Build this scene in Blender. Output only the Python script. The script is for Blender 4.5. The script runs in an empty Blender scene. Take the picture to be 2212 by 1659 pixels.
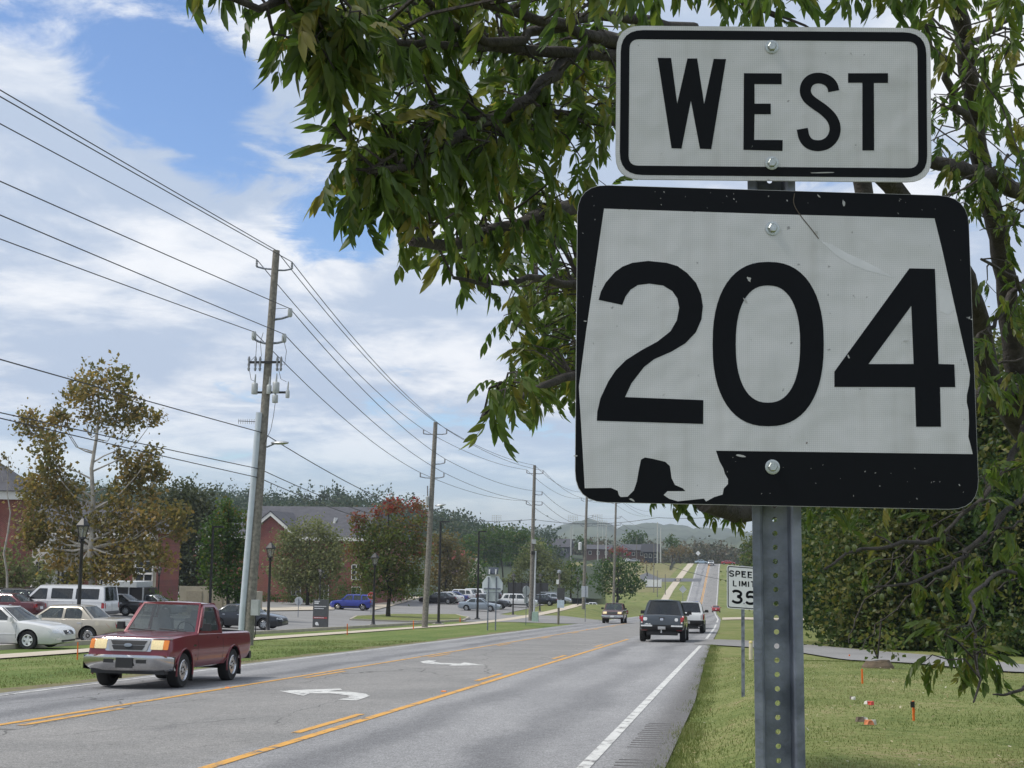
import bpy, bmesh, math, random
import numpy as np
from mathutils import Vector, Matrix
from mathutils.bvhtree import BVHTree
from mathutils.geometry import tessellate_polygon
R = math.radians
sc = bpy.context.scene
col = sc.collection
rnd = random.Random(7)
nrg = np.random.default_rng(11)

# ------------------------------------------------------------------ camera
EYE = 1.62
AX = np.array([0.98704, 0.15962, 0.01687])     # camera right
AU = np.array([0.00281, -0.12226, 0.99249])    # camera up
AF = np.array([-0.16048, 0.97958, 0.12112])    # camera forward
cam = bpy.data.cameras.new('camera')
cam.sensor_fit = 'HORIZONTAL'; cam.sensor_width = 36.0
cam.lens = 36.0 * 3030 / 2212
cam.clip_start = 0.05; cam.clip_end = 20000
camo = bpy.data.objects.new('camera', cam); col.objects.link(camo)
camo.matrix_world = Matrix(((AX[0], AU[0], -AF[0], 0), (AX[1], AU[1], -AF[1], 0), (AX[2], AU[2], -AF[2], EYE), (0, 0, 0, 1)))
sc.camera = camo
sc.view_settings.view_transform = 'Standard'; sc.view_settings.look = 'None'
sc.view_settings.gamma = 1.0; sc.view_settings.use_curve_mapping = False
sc.view_settings.exposure = 0.15
sc.cycles.max_bounces = 6; sc.cycles.transparent_max_bounces = 12
sc.cycles.diffuse_bounces = 3; sc.cycles.glossy_bounces = 3; sc.cycles.volume_bounces = 0

# ------------------------------------------------------------------ sky and sun
SUN_EL, SUN_AZ = R(56), R(248)                 # azimuth clockwise from +Y; the sun stands high to the left, a little behind the viewer
w = bpy.data.worlds.new('World'); sc.world = w; w.use_nodes = True
nt = w.node_tree; nt.nodes.clear(); L = nt.links.new
def N(t, **k):
    n = nt.nodes.new(t)
    for a, b in k.items(): setattr(n, a, b)
    return n
sky = N('ShaderNodeTexSky', sky_type='NISHITA'); sky.sun_disc = False
sky.sun_elevation = SUN_EL; sky.sun_rotation = SUN_AZ; sky.air_density = 1.0; sky.dust_density = 0.6; sky.ozone_density = 2.0
tc = N('ShaderNodeTexCoord'); sep = N('ShaderNodeSeparateXYZ'); L(tc.outputs['Generated'], sep.inputs[0])
def math_(op, a, b=None, clamp=False):
    n = N('ShaderNodeMath', operation=op, use_clamp=clamp)
    for i, v in enumerate((a, b)):
        if v is None: continue
        if isinstance(v, (int, float)): n.inputs[i].default_value = v
        else: L(v, n.inputs[i])
    return n.outputs[0]
den = math_('ADD', math_('MAXIMUM', sep.outputs[2], 0.0), 0.16)
px_ = math_('DIVIDE', sep.outputs[0], den); py_ = math_('DIVIDE', sep.outputs[1], den)
cmb = N('ShaderNodeCombineXYZ'); L(px_, cmb.inputs[0]); L(py_, cmb.inputs[1])
def cloudnoise(scale, off, detail, rough, dist):
    mp = N('ShaderNodeMapping'); L(cmb.outputs[0], mp.inputs[0]); mp.inputs['Location'].default_value = off
    n = N('ShaderNodeTexNoise'); L(mp.outputs[0], n.inputs['Vector'])
    n.inputs['Scale'].default_value = scale; n.inputs['Detail'].default_value = detail
    n.inputs['Roughness'].default_value = rough; n.inputs['Distortion'].default_value = dist
    return n.outputs[0]
def smap(v, a, b, c=0.0, d=1.0):
    n = N('ShaderNodeMapRange', interpolation_type='SMOOTHSTEP'); L(v, n.inputs[0])
    for i, q in enumerate((a, b, c, d)): n.inputs[i + 1].default_value = q
    return n.outputs[0]
def dirblob(px, py, rad):                      # soft opening in the cloud deck round one direction
    d = AF + (px - 1106) / 3030 * AX - (py - 829.5) / 3030 * AU; d /= np.linalg.norm(d)
    n = N('ShaderNodeVectorMath', operation='DOT_PRODUCT'); nn = N('ShaderNodeVectorMath', operation='NORMALIZE')
    L(tc.outputs['Generated'], nn.inputs[0]); L(nn.outputs[0], n.inputs[0]); n.inputs[1].default_value = d
    return smap(n.outputs['Value'], math.cos(R(rad)), 1.0)
big = cloudnoise(1.15, (3.1, 7.7, 0), 9, 0.56, 0.25)
fine = cloudnoise(4.6, (1.0, 2.0, 0), 12, 0.64, 0.5)
cover = math_('ADD', math_('ADD', math_('MULTIPLY', big, 0.60), math_('MULTIPLY', fine, 0.40)), 0.07)
for bx_, by_, br_, s_ in ((370, 150, 4.4, 0.115), (510, 300, 3.4, 0.08), (715, 500, 3.4, 0.12), (110, 40, 3.0, 0.07), (240, 250, 2.5, 0.05)):
    cover = math_('SUBTRACT', cover, math_('MULTIPLY', dirblob(bx_, by_, br_), s_))
mask = smap(cover, 0.415, 0.515)
shade = smap(math_('ADD', math_('MULTIPLY', cloudnoise(1.9, (8.3, 1.4, 0), 8, 0.58, 0.3), 0.75), math_('MULTIPLY', fine, 0.25)), 0.43, 0.63)
cc = N('ShaderNodeMix', data_type='RGBA'); L(shade, cc.inputs[0])
cc.inputs[6].default_value = (4.7, 5.6, 7.1, 1); cc.inputs[7].default_value = (8.7, 8.95, 9.4, 1)
low = smap(sep.outputs[2], 0.0, 0.13)          # a clearer, paler blue band low over the hills
lowf = math_('MULTIPLY', mask, smap(sep.outputs[2], -0.02, 0.12, 0.15, 1.0))
skb = N('ShaderNodeMix', data_type='RGBA'); skb.blend_type = 'MULTIPLY'; skb.inputs[0].default_value = 1.0
L(sky.outputs[0], skb.inputs[6]); skb.inputs[7].default_value = (1.15, 1.28, 1.50, 1)
mx = N('ShaderNodeMix', data_type='RGBA'); L(lowf, mx.inputs[0]); L(skb.outputs[2], mx.inputs[6]); L(cc.outputs[2], mx.inputs[7])
bg = N('ShaderNodeBackground'); bg.inputs[1].default_value = 0.10
L(mx.outputs[2], bg.inputs[0]); wo = N('ShaderNodeOutputWorld'); L(bg.outputs[0], wo.inputs[0])
sun = bpy.data.lights.new('sun', 'SUN'); sun.energy = 2.6; sun.angle = R(10); sun.color = (1, 0.95, 0.88)
suno = bpy.data.objects.new('sun', sun); col.objects.link(suno)
sd = Vector((math.sin(SUN_AZ) * math.cos(SUN_EL), math.cos(SUN_AZ) * math.cos(SUN_EL), math.sin(SUN_EL)))
suno.rotation_euler = sd.to_track_quat('Z', 'Y').to_euler()

# ------------------------------------------------------------------ projections used for surveying the site
def ray(px, py): return AF + (px - 1106) / 3030 * AX - (py - 829.5) / 3030 * AU
def at(px, py, d):                              # point d metres in front of the eye on that sight line
    p = ray(px, py) * d; return Vector((p[0], p[1], p[2] + EYE))
def aty(px, py, y):
    r = ray(px, py); return at(px, py, y / r[1])
GR = 0.03175
def sst(a, b, v):
    t = min(1, max(0, (v - a) / (b - a))); return t * t * (3 - 2 * t)
PROF = [(-100, 100 * GR), (325, -325 * GR), (345, -10.9), (365, -10.4), (385, -8.9), (410, -6.5), (440, -3.6), (465, -1.35), (485, -0.35), (500, -0.2), (520, -0.7), (600, -4), (750, -7), (9000, -9)]
def prof(y):
    if y <= 318: return -GR * y
    for (a, za), (b, zb) in zip(PROF, PROF[1:]):
        if y <= b:
            break
    t = (y - a) / (b - a)
    return za + (zb - za) * t
_pt = [prof(v) for v in range(300, 560)]
for _ in range(4):
    _pt = [_pt[0]] + [(_pt[i - 1] + _pt[i] * 2 + _pt[i + 1]) / 4 for i in range(1, len(_pt) - 1)] + [_pt[-1]]
def base(y):
    if 300 < y < 558:
        i = int(y - 300); f = y - 300 - i; return _pt[i] * (1 - f) + _pt[i + 1] * f
    return prof(y)
def G(x, y):
    z = base(y)
    if x < 0: z += 0.0172 * max(x, -47) * (1 - sst(260, 420, y))   # crossfall towards the far kerb
    if x < -14:
        q = min(1.6, 0.0002 * max(0, y - 100) ** 2) * (1 - sst(240, 330, y))
        z += q * sst(14, 19, -x) + 0.045 * max(0, min(-x, 47) - 27) * (1 - sst(240, 320, y))
    if x > -0.7:
        z += 0.30 * sst(-0.65, 0.6, x) * (1 - sst(34, 46, y)) * (1 - sst(3.5, 8.0, x))
    return z
def gp(px, py):                                 # where the sight line meets the ground
    r = ray(px, py); t = 10.0; step = 0.25
    while t < 900:
        p = r * t
        if p[2] + EYE < G(p[0], p[1]): break
        t *= 1.004
    lo, hi = t / 1.004, t
    for _ in range(24):
        m = (lo + hi) / 2; p = r * m
        if p[2] + EYE < G(p[0], p[1]): hi = m
        else: lo = m
    p = r * hi; return Vector((p[0], p[1], G(p[0], p[1])))
def gy(px, y):                                  # ground point at world distance y seen in column px
    py = 1330.0
    for _ in range(8):
        p = aty(px, py, y); e = p.z - G(p.x, p.y); py += e * 3030 / max(1, np.dot(AF, np.array([p.x, p.y, p.z - EYE])))
    return Vector((p.x, p.y, G(p.x, p.y)))

# ------------------------------------------------------------------ materials
MATS = {}
def M(name, c, rough=0.6, metal=0.0, var=0.12, scale=6.0, bump=0.0, bscale=60.0, c2=None, spec=0.5, coat=0.0, emit=None, es=0.0):
    if name in MATS: return MATS[name]
    m = bpy.data.materials.new(name); m.use_nodes = True; t = m.node_tree; b = t.nodes['Principled BSDF']
    b.inputs['Roughness'].default_value = rough; b.inputs['Metallic'].default_value = metal
    b.inputs['Specular IOR Level'].default_value = spec; b.inputs['Coat Weight'].default_value = coat
    b.inputs['Coat Roughness'].default_value = 0.06
    tx = t.nodes.new('ShaderNodeTexCoord'); n = t.nodes.new('ShaderNodeTexNoise'); n.inputs['Scale'].default_value = scale; n.inputs['Detail'].default_value = 6
    t.links.new(tx.outputs['Object'], n.inputs['Vector'])
    mr = t.nodes.new('ShaderNodeMapRange'); mr.inputs[1].default_value = 0.3; mr.inputs[2].default_value = 0.7
    t.links.new(n.outputs[0], mr.inputs[0])
    x = t.nodes.new('ShaderNodeMix'); x.data_type = 'RGBA'; t.links.new(mr.outputs[0], x.inputs[0])
    x.inputs[6].default_value = (*[v * (1 - var) for v in c], 1); d = c2 or [v * (1 + var) for v in c]
    x.inputs[7].default_value = (*d, 1); t.links.new(x.outputs[2], b.inputs['Base Color'])
    if bump:
        n2 = t.nodes.new('ShaderNodeTexNoise'); n2.inputs['Scale'].default_value = bscale; n2.inputs['Detail'].default_value = 5
        t.links.new(tx.outputs['Object'], n2.inputs['Vector'])
        bp = t.nodes.new('ShaderNodeBump'); bp.inputs['Strength'].default_value = bump; bp.inputs['Distance'].default_value = 0.02
        t.links.new(n2.outputs[0], bp.inputs['Height']); t.links.new(bp.outputs[0], b.inputs['Normal'])
    if emit: b.inputs['Emission Color'].default_value = (*emit, 1); b.inputs['Emission Strength'].default_value = es
    MATS[name] = m; return m
def nodes_of(m): return m.node_tree.nodes, m.node_tree.links.new, m.node_tree.nodes['Principled BSDF']
def paint(name, c, metal=0.35): return M(name, c, 0.32, metal, 0.05, 3, coat=0.8, spec=0.5)
def leafmat(name, c1, c2, c3, trans=0.35, rough=0.5):      # three leaf colours picked leaf by leaf from the 'tint' attribute
    m = bpy.data.materials.new(name); m.use_nodes = True; t = m.node_tree; b = t.nodes['Principled BSDF']; out = t.nodes['Material Output']
    at_ = t.nodes.new('ShaderNodeAttribute'); at_.attribute_name = 'tint'
    rp = t.nodes.new('ShaderNodeValToRGB'); t.links.new(at_.outputs['Fac'], rp.inputs[0])
    e = rp.color_ramp.elements; e[0].color = (*c1, 1); e[1].color = (*c3, 1); e[1].position = 1.0; k = e.new(0.5); k.color = (*c2, 1)
    t.links.new(rp.outputs[0], b.inputs['Base Color']); b.inputs['Roughness'].default_value = rough; b.inputs['Specular IOR Level'].default_value = 0.35
    tr = t.nodes.new('ShaderNodeBsdfTranslucent'); hs = t.nodes.new('ShaderNodeHueSaturation'); hs.inputs['Saturation'].default_value = 1.15; hs.inputs['Value'].default_value = 1.5
    t.links.new(rp.outputs[0], hs.inputs['Color']); t.links.new(hs.outputs[0], tr.inputs[0])
    ms = t.nodes.new('ShaderNodeMixShader'); ms.inputs[0].default_value = trans
    t.links.new(b.outputs[0], ms.inputs[1]); t.links.new(tr.outputs[0], ms.inputs[2]); t.links.new(ms.outputs[0], out.inputs[0])
    MATS[name] = m; return m
def glass(name, tint, alpha):
    m = bpy.data.materials.new(name); m.use_nodes = True; t = m.node_tree; b = t.nodes['Principled BSDF']; out = t.nodes['Material Output']
    b.inputs['Base Color'].default_value = (*tint, 1); b.inputs['Roughness'].default_value = 0.03; b.inputs['Specular IOR Level'].default_value = 0.8
    tr = t.nodes.new('ShaderNodeBsdfTransparent'); tr.inputs[0].default_value = (0.8, 0.86, 0.84, 1)
    ms = t.nodes.new('ShaderNodeMixShader'); ms.inputs[0].default_value = alpha
    t.links.new(b.outputs[0], ms.inputs[1]); t.links.new(tr.outputs[0], ms.inputs[2]); t.links.new(ms.outputs[0], out.inputs[0])
    MATS[name] = m; return m
GLASS = glass('car_glass', (0.06, 0.072, 0.078), 0.4)
GLASSD = glass('dark_glass', (0.012, 0.014, 0.016), 0.12)
CHROME = M('chrome', (0.54, 0.54, 0.55), 0.16, 1.0, 0.04)
ALU = M('aluminium', (0.42, 0.44, 0.46), 0.42, 0.85, 0.15, 20)
BLACKP = M('black_plastic', (0.02, 0.02, 0.021), 0.55)
RUBBER = M('rubber', (0.018, 0.018, 0.018), 0.85)
SEAT = M('seat_cloth', (0.12, 0.12, 0.125), 0.9)
REDL = M('tail_lens', (0.35, 0.008, 0.01), 0.15, coat=0.6)
AMBER = M('amber_lens', (0.75, 0.22, 0.02), 0.2, coat=0.6)
LENS = M('lamp_lens', (0.62, 0.64, 0.66), 0.12, 0.3, 0.1, 30, coat=0.8)
WHITEP = M('white_paint_sheet', (0.74, 0.75, 0.75), 0.5)
GALV = M('galvanised_steel', (0.165, 0.188, 0.235), 0.55, 0.55, 0.35, 14, bump=0.12, bscale=90, c2=(0.30, 0.325, 0.385))
WOODPOLE = M('weathered_pole_wood', (0.20, 0.185, 0.16), 0.9, 0, 0.35, 9, bump=0.5, bscale=30)
BLACKM = M('black_metal', (0.016, 0.015, 0.015), 0.45)
CONC = M('concrete', (0.42, 0.38, 0.31), 0.9, 0, 0.12, 1.2, bump=0.1)
BARK = M('bark', (0.042, 0.036, 0.030), 0.95, 0, 0.45, 12, bump=0.9, bscale=40)

# ------------------------------------------------------------------ mesh helpers
class MB:
    def __init__(s): s.v = []; s.f = []; s.mi = []; s.cur = 0
    def add(s, vs, fs):
        o = len(s.v); s.v += [tuple(v) for v in vs]; s.f += [tuple(i + o for i in f) for f in fs]; s.mi += [s.cur] * len(fs); return s
    def box(s, c, d, rz=0.0, taper=1.0):
        x, y, z = [q / 2 for q in d]; cs, sn = math.cos(rz), math.sin(rz); vs = []
        for zz, k in ((-z, 1), (z, taper)):
            for xx, yy in ((-x, -y), (x, -y), (x, y), (-x, y)):
                xx *= k; yy *= k; vs.append((c[0] + xx * cs - yy * sn, c[1] + xx * sn + yy * cs, c[2] + zz))
        return s.add(vs, [(3, 2, 1, 0), (4, 5, 6, 7), (0, 1, 5, 4), (1, 2, 6, 5), (2, 3, 7, 6), (3, 0, 4, 7)])
    def tube(s, pts, rad, n=6, cap=True):
        pts = [Vector(p) for p in pts]; m = len(pts)
        if not hasattr(rad, '__len__'): rad = [rad] * m
        t0 = (pts[1] - pts[0]).normalized(); a = t0.orthogonal().normalized(); vs = []
        for i, p in enumerate(pts):
            t = (pts[min(i + 1, m - 1)] - pts[max(i - 1, 0)]).normalized()
            a = (a - t * a.dot(t)); a = a.normalized() if a.length > 1e-6 else t.orthogonal().normalized(); b = t.cross(a)
            for k in range(n):
                q = 2 * math.pi * k / n; vs.append(p + (a * math.cos(q) + b * math.sin(q)) * rad[i])
        fs = [(i * n + k, i * n + (k + 1) % n, (i + 1) * n + (k + 1) % n, (i + 1) * n + k) for i in range(m - 1) for k in range(n)]
        if cap: fs += [tuple(range(n - 1, -1, -1)), tuple((m - 1) * n + k for k in range(n))]
        return s.add(vs, fs)
    def lathe(s, prof_, c=(0, 0, 0), axis='Z', n=16, caps=True):
        vs = []; fs = []
        for r, h in prof_:
            for k in range(n):
                q = 2 * math.pi * k / n; u, v = r * math.cos(q), r * math.sin(q)
                p = (u, v, h) if axis == 'Z' else ((u, h, v) if axis == 'Y' else (h, u, v))
                vs.append((c[0] + p[0], c[1] + p[1], c[2] + p[2]))
        m = len(prof_)
        fs = [(i * n + k, i * n + (k + 1) % n, (i + 1) * n + (k + 1) % n, (i + 1) * n + k) for i in range(m - 1) for k in range(n)]
        if axis == 'Y': fs = [f[::-1] for f in fs]
        if caps: fs += [tuple(range(n - 1, -1, -1)), tuple((m - 1) * n + k for k in range(n))]
        return s.add(vs, fs)
    def prism(s, poly, z0, z1):                  # polygon in xy, extruded in z (concave allowed)
        n = len(poly); tr = tessellate_polygon([[Vector((p[0], p[1], 0)) for p in poly]])
        vs = [(p[0], p[1], z0) for p in poly] + [(p[0], p[1], z1) for p in poly]
        ar = sum(poly[i][0] * poly[(i + 1) % n][1] - poly[(i + 1) % n][0] * poly[i][1] for i in range(n))
        def o(t, up):
            a, b, c = [poly[i] for i in t]; k = (b[0] - a[0]) * (c[1] - a[1]) - (b[1] - a[1]) * (c[0] - a[0])
            return t if (k > 0) == up else t[::-1]
        fs = [tuple(o(t, False)) for t in tr] + [tuple(i + n for i in o(t, True)) for t in tr]
        for i in range(n):
            j = (i + 1) % n; q = (i, j, j + n, i + n); fs.append(q if ar > 0 else q[::-1])
        return s.add(vs, fs)
    def xform(s, fn, start=0): s.v[start:] = [tuple(fn(Vector(p))) for p in s.v[start:]]; return s
    def mesh(s, name, mats, smooth=None):
        me = bpy.data.meshes.new(name); me.from_pydata(s.v, [], s.f)
        for m in (mats if isinstance(mats, (list, tuple)) else [mats]): me.materials.append(m)
        if any(s.mi): me.polygons.foreach_set('material_index', s.mi)
        if smooth is not None:
            me.polygons.foreach_set('use_smooth', [True] * len(me.polygons)); me.set_sharp_from_angle(angle=R(smooth))
        me.update(); return me
    def build(s, name, mats, parent=None, smooth=None, **k): return link(name, s.mesh(name, mats, smooth), parent, **k)
def link(name, me, parent=None, label=None, cat=None, group=None, kind=None, loc=None):
    o = bpy.data.objects.new(name, me); col.objects.link(o)
    if parent: o.parent = parent
    if loc is not None: o.location = loc
    return tag(o, label, cat, group, kind)
def tag(o, label=None, cat=None, group=None, kind=None):
    for k, v in (('label', label), ('category', cat), ('group', group), ('kind', kind)):
        if v: o[k] = v
    return o
def thing(name, label, cat, loc=(0, 0, 0), rz=0.0, group=None):
    o = bpy.data.objects.new(name, None); col.objects.link(o); o.location = loc; o.rotation_euler = (0, 0, rz); o.empty_display_size = 0.1
    return tag(o, label, cat, group)
def copy_tree(o, parent=None):
    c = o.copy(); col.objects.link(c); c.parent = parent
    for ch in o.children: copy_tree(ch, c)
    return c
def roundpoly(pts, r, n=4):
    out = []; m = len(pts)
    rs = r if hasattr(r, '__len__') else [r] * m
    for i in range(m):
        p = Vector(pts[i]); a = (Vector(pts[i - 1]) - p); b = (Vector(pts[(i + 1) % m]) - p); q = min(rs[i], a.length * .48, b.length * .48)
        if q < 1e-5: out.append(tuple(p)); continue
        a = p + a.normalized() * q; b = p + b.normalized() * q
        for k in range(n + 1):
            t = k / n; out.append(tuple((a * (1 - t) + p * t) * (1 - t) + (p * (1 - t) + b * t) * t))
    return out
def ribbon(pts, wd):                            # 2D stroke -> polygon
    P = [Vector(p) for p in pts]; l = []; r = []
    for i, p in enumerate(P):
        t = (P[min(i + 1, len(P) - 1)] - P[max(i - 1, 0)]).normalized(); n = Vector((-t.y, t.x)) * wd / 2
        if 0 < i < len(P) - 1:
            t1 = (p - P[i - 1]).normalized(); k = max(0.5, abs(t.dot(t1))); n = n / k
        l.append(tuple(p + n)); r.append(tuple(p - n))
    return l + r[::-1]
YC = sorted(set([float(v) for v in range(-20, 60, 2)] + [float(v) for v in range(60, 560, 4)]))
XC = sorted(set([float(v) for v in range(-32, 14)] + [float(v) for v in range(-200, -32, 6)] + [float(v) for v in range(14, 100, 6)]))
def sheet(poly, off, fx=True):                  # polygon draped over the ground
    bm = bmesh.new(); bm.faces.new([bm.verts.new((p[0], p[1], 0)) for p in poly])
    xs = [p[0] for p in poly]; ys = [p[1] for p in poly]
    for y in YC:
        if min(ys) < y < max(ys): bmesh.ops.bisect_plane(bm, geom=bm.verts[:] + bm.edges[:] + bm.faces[:], plane_co=(0, y, 0), plane_no=(0, 1, 0))
    if fx:
        for x in XC:
            if min(xs) < x < max(xs): bmesh.ops.bisect_plane(bm, geom=bm.verts[:] + bm.edges[:] + bm.faces[:], plane_co=(x, 0, 0), plane_no=(1, 0, 0))
    bmesh.ops.triangulate(bm, faces=bm.faces[:]); bmesh.ops.recalc_face_normals(bm, faces=bm.faces[:])
    for v in bm.verts: v.co.z = G(v.co.x, v.co.y) + off
    if sum(f.normal.z for f in bm.faces) < 0: bmesh.ops.reverse_faces(bm, faces=bm.faces[:])
    return bm
def bmlink(name, bm, mat, parent=None, smooth=False, **k):
    bm.normal_update()
    if sum(f.normal.z for f in bm.faces) < 0 and k.pop('up', True): bmesh.ops.reverse_faces(bm, faces=bm.faces[:])
    me = bpy.data.meshes.new(name); bm.to_mesh(me); bm.free(); me.materials.append(mat)
    if smooth: me.polygons.foreach_set('use_smooth', [True] * len(me.polygons))
    return link(name, me, parent, **k)
def sheetobj(name, poly, off, mat, parent=None, **k): return bmlink(name, sheet(poly, off), mat, parent, **k)
def npmesh(name, V, F, mat, tint=None, smooth=False):   # fast mesh from numpy arrays (all faces the same size)
    me = bpy.data.meshes.new(name); n = F.shape[1]
    me.vertices.add(len(V)); me.vertices.foreach_set('co', V.astype(np.float32).ravel())
    me.loops.add(F.size); me.loops.foreach_set('vertex_index', F.astype(np.int32).ravel())
    me.polygons.add(len(F)); me.polygons.foreach_set('loop_start', np.arange(0, F.size, n, dtype=np.int32))
    if tint is not None:
        a = me.attributes.new('tint', 'FLOAT', 'POINT'); a.data.foreach_set('value', tint.astype(np.float32))
    me.materials.append(mat); me.update(calc_edges=True)
    if smooth: me.polygons.foreach_set('use_smooth', np.ones(len(F), dtype=bool))
    return me
# ------------------------------------------------------------------ ground materials
def groundmat(name, cols, s1, s2, rough=0.95, bump=0.35, stripe=None):
    m = bpy.data.materials.new(name); m.use_nodes = True; t = m.node_tree; ln = t.links.new; b = t.nodes['Principled BSDF']
    b.inputs['Roughness'].default_value = rough; b.inputs['Specular IOR Level'].default_value = 0.2
    g = t.nodes.new('ShaderNodeNewGeometry')
    def nz(s, d=8, sc_=(1, 1, 1)):
        mp = t.nodes.new('ShaderNodeMapping'); ln(g.outputs['Position'], mp.inputs[0]); mp.inputs['Scale'].default_value = sc_
        n = t.nodes.new('ShaderNodeTexNoise'); ln(mp.outputs[0], n.inputs['Vector']); n.inputs['Scale'].default_value = s; n.inputs['Detail'].default_value = d; n.inputs['Roughness'].default_value = 0.62; return n.outputs[0]
    a = nz(s1, 6, stripe or (1, 1, 1)); c = nz(s2, 4)
    ad = t.nodes.new('ShaderNodeMath'); ad.operation = 'ADD'; ln(a, ad.inputs[0]); ln(c, ad.inputs[1])
    mr = t.nodes.new('ShaderNodeMapRange'); ln(ad.outputs[0], mr.inputs[0]); mr.inputs[1].default_value = 0.72; mr.inputs[2].default_value = 1.28
    rp = t.nodes.new('ShaderNodeValToRGB'); ln(mr.outputs[0], rp.inputs[0]); e = rp.color_ramp.elements
    e[0].color = (*cols[0], 1); e[1].color = (*cols[-1], 1)
    for i, q in enumerate(cols[1:-1]): k = e.new((i + 1) / (len(cols) - 1)); k.color = (*q, 1)
    ln(rp.outputs[0], b.inputs['Base Color'])
    n3 = nz(s2 * 2.2, 3); bp = t.nodes.new('ShaderNodeBump'); bp.inputs['Strength'].default_value = bump; bp.inputs['Distance'].default_value = 0.05
    ln(n3, bp.inputs['Height']); ln(bp.outputs[0], b.inputs['Normal']); MATS[name] = m; return m
GRASS = groundmat('grass_ground', [(0.085, 0.12, 0.03), (0.14, 0.17, 0.048), (0.19, 0.205, 0.07), (0.28, 0.235, 0.12)], 0.42, 7.0)
STRIP = groundmat('mown_grass', [(0.07, 0.115, 0.025), (0.11, 0.16, 0.038), (0.17, 0.20, 0.062), (0.23, 0.22, 0.10)], 0.55, 7.0, stripe=(1.0, 0.22, 1))
DRY = groundmat('dry_field_grass', [(0.14, 0.15, 0.06), (0.19, 0.18, 0.08), (0.25, 0.22, 0.11)], 0.06, 1.2)
DIRT = groundmat('dry_verge_soil', [(0.10, 0.09, 0.06), (0.17, 0.145, 0.09), (0.20, 0.19, 0.09), (0.13, 0.15, 0.05)], 1.4, 9.0)
LOT = groundmat('lot_asphalt', [(0.21, 0.205, 0.20), (0.25, 0.245, 0.238), (0.29, 0.285, 0.28)], 0.25, 12, bump=0.15)
PAVE = groundmat('pavement_concrete', [(0.43, 0.37, 0.29), (0.50, 0.44, 0.35), (0.55, 0.49, 0.40)], 0.7, 14, bump=0.1)
# road asphalt: weathered grey, a browner centre lane, polished wheel tracks, stains, long cracks
ROAD = bpy.data.materials.new('road_asphalt'); ROAD.use_nodes = True
t = ROAD.node_tree; ln = t.links.new; b = t.nodes['Principled BSDF']; b.inputs['Roughness'].default_value = 0.85; b.inputs['Specular IOR Level'].default_value = 0.3
g = t.nodes.new('ShaderNodeNewGeometry'); sp = t.nodes.new('ShaderNodeSeparateXYZ'); ln(g.outputs['Position'], sp.inputs[0])
def rn(s, d=6, scl=(1, 1, 1), rough=0.6):
    mp = t.nodes.new('ShaderNodeMapping'); ln(g.outputs['Position'], mp.inputs[0]); mp.inputs['Scale'].default_value = scl
    n = t.nodes.new('ShaderNodeTexNoise'); ln(mp.outputs[0], n.inputs['Vector']); n.inputs['Scale'].default_value = s; n.inputs['Detail'].default_value = d; n.inputs['Roughness'].default_value = rough; return n.outputs[0]
def rmap(v, a, bb, c=0.0, d=1.0):
    n = t.nodes.new('ShaderNodeMapRange'); n.interpolation_type = 'SMOOTHSTEP'; ln(v, n.inputs[0])
    for i, q in enumerate((a, bb, c, d)): n.inputs[i + 1].default_value = q
    return n.outputs[0]
def rmath(op, a, bb):
    n = t.nodes.new('ShaderNodeMath'); n.operation = op
    for i, v in enumerate((a, bb)):
        if isinstance(v, (int, float)): n.inputs[i].default_value = v
        else: ln(v, n.inputs[i])
    return n.outputs[0]
def rmix(f, a, bb, bt='MIX'):
    n = t.nodes.new('ShaderNodeMix'); n.data_type = 'RGBA'; n.blend_type = bt
    if isinstance(f, (int, float)): n.inputs[0].default_value = f
    else: ln(f, n.inputs[0])
    for i, v in ((6, a), (7, bb)):
        if isinstance(v, tuple): n.inputs[i].default_value = (*v, 1)
        else: ln(v, n.inputs[i])
    return n.outputs[2]
X_ = sp.outputs[0]
wob = rmath('ADD', X_, rmath('MULTIPLY', rmath('SUBTRACT', rn(0.25, 3), 0.5), 1.2))
inc = rmath('MULTIPLY', rmap(wob, -9.9, -9.2), rmap(wob, -4.9, -5.5))
basec = rmix(rmap(rn(0.35, 8, (1, 0.35, 1)), 0.3, 0.7), (0.235, 0.233, 0.233), (0.295, 0.291, 0.288))
basec = rmix(inc, basec, rmix(rmap(rn(0.5, 8), 0.3, 0.7), (0.205, 0.20, 0.19), (0.26, 0.25, 0.236)))
trk = rmath('MAXIMUM', rmath('MAXIMUM', rmap(rmath('ABSOLUTE', rmath('SUBTRACT', wob, -2.55), 0), 0.55, 0.1), rmap(rmath('ABSOLUTE', rmath('SUBTRACT', wob, -4.25), 0), 0.55, 0.1)),
            rmath('MAXIMUM', rmap(rmath('ABSOLUTE', rmath('SUBTRACT', wob, -10.4), 0), 0.5, 0.1), rmap(rmath('ABSOLUTE', rmath('SUBTRACT', wob, -11.9), 0), 0.5, 0.1)))
basec = rmix(rmath('MULTIPLY', trk, rmap(rn(0.3, 5, (1, .15, 1)), 0.35, 0.65, 0.35, 0.8)), basec, (0.145, 0.145, 0.148))
basec = rmix(rmath('MULTIPLY', rmap(X_, -1.45, -0.9), 0.8), basec, (0.105, 0.10, 0.095))
basec = rmix(rmap(rn(0.9, 9, (1, .5, 1), 0.7), 0.60, 0.72, 0, 0.45), basec, (0.10, 0.10, 0.10))
basec = rmix(1.0, basec, rmix(rmap(rn(55, 2), 0.35, 0.65), (0.64, 0.64, 0.64), (1.36, 1.36, 1.36)), 'MULTIPLY')
basec = rmix(1.0, basec, rmix(rmap(rn(11, 5), 0.3, 0.7), (0.88, 0.88, 0.88), (1.12, 1.12, 1.12)), 'MULTIPLY')
vp = t.nodes.new('ShaderNodeMapping'); ln(g.outputs['Position'], vp.inputs[0]); vp.inputs['Scale'].default_value = (0.55, 0.16, 0.4)
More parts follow.
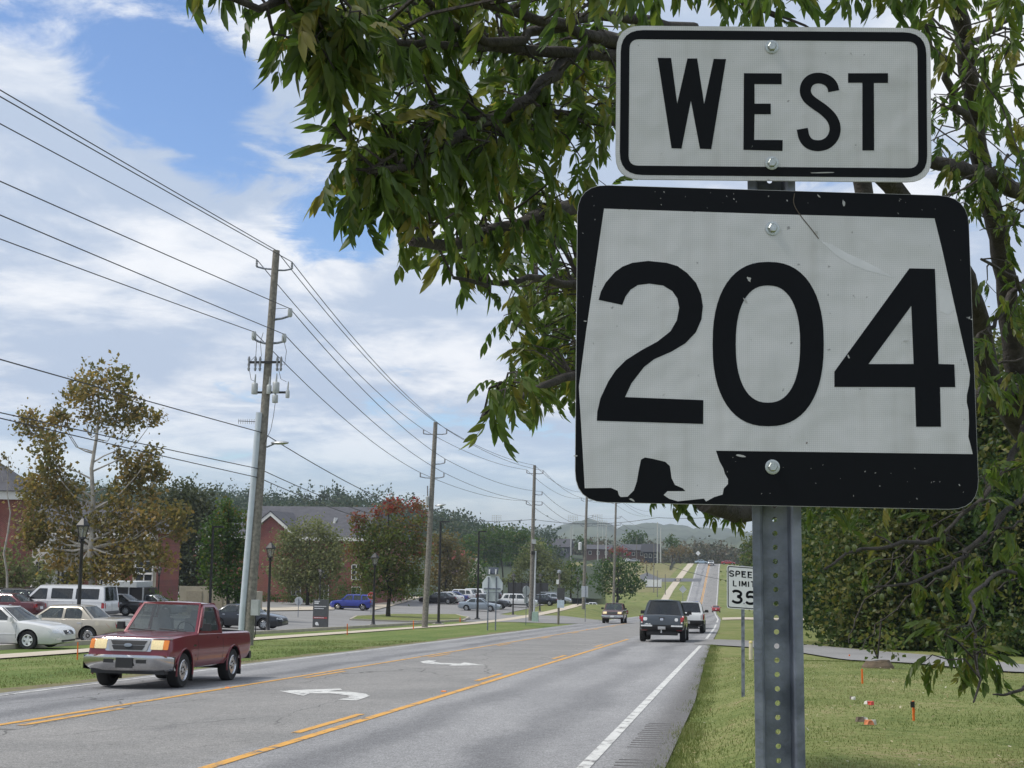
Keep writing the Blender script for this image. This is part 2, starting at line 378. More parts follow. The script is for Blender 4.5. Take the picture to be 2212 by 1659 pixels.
na = t.nodes.new('ShaderNodeTexNoise'); ln(g.outputs['Position'], na.inputs['Vector']); na.inputs['Scale'].default_value = 1.3; na.inputs['Detail'].default_value = 6
av = t.nodes.new('ShaderNodeMix'); av.data_type = 'VECTOR'; av.inputs[0].default_value = 0.16; ln(vp.outputs[0], av.inputs[4]); ln(na.outputs['Color'], av.inputs[5])
vo = t.nodes.new('ShaderNodeTexVoronoi'); vo.feature = 'DISTANCE_TO_EDGE'; vo.inputs['Scale'].default_value = 1.0; ln(av.outputs[1], vo.inputs['Vector'])
crk = rmath('MULTIPLY', rmap(vo.outputs[0], 0.007, 0.002), rmap(rn(0.12, 3), 0.445, 0.55))
crk = rmath('MULTIPLY', crk, rmap(wob, -4.6, -5.4, 0.12, 1.0))
basec = rmix(rmath('MULTIPLY', crk, 0.75), basec, (0.045, 0.043, 0.04)); ln(basec, b.inputs['Base Color'])
bp = t.nodes.new('ShaderNodeBump'); bp.inputs['Strength'].default_value = 0.25; bp.inputs['Distance'].default_value = 0.01
ln(rn(70, 3), bp.inputs['Height']); ln(bp.outputs[0], b.inputs['Normal'])
def markmat(name, c):                          # thermoplastic road paint, worn through in flecks
    m = bpy.data.materials.new(name); m.use_nodes = True; t_ = m.node_tree; b_ = t_.nodes['Principled BSDF']; b_.inputs['Roughness'].default_value = 0.6
    g_ = t_.nodes.new('ShaderNodeNewGeometry'); n_ = t_.nodes.new('ShaderNodeTexNoise'); t_.links.new(g_.outputs['Position'], n_.inputs['Vector']); n_.inputs['Scale'].default_value = 5; n_.inputs['Detail'].default_value = 10; n_.inputs['Roughness'].default_value = 0.75
    rp = t_.nodes.new('ShaderNodeValToRGB'); t_.links.new(n_.outputs[0], rp.inputs[0]); e = rp.color_ramp.elements
    e[0].position = 0.40; e[0].color = (0.14, 0.13, 0.12, 1); e[1].position = 0.66; e[1].color = (*c, 1); k = e.new(0.46); k.color = (*[q * 0.85 for q in c], 1)
    t_.links.new(rp.outputs[0], b_.inputs['Base Color']); return m
YEL = markmat('yellow_road_paint', (0.72, 0.36, 0.045)); WHT = markmat('white_road_paint', (0.66, 0.65, 0.61))

# ------------------------------------------------------------------ terrain
xs = sorted(set([-6000, -4000, -2500, -1500, -1000, -700, -500, -380, -300, -240] + list(range(-200, -40, 8)) + list(range(-40, -2)) + [-2 + .25 * i for i in range(17)] + list(range(3, 16)) + list(range(16, 120, 6)) + [160, 220, 300, 420, 600, 1000, 1600, 2600, 4000, 6000]))
ys = sorted(set([-400, -200, -100, -60, -40] + list(range(-30, 60, 2)) + list(range(60, 560, 4)) + list(range(560, 760, 20)) + [900, 1200, 1700, 2400, 3200, 4200, 6000, 8000]))
V = np.array([(x, y, G(x, y)) for y in ys for x in xs]); nx = len(xs)
F = np.array([(j * nx + i, j * nx + i + 1, (j + 1) * nx + i + 1, (j + 1) * nx + i) for j in range(len(ys) - 1) for i in range(nx - 1)])
link('ground', npmesh('ground', V, F, GRASS, smooth=True), kind='structure')

def tab(tb, y):
    if y <= tb[0][0]: return tb[0][1]
    for (a, p), (b_, q) in zip(tb, tb[1:]):
        if y <= b_: return p + (q - p) * (y - a) / (b_ - a)
    return tb[-1][1]
RWL = [(0, -1.52), (60, -1.56), (100, -1.8), (161, -2.5), (230, -4.0), (323, -5.8), (459, -6.9), (600, -8)]
LWL = [(0, -12.45), (60, -12.55), (110, -12.9), (200, -13.5), (323, -13.7), (459, -14.0), (600, -15)]
LYL = [(0, -9.5), (120, -9.55), (250, -9.8), (330, -10.3), (459, -10.4), (600, -11.5)]
RYL = [(0, -5.12), (75, -5.15), (140, -5.4), (230, -7.2), (330, -10.0)]
SHO = [(0, 0.80), (24, 0.78), (40, 0.55), (58, 0.35), (130, 0.3), (600, 0.3)]
ylist = [-20 + 2 * i for i in range(40)] + [60 + 4 * i for i in range(136)]
def strip(lf, rf, y0, y1, st=None):
    yy = [y0] + [y for y in ylist if y0 < y < y1] + [y1]
    return [(lf(y), y) for y in yy], [(rf(y), y) for y in yy]
def stripobj(name, lf, rf, y0, y1, off, mat, parent=None, n=1, **k):
    l, r = strip(lf, rf, y0, y1); vs = []; fs = []
    for (a, y), (b_, _) in zip(l, r):
        for i in range(n + 1): x = a + (b_ - a) * i / n; vs.append((x, y, G(x, y) + off))
    m = n + 1
    for j in range(len(l) - 1):
        for i in range(n): fs.append((j * m + i, j * m + i + 1, (j + 1) * m + i + 1, (j + 1) * m + i))
    return link(name, npmesh(name, np.array(vs), np.array(fs), mat), parent, **k)
road = stripobj('road', lambda y: tab(LWL, y) - 0.35, lambda y: tab(RWL, y) + tab(SHO, y), -20, 560, 0.03, ROAD, n=18, kind='structure')
def line(name, tb, dx, wd, y0, y1, mat): return stripobj(name, lambda y: tab(tb, y) + dx - wd / 2, lambda y: tab(tb, y) + dx + wd / 2, y0, y1, 0.036, mat, road)
line('edge_line', RWL, 0, 0.13, -15, 56.5, WHT); line('edge_line', RWL, 0, 0.13, 68, 118, WHT); line('edge_line', RWL, 0, 0.16, 132, 540, WHT)
line('edge_line', LWL, 0, 0.12, -15, 92, WHT); line('edge_line', LWL, 0, 0.16, 140, 540, WHT)
line('centre_line', LYL, 0, 0.13, -15, 124, YEL); line('centre_line', LYL, 0, 0.2, 138, 540, YEL); line('centre_line', LYL, .35, 0.16, 332, 540, YEL)
line('centre_line', RYL, 0, 0.14, -15, 66, YEL); line('centre_line', RYL, 0, 0.16, 112, 330, YEL)
y0 = gp(636, 1589).y
for k in range(-2, 4):
    line('lane_dash', RYL, -0.30, 0.125, y0 + 12.2 * k, y0 + 12.2 * k + 3.05, YEL)
y0 = gp(62, 1573).y
for k in range(-1, 8):
    line('lane_dash', LYL, 0.30, 0.125, y0 + 12.2 * k, y0 + 12.2 * k + 3.05, YEL)
for pts in ([(1205, 297), (1340, 291), (1470, 287), (1478, 292), (1418, 299), (1520, 302), (1580, 310), (1597, 320), (1540, 340), (1460, 336), (1508, 326), (1500, 317), (1440, 309), (1340, 308), (1310, 319)],
            [(2098, 184), (2005, 171), (1990, 177), (1900, 173), (1872, 168), (1886, 163), (1850, 162), (1815, 168), (1830, 175), (1880, 180), (1952, 181), (1938, 186)]):
    pl = [gp(x * .5, 1348 + y * .5) for x, y in pts]
    bmlink('turn_arrow', sheet([(p.x, p.y) for p in pl], 0.036, False), WHT, road)
for px_a, py_a in ((492, 1490), (959, 1498), (1268, 1361)):           # reflective studs
    p = gp(px_a, py_a); MB().box((p.x, p.y, p.z + 0.045), (0.1, 0.1, 0.022), taper=0.7).build('road_stud', AMBER, road)
# rumble strip ridges on the shoulder: short groups, worn away in between
rb = MB()
for a, b_ in ((13.0, 14.9), (16.2, 19.6)):
    y = a
    while y < b_:
        x0 = tab(RWL, y) + 0.28; z = G(-1.2, y) + 0.028
        rb.tube([(x0 + rnd.uniform(-.02, .02), y, z), (x0 + 0.42, y + .01, z)], 0.009, 5); y += 0.27
rb.build('rumble_strip', M('rumble_asphalt', (0.075, 0.072, 0.07), 0.9), road)['kind'] = 'stuff'

# ------------------------------------------------------------------ verge, pavement, lots, driveways
sheetobj('verge', [(tab(LWL, y) - 0.1, y) for y in range(-10, 96, 5)] + [(tab(LWL, y) - 0.95 - 0.3 * math.sin(y * .7) * math.sin(y * .23), y) for y in range(95, -11, -1)], 0.016, DIRT, kind='structure')
stripobj('mown_strip', lambda y: -24.55, lambda y: tab(LWL, y) - 0.3, -20, 120, 0.01, STRIP, n=6, kind='structure')
SWL = [(0, -21.95), (300, -22.2), (400, -20.6), (470, -17.8), (520, -18)]
stripobj('pavement', lambda y: tab(SWL, y), lambda y: tab(SWL, y) + (1.55 if y < 200 else 2.0), -20, 500, 0.05, PAVE, n=1, kind='structure')
sheetobj('parking_lot', [(-24.55, 30), (-24.55, 128), (-18, 131), (-14, 136), (-14, 146), (-24, 146), (-25.5, 150), (-26, 205), (-80, 205), (-80, 30)], 0.035, LOT, kind='structure')
isl = MB()
isp = [gp(x, y) for x, y in ((757, 1341), (770, 1334), (850, 1329.5), (985, 1330), (1012, 1336), (1000, 1343), (880, 1345))]
isl_poly = [(p.x, p.y) for p in isp]; c0 = Vector((sum(p[0] for p in isl_poly) / len(isl_poly), sum(p[1] for p in isl_poly) / len(isl_poly)))
sheetobj('kerb_island', isl_poly, 0.16, GRASS, kind='structure')
def kerb(pts, name='kerb', hh=0.15, close=False):
    k = MB(); q = pts + ([pts[0]] if close else [])
    for (x0, y0), (x1, y1) in zip(q, q[1:]):
        l = math.hypot(x1 - x0, y1 - y0); n = max(1, int(l / 4)); nxv, nyv = -(y1 - y0) / l * .09, (x1 - x0) / l * .09
        for i in range(n):
            a = (x0 + (x1 - x0) * i / n, y0 + (y1 - y0) * i / n); b_ = (x0 + (x1 - x0) * (i + 1) / n, y0 + (y1 - y0) * (i + 1) / n)
            za, zb = G(*a), G(*b_); vs = []
            for (p, z) in ((a, za), (b_, zb)):
                for s_ in (-1, 1):
                    for h in (-0.05, hh + .02): vs.append((p[0] + nxv * s_, p[1] + nyv * s_, z + h))
            k.add(vs, [(0, 2, 3, 1), (4, 5, 7, 6), (0, 4, 6, 2), (1, 3, 7, 5), (0, 1, 5, 4), (2, 6, 7, 3)])
    return k.build(name, CONC, kind='structure')
kerb(isl_poly, close=True); kerb([(-24.55, y) for y in range(30, 129, 7)])
for nm, pts, off, mt in (('walkway', ((806, 1320), (804, 1301), (905, 1289), (914, 1292), (870, 1304)), 0.12, PAVE), ('walkway', ((540, 1322), (540, 1314), (722, 1312), (722, 1319)), 0.12, PAVE),
                         ('driveway', ((1000, 1337), (1106, 1337.5), (1215, 1340), (1330, 1341), (1262, 1348), (1215, 1348), (1106, 1344.5), (1000, 1344)), 0.043, LOT),
                         ('side_street', ((1382, 1243), (1398, 1237), (1426, 1249), (1516, 1250), (1513, 1256.5), (1430, 1257), (1385, 1257)), 0.05, M('street_asphalt', (0.11, 0.115, 0.125), 0.9)),
                         ('driveway', ((1500, 1384.5), (1556, 1383), (1625, 1386), (1731, 1393), (1866, 1406), (2016, 1418), (2166, 1433), (2330, 1452), (2500, 1470), (2500, 1492), (2330, 1468), (2208, 1455), (2016, 1440), (1731, 1412), (1625, 1400.5), (1531, 1394.5), (1500, 1395)), 0.043, LOT),
                         ('driveway', ((1560, 1335), (1600, 1334), (1760, 1338), (1760, 1343), (1600, 1339), (1560, 1340)), 0.06, PAVE)):
    pl = [gp(x, y) for x, y in pts]; sheetobj(nm, [(p.x, p.y) for p in pl], off, mt, kind='structure')
pl = [(-180, 372), (-23, 395), (-21, 440), (-19, 484), (-180, 486)]
sheetobj('dry_field', pl, 0.03, DRY, kind='structure')

# grass blades and fallen leaf scraps on the nearer lawns
GBL = leafmat('grass_blade', (0.09, 0.125, 0.03), (0.145, 0.175, 0.052), (0.235, 0.22, 0.10), 0.25, 0.6)
def blades(name, n, fn, h0, h1, wd, kind='stuff'):
    P = []
    while len(P) < n:
        p = fn()
        if p: P.append((p[0], p[1], G(*p)))
    P = np.array(P); n = len(P); a = nrg.uniform(0, 2 * np.pi, n); h = nrg.uniform(h0, h1, n) * (1 + .55 * np.sin(P[:, 0] * 1.7 + 1.3 * np.sin(P[:, 1] * .9)) * np.sin(P[:, 1] * 1.3)); ln_ = nrg.normal(0, .35, (n, 2)) * h[:, None]
    d = np.stack([np.cos(a), np.sin(a), np.zeros(n)], 1) * (nrg.uniform(.5, 1, n) * wd)[:, None]
    tip = P + np.concatenate([ln_, h[:, None]], 1); V_ = np.stack([P - d, P + d, tip], 1).reshape(-1, 3)
    tn = np.repeat(np.clip(nrg.beta(4, 5, n) + .22 * np.sin(P[:, 0] * 2.1 + np.sin(P[:, 1] * 1.3) * 2) * np.sin(P[:, 1] * 1.1 + 1) + .22 * (np.sin(P[:, 0] * .9) * np.sin(P[:, 1] * .6)), 0, 1), 3)
    return link(name, npmesh(name, V_, np.arange(n * 3).reshape(-1, 3), GBL, tn), kind=kind)
def near_right():
    y = 12 + 34 * rnd.random() ** 1.6; x = rnd.uniform(-0.9, 9)
    e = tab(RWL, y) + tab(SHO, y) + 0.10 * math.sin(y * 2.3) + .08 * math.sin(y * 5.1)
    return (x, y) if x > e - .03 else None
blades('grass', 90000, near_right, 0.012, 0.030, 0.006)
def edge_right():
    y = 12 + 46 * rnd.random() ** 1.3; e = tab(RWL, y) + tab(SHO, y); return (e + abs(rnd.gauss(-.02, .16)) * (1 if rnd.random() < .8 else -.5), y)
blades('grass', 16000, edge_right, 0.02, 0.07, 0.007)
def left_strip():
    y = rnd.uniform(22, 60); x = -13.1 - 7.2 * rnd.random() ** 1.7; return (x, y) if x < -13.45 + .35 * math.sin(y * 1.7) * rnd.random() else None
blades('grass', 26000, left_strip, 0.025, 0.06, 0.012)
n = 900; P = np.array([(x, y, G(x, y) + .05) for x, y in [(rnd.uniform(-0.5, 8), 12 + 26 * rnd.random()) for _ in range(n)]])
dd = nrg.normal(0, 1, (n, 3)) * [1, 1, .25]; dd /= np.linalg.norm(dd, axis=1)[:, None]; ee = np.cross(dd, [0, 0, 1.0]); sz = nrg.uniform(.012, .035, n)[:, None]
link('fallen_leaves', npmesh('fallen_leaves', np.stack([P - dd * sz, P + ee * sz * .5, P + dd * sz, P - ee * sz * .5], 1).reshape(-1, 3), np.arange(n * 4).reshape(-1, 4),
     leafmat('fallen_leaf', (0.16, 0.12, 0.05), (0.36, 0.30, 0.12), (0.5, 0.47, 0.36), 0.1), np.repeat(nrg.random(n), 4)), kind='stuff')
# ------------------------------------------------------------------ hills and woods
LM_FAR = leafmat('far_wood_leaf', (0.030, 0.056, 0.024), (0.05, 0.08, 0.032), (0.085, 0.095, 0.04), 0.3)
LM_FAR2 = leafmat('hazy_wood_leaf', (0.05, 0.065, 0.028), (0.075, 0.075, 0.035), (0.11, 0.085, 0.045), 0.2)
WOODF = M('forest_floor', (0.03, 0.045, 0.018), 0.95, 0, 0.3, 0.02, bump=0.6, bscale=0.12)
HILLF = M('far_forest', (0.045, 0.072, 0.034), 0.95, 0, 0.35, 0.012, bump=1.0, bscale=0.05, c2=(0.11, 0.13, 0.07))
def leafcards(C, S, T, aspect=0.7):              # folded leaf cards: centres, sizes, tints
    n = len(C); d = nrg.normal(0, 1, (n, 3)); d /= np.linalg.norm(d, axis=1)[:, None]
    r = nrg.normal(0, 1, (n, 3)); r[:, 2] += 0.6; e = np.cross(d, r); e /= np.linalg.norm(e, axis=1)[:, None]; u = np.cross(d, e)
    S = S[:, None]; A = C - d * S; B = C + e * S * aspect + u * S * .22; D = C + d * S; E = C - e * S * aspect + u * S * .22
    V = np.stack([A, B, D, E], 1).reshape(-1, 3); i = np.arange(n)[:, None] * 4
    F = np.concatenate([i + [0, 1, 2], i + [0, 2, 3]], 1).reshape(-1, 3)
    return V, F, np.repeat(np.clip(T, 0, 1), 4)
def blobleaves(blobs, s, dens, tvar=0.25, flat=1.0, K=None):
    Cs = []; Ss = []; Ts = []
    for c, r, tb in blobs:
        rr = np.array(r if hasattr(r, '__len__') else (r, r, r * flat)); rm = rr.mean(); k = K or int(max(6, min(40, 9 * (rm / 1.2) ** 1.4)))
        dirs = nrg.normal(0, 1, (k, 3)); dirs /= np.linalg.norm(dirs, axis=1)[:, None]
        cc = np.array(c) + dirs * rr * (nrg.random(k)[:, None] ** 0.45) * 0.92
        n = max(8, int(dens * rm * rm / (s * s))); w_ = nrg.integers(0, k, n)
        P = cc[w_] + nrg.normal(0, 1, (n, 3)) * rr * min(0.40, 0.80 / k ** 0.33)
        ct = nrg.normal(0, tvar * .6, k)
        Cs.append(P); Ss.append(s * nrg.uniform(.6, 1.25, n)); Ts.append(tb + ct[w_] + nrg.normal(0, tvar * .6, n))
    return np.concatenate(Cs), np.concatenate(Ss), np.concatenate(Ts)
DK = 2.1
def wobble(pts, amt, n=3):
    out = [Vector(pts[0])]
    for a, b_ in zip(pts, pts[1:]):
        a = Vector(a); b_ = Vector(b_); l = (b_ - a).length
        for i in range(1, n + 1):
            p = a.lerp(b_, i / n)
            if i < n: p += Vector((rnd.gauss(0, 1), rnd.gauss(0, 1), rnd.gauss(0, .5))) * l * amt
            out.append(p)
    return out
def tree(name, label, base_, blobs, lm, s, dens=2.2, tr=0.15, bark=None, group=None, cat='tree', limbs=True, tvar=.25, fork=0.35, top=None, crown='crown'):
    o = thing(name, label, cat, base_, 0, group); B = Vector(base_)
    cen = Vector((0, 0, 0))
    for c, r, _ in blobs: cen += Vector(c)
    cen /= len(blobs)
    tp = Vector(top) if top is not None else Vector((cen.x, cen.y, max(Vector(c).z for c, r, _ in blobs)))
    mb = MB(); path = wobble([(0, 0, -0.15), (tp - B) * 0.5, tp - B], 0.02, 4); m = len(path)
    mb.tube(path, [tr * (1 - 0.8 * i / (m - 1)) * (1.25 if i == 0 else 1) for i in range(m)], 8)
    if limbs:
        Ht = (tp - B).z
        for i_, (c, r, _) in enumerate(blobs):
            if len(blobs) > 14 and i_ % 2 and name != 'sycamore': continue
            c = Vector(c) - B; hd = math.hypot(c.x, c.y); z0 = min(Ht * .92, max(fork * Ht, c.z - hd * rnd.uniform(.7, 1.2))); f = min(.95, z0 / Ht); k_ = f * (m - 1); a = path[int(k_)].lerp(path[min(m - 1, int(k_) + 1)], k_ - int(k_)); rl = tr * (1 - .8 * f) * .5
            mb.tube(wobble([a, a.lerp(c, .5) + Vector((0, 0, -.06 * c.length)), c], 0.05, 2), [rl, rl * .75, rl * .55, rl * .4, rl * .2], 5)
    mb.build('trunk', bark or BARK, o, 60)
    C, S, T = blobleaves([(tuple(Vector(c) - B), r, t_) for c, r, t_ in blobs], s, dens * DK, tvar)
    V, F, T = leafcards(C, S, T); link(crown, npmesh(crown, V, F, lm, T), o); return o
def pxblobs(lst, y, jit=0.5, tb=0.5, sq=0.9):        # crown lobes surveyed by sight line at world distance y
    out = []
    for q in lst:
        px, py, rp = q[:3]; t_ = q[3] if len(q) > 3 else tb; p = aty(px, py, y); sc_ = 3030 / (y / max(.3, ray(px, py)[1])); r = rp / sc_
        p.y += rnd.uniform(-1, 1) * r * jit; out.append((tuple(p), (r, r, r * sq), t_))
    return out
# left wooded ridge
prof_px = [(-500, 1058), (-200, 1064), (0, 1076), (150, 1090), (320, 1096), (480, 1098), (600, 1112), (740, 1108), (820, 1118), (950, 1140), (1020, 1162), (1090, 1180), (1180, 1192), (1300, 1200)]
def ridge(name, tb, D, mat, back=500, front=260, foot=-12, nseg=90, amp=0.0, n2=6):
    vs = []; x0, x1 = tb[0][0], tb[-1][0]
    for i in range(nseg + 1):
        px = x0 + (x1 - x0) * i / nseg; tp = aty(px, tab(tb, px), D); xw = tp.x; zt = tp.z + (rnd.gauss(0, amp) if amp else 0)
        for k in range(n2 + 1): f = k / n2; vs.append((xw * (D - front * (1 - f)) / D, D - front * (1 - f), foot + (zt - foot) * math.sin(f * math.pi / 2) ** 1.2 + (rnd.gauss(0, amp * .6) if 0 < f < 1 else 0)))
        vs.append((xw * (D + back) / D, D + back, foot))
    m = n2 + 2; F = [(i * m + k, (i + 1) * m + k, (i + 1) * m + k + 1, i * m + k + 1) for i in range(nseg) for k in range(m - 1)]
    return link(name, npmesh(name, np.array(vs), np.array(F), mat, smooth=True), kind='structure')
ridge('hill', prof_px, 560, WOODF, 300, 200, -9, 80, 0.4)
bl = []
for _ in range(900):
    px = rnd.uniform(-420, 1200); f = rnd.random() ** .6; D = 560 - 175 * (1 - f); z = -9 + (aty(px, tab(prof_px, px), 560).z + 9) * math.sin((1 - (560 - D) / 200) * math.pi / 2) ** 1.2
    x = aty(px, 1100, 560).x * D / 560; r = rnd.uniform(2.0, 3.8)
    if D < 430 and px > 900: continue
    bl.append(((x, D, z + r * .9), (r, r, r * rnd.uniform(.9, 1.5)), rnd.gauss(.42, .2)))
for _ in range(260):                              # crest line: taller, gappier crowns against the sky
    px = rnd.uniform(-420, 1190); tp = aty(px, tab(prof_px, px), 560); r = rnd.uniform(1.6, 3.6); h = rnd.uniform(0.5, 7.5) * rnd.random() ** .5 + 1
    bl.append(((tp.x, tp.y, tp.z + h), (r, r, r * 1.5), rnd.gauss(.35, .15)))
C, S, T = blobleaves(bl, 0.62, 3.2, .25, K=9); V, F, T = leafcards(C, S, T)
link('hill_forest', npmesh('hill_forest', V, F, LM_FAR, T), kind='stuff')
# woods and housing ground beyond the crest, then two far ridges
bl = []
for _ in range(620):
    px = rnd.uniform(1130, 2300); D = rnd.uniform(585, 760); z = G(0, D); x = aty(px, 1180, D).x; r = rnd.uniform(2.4, 4.4); h = rnd.uniform(3.5, 11.5) * (1.0 if D > 640 else .8)
    for q in range(2): bl.append(((x + rnd.uniform(-2, 2), D, z + 1.5 + h * (.45 + .5 * q)), (r, r, r * .95), rnd.gauss(.5, .25)))
C, S, T = blobleaves(bl, 0.75, 2.2, .25, K=8); V, F, T = leafcards(C, S, T)
link('distant_woods', npmesh('distant_woods', V, F, LM_FAR2, T), kind='stuff')
ridge('far_hill', [(700, 1172), (1000, 1160), (1120, 1148), (1180, 1142), (1215, 1138), (1240, 1128), (1262, 1121), (1290, 1125), (1315, 1131), (1338, 1141), (1362, 1136), (1400, 1131), (1450, 1132), (1500, 1138), (1600, 1150), (1900, 1160), (2600, 1165)], 2600, HILLF, 900, 700, -20, 150, 2.2, 8)
ridge('far_hill', [(600, 1176), (1100, 1164), (1300, 1160), (1600, 1163), (2500, 1176)], 1500, HILLF, 500, 420, -18, 140, 1.6, 8)

# ------------------------------------------------------------------ buildings
BRICK = bpy.data.materials.new('red_brick'); BRICK.use_nodes = True
tn, tl, tb_ = nodes_of(BRICK); tb_.inputs['Roughness'].default_value = 0.9
g_ = tn.new('ShaderNodeTexCoord'); mp = tn.new('ShaderNodeMapping'); mp.inputs['Rotation'].default_value = (R(90), 0, 0); tl(g_.outputs['Object'], mp.inputs[0])
br = tn.new('ShaderNodeTexBrick'); tl(mp.outputs[0], br.inputs['Vector']); br.inputs['Scale'].default_value = 1.0; br.inputs['Brick Width'].default_value = .21; br.inputs['Row Height'].default_value = .075; br.inputs['Mortar Size'].default_value = .008
br.inputs['Color1'].default_value = (0.19, 0.052, 0.040, 1); br.inputs['Color2'].default_value = (0.135, 0.036, 0.030, 1); br.inputs['Mortar'].default_value = (0.26, 0.16, 0.13, 1)
no = tn.new('ShaderNodeTexNoise'); tl(g_.outputs['Object'], no.inputs['Vector']); no.inputs['Scale'].default_value = .7; no.inputs['Detail'].default_value = 7
mxx = tn.new('ShaderNodeMix'); mxx.data_type = 'RGBA'; mxx.blend_type = 'MULTIPLY'; mxx.inputs[0].default_value = .5; tl(br.outputs[0], mxx.inputs[6]); tl(no.outputs['Color'], mxx.inputs[7])
gm = tn.new('ShaderNodeMix'); gm.data_type = 'RGBA'; gm.blend_type = 'MULTIPLY'; gm.inputs[0].default_value = 1; gm.inputs[7].default_value = (1.5, 1.5, 1.5, 1); tl(mxx.outputs[2], gm.inputs[6]); tl(gm.outputs[2], tb_.inputs['Base Color'])
SLATE = M('slate_shingles', (0.075, 0.075, 0.085), 0.85, 0, 0.2, 1.5, bump=0.4, bscale=14)
TRIM = M('white_trim', (0.72, 0.71, 0.67), 0.55, 0, 0.05); STONE = M('cast_stone', (0.42, 0.38, 0.29), 0.85, 0, 0.12, 2)
PANE = M('window_pane', (0.05, 0.055, 0.06), 0.08, 0, 0.1, spec=0.8)
def window(o, x, y, z, w_, h, surround=None, tall=None):
    if surround: MB().box((x, y - .03, z + (tall or 0) / 2), (w_ + .55, .08, h + (tall or 0) + .4)).build('panel', surround, o)
    fr = MB(); f = .09
    for sx in (-1, 0, 1): fr.box((x + sx * (w_ / 2), y - .10, z), (f, .10, h + f))
    for sz in (-1, 1): fr.box((x, y - .102, z + sz * h / 2), (w_ - f * .2, .096, f))
    for k in (-.17, .17): fr.box((x, y - .085, z + h * k), (w_, .03, .035))
    fo = fr.build('window', TRIM, o); MB().box((x, y - .075, z), (w_ - .02, .02, h - .02)).build('pane', PANE, fo)
def rel(o, p): return Vector(p) - o.location
# long brick hall behind the car park, left
y = 112.0; xl, xr = aty(-260, 1150, y).x, aty(330, 1150, y).x; ze = aty(200, 1150, y).z; zr = aty(200, 1084, y + 4).z; zg = G((xl + xr) / 2, y)
A = thing('brick_hall', 'long red brick hall with tall cream window bays behind the sycamore', 'building', ((xl + xr) / 2, y, zg)); hw = (xr - xl) / 2; h = ze - zg; rh = zr - zg
MB().box((0, 3, h / 2 - .5), (2 * hw, 6, h + 1)).build('wall', BRICK, A)
rf = MB(); rf.add([(-hw - .5, -.6, h), (hw + .5, -.6, h), (hw + .5, 6.6, h), (-hw - .5, 6.6, h), (-hw - .5, 3.6, rh), (hw - 4.5, 3.6, rh)], [(0, 1, 5, 4), (2, 3, 4, 5), (1, 2, 5), (3, 0, 4), (3, 2, 1, 0)]); rf.build('roof', SLATE, A)
MB().box((0, -.35, h - .28), (2 * hw + .6, .68, .5)).build('cornice', TRIM, A)
for px in (236, 312):
    p = rel(A, aty(px, 1245, y)); window(A, p.x, 0, 1.9 + .2, 1.5, 1.9, STONE, 4.4 if px < 300 else 3.0)
    window(A, p.x, -.06, h - 2.6, 1.5, 1.6)
p = rel(A, aty(150, 1250, y)); window(A, p.x, 0, 2.1, 1.5, 1.9, STONE, 3.2); window(A, p.x, -.06, 5.6, 1.5, 1.6)
p0, p1 = rel(A, aty(66, 1240, y - 2)), rel(A, aty(101, 1240, y - 2)); zt0 = rel(A, aty(66, 1166, y - 2)).z; zt1 = rel(A, aty(101, 1152, y - 2)).z
q = MB(); q.add([(p0.x, -2, -.5), (p1.x, -2, -.5), (p1.x, -2, zt1), (p0.x, -2, zt0), (p0.x, 0, -.5), (p1.x, 0, -.5), (p1.x, 0, zt1), (p0.x, 0, zt0)], [(0, 1, 2, 3), (1, 5, 6, 2), (4, 0, 3, 7), (3, 2, 6, 7)]); q.build('porch', TRIM, A)
for k in range(3): MB().box((p0.x + (p1.x - p0.x) * (.38 + .2 * k), -2.03, 3.3), (.2, .06, 1.1)).build('window', PANE, A)
y2 = 101.0; xl, xr = aty(-330, 1068, y2).x, aty(35, 1068, y2).x; zt = aty(20, 1062, y2).z; zg2 = G((xl + xr) / 2, y2)
A2 = thing('brick_block', 'tall red brick block with white cornice beyond the sycamore', 'building', ((xl + xr) / 2, y2, zg2)); hw = (xr - xl) / 2; h = zt - zg2
MB().box((0, 1.5, h / 2 - .5), (2 * hw, 3, h + .4)).build('wall', BRICK, A2)
MB().box((0, -.15, h - .3), (2 * hw + .5, .5, .62)).box((hw + .12, 1.6, h - .3), (.3, 3, .6)).build('cornice', TRIM, A2)
rf = MB(); rf.add([(-hw - .6, -.7, h + .05), (hw + .6, -.7, h + .05), (hw + .6, 3.7, h + .05), (-hw - .6, 3.7, h + .05), (-hw, 2, h + 2.6), (hw - 3, 2, h + 2.6)], [(0, 1, 5, 4), (2, 3, 4, 5), (1, 2, 5), (3, 0, 4), (3, 2, 1, 0)]); rf.build('roof', SLATE, A2)
MB().tube([(hw - 1.6, -.12, h - .3), (hw - 1.6, -.12, -.2)], .07, 6).build('downpipe', BLACKM, A2)
# gabled brick hall in the middle
y = 160.0; xl, xr = aty(417, 1160, y).x, aty(800, 1160, y).x; ze = aty(600, 1158, y).z; zr = aty(660, 1094, y + 9).z; zg = G((xl + xr) / 2, y) - .4
Bq = thing('gabled_brick_hall', 'red brick hall with white gable trim and dark dormered roof', 'building', ((xl + xr) / 2, y, zg)); hw = (xr - xl) / 2; h = ze - zg; rh = zr - zg
MB().box((0, 9, h / 2 - .5), (2 * hw, 18, h + 1)).build('wall', BRICK, Bq)
rx0 = rel(Bq, aty(560, 1094, y + 9)).x; rf = MB(); rf.add([(-hw - .6, -.6, h), (hw + .6, -.6, h), (hw + .6, 18.6, h), (-hw - .6, 18.6, h), (rx0, 9, rh), (hw - 1.5, 9, rh)], [(0, 1, 5, 4), (2, 3, 4, 5), (1, 2, 5), (3, 0, 4), (3, 2, 1, 0)]); rf.build('roof', SLATE, Bq)
MB().box((0, -.33, h - .25), (2 * hw + .8, .62, .42)).build('cornice', TRIM, Bq)
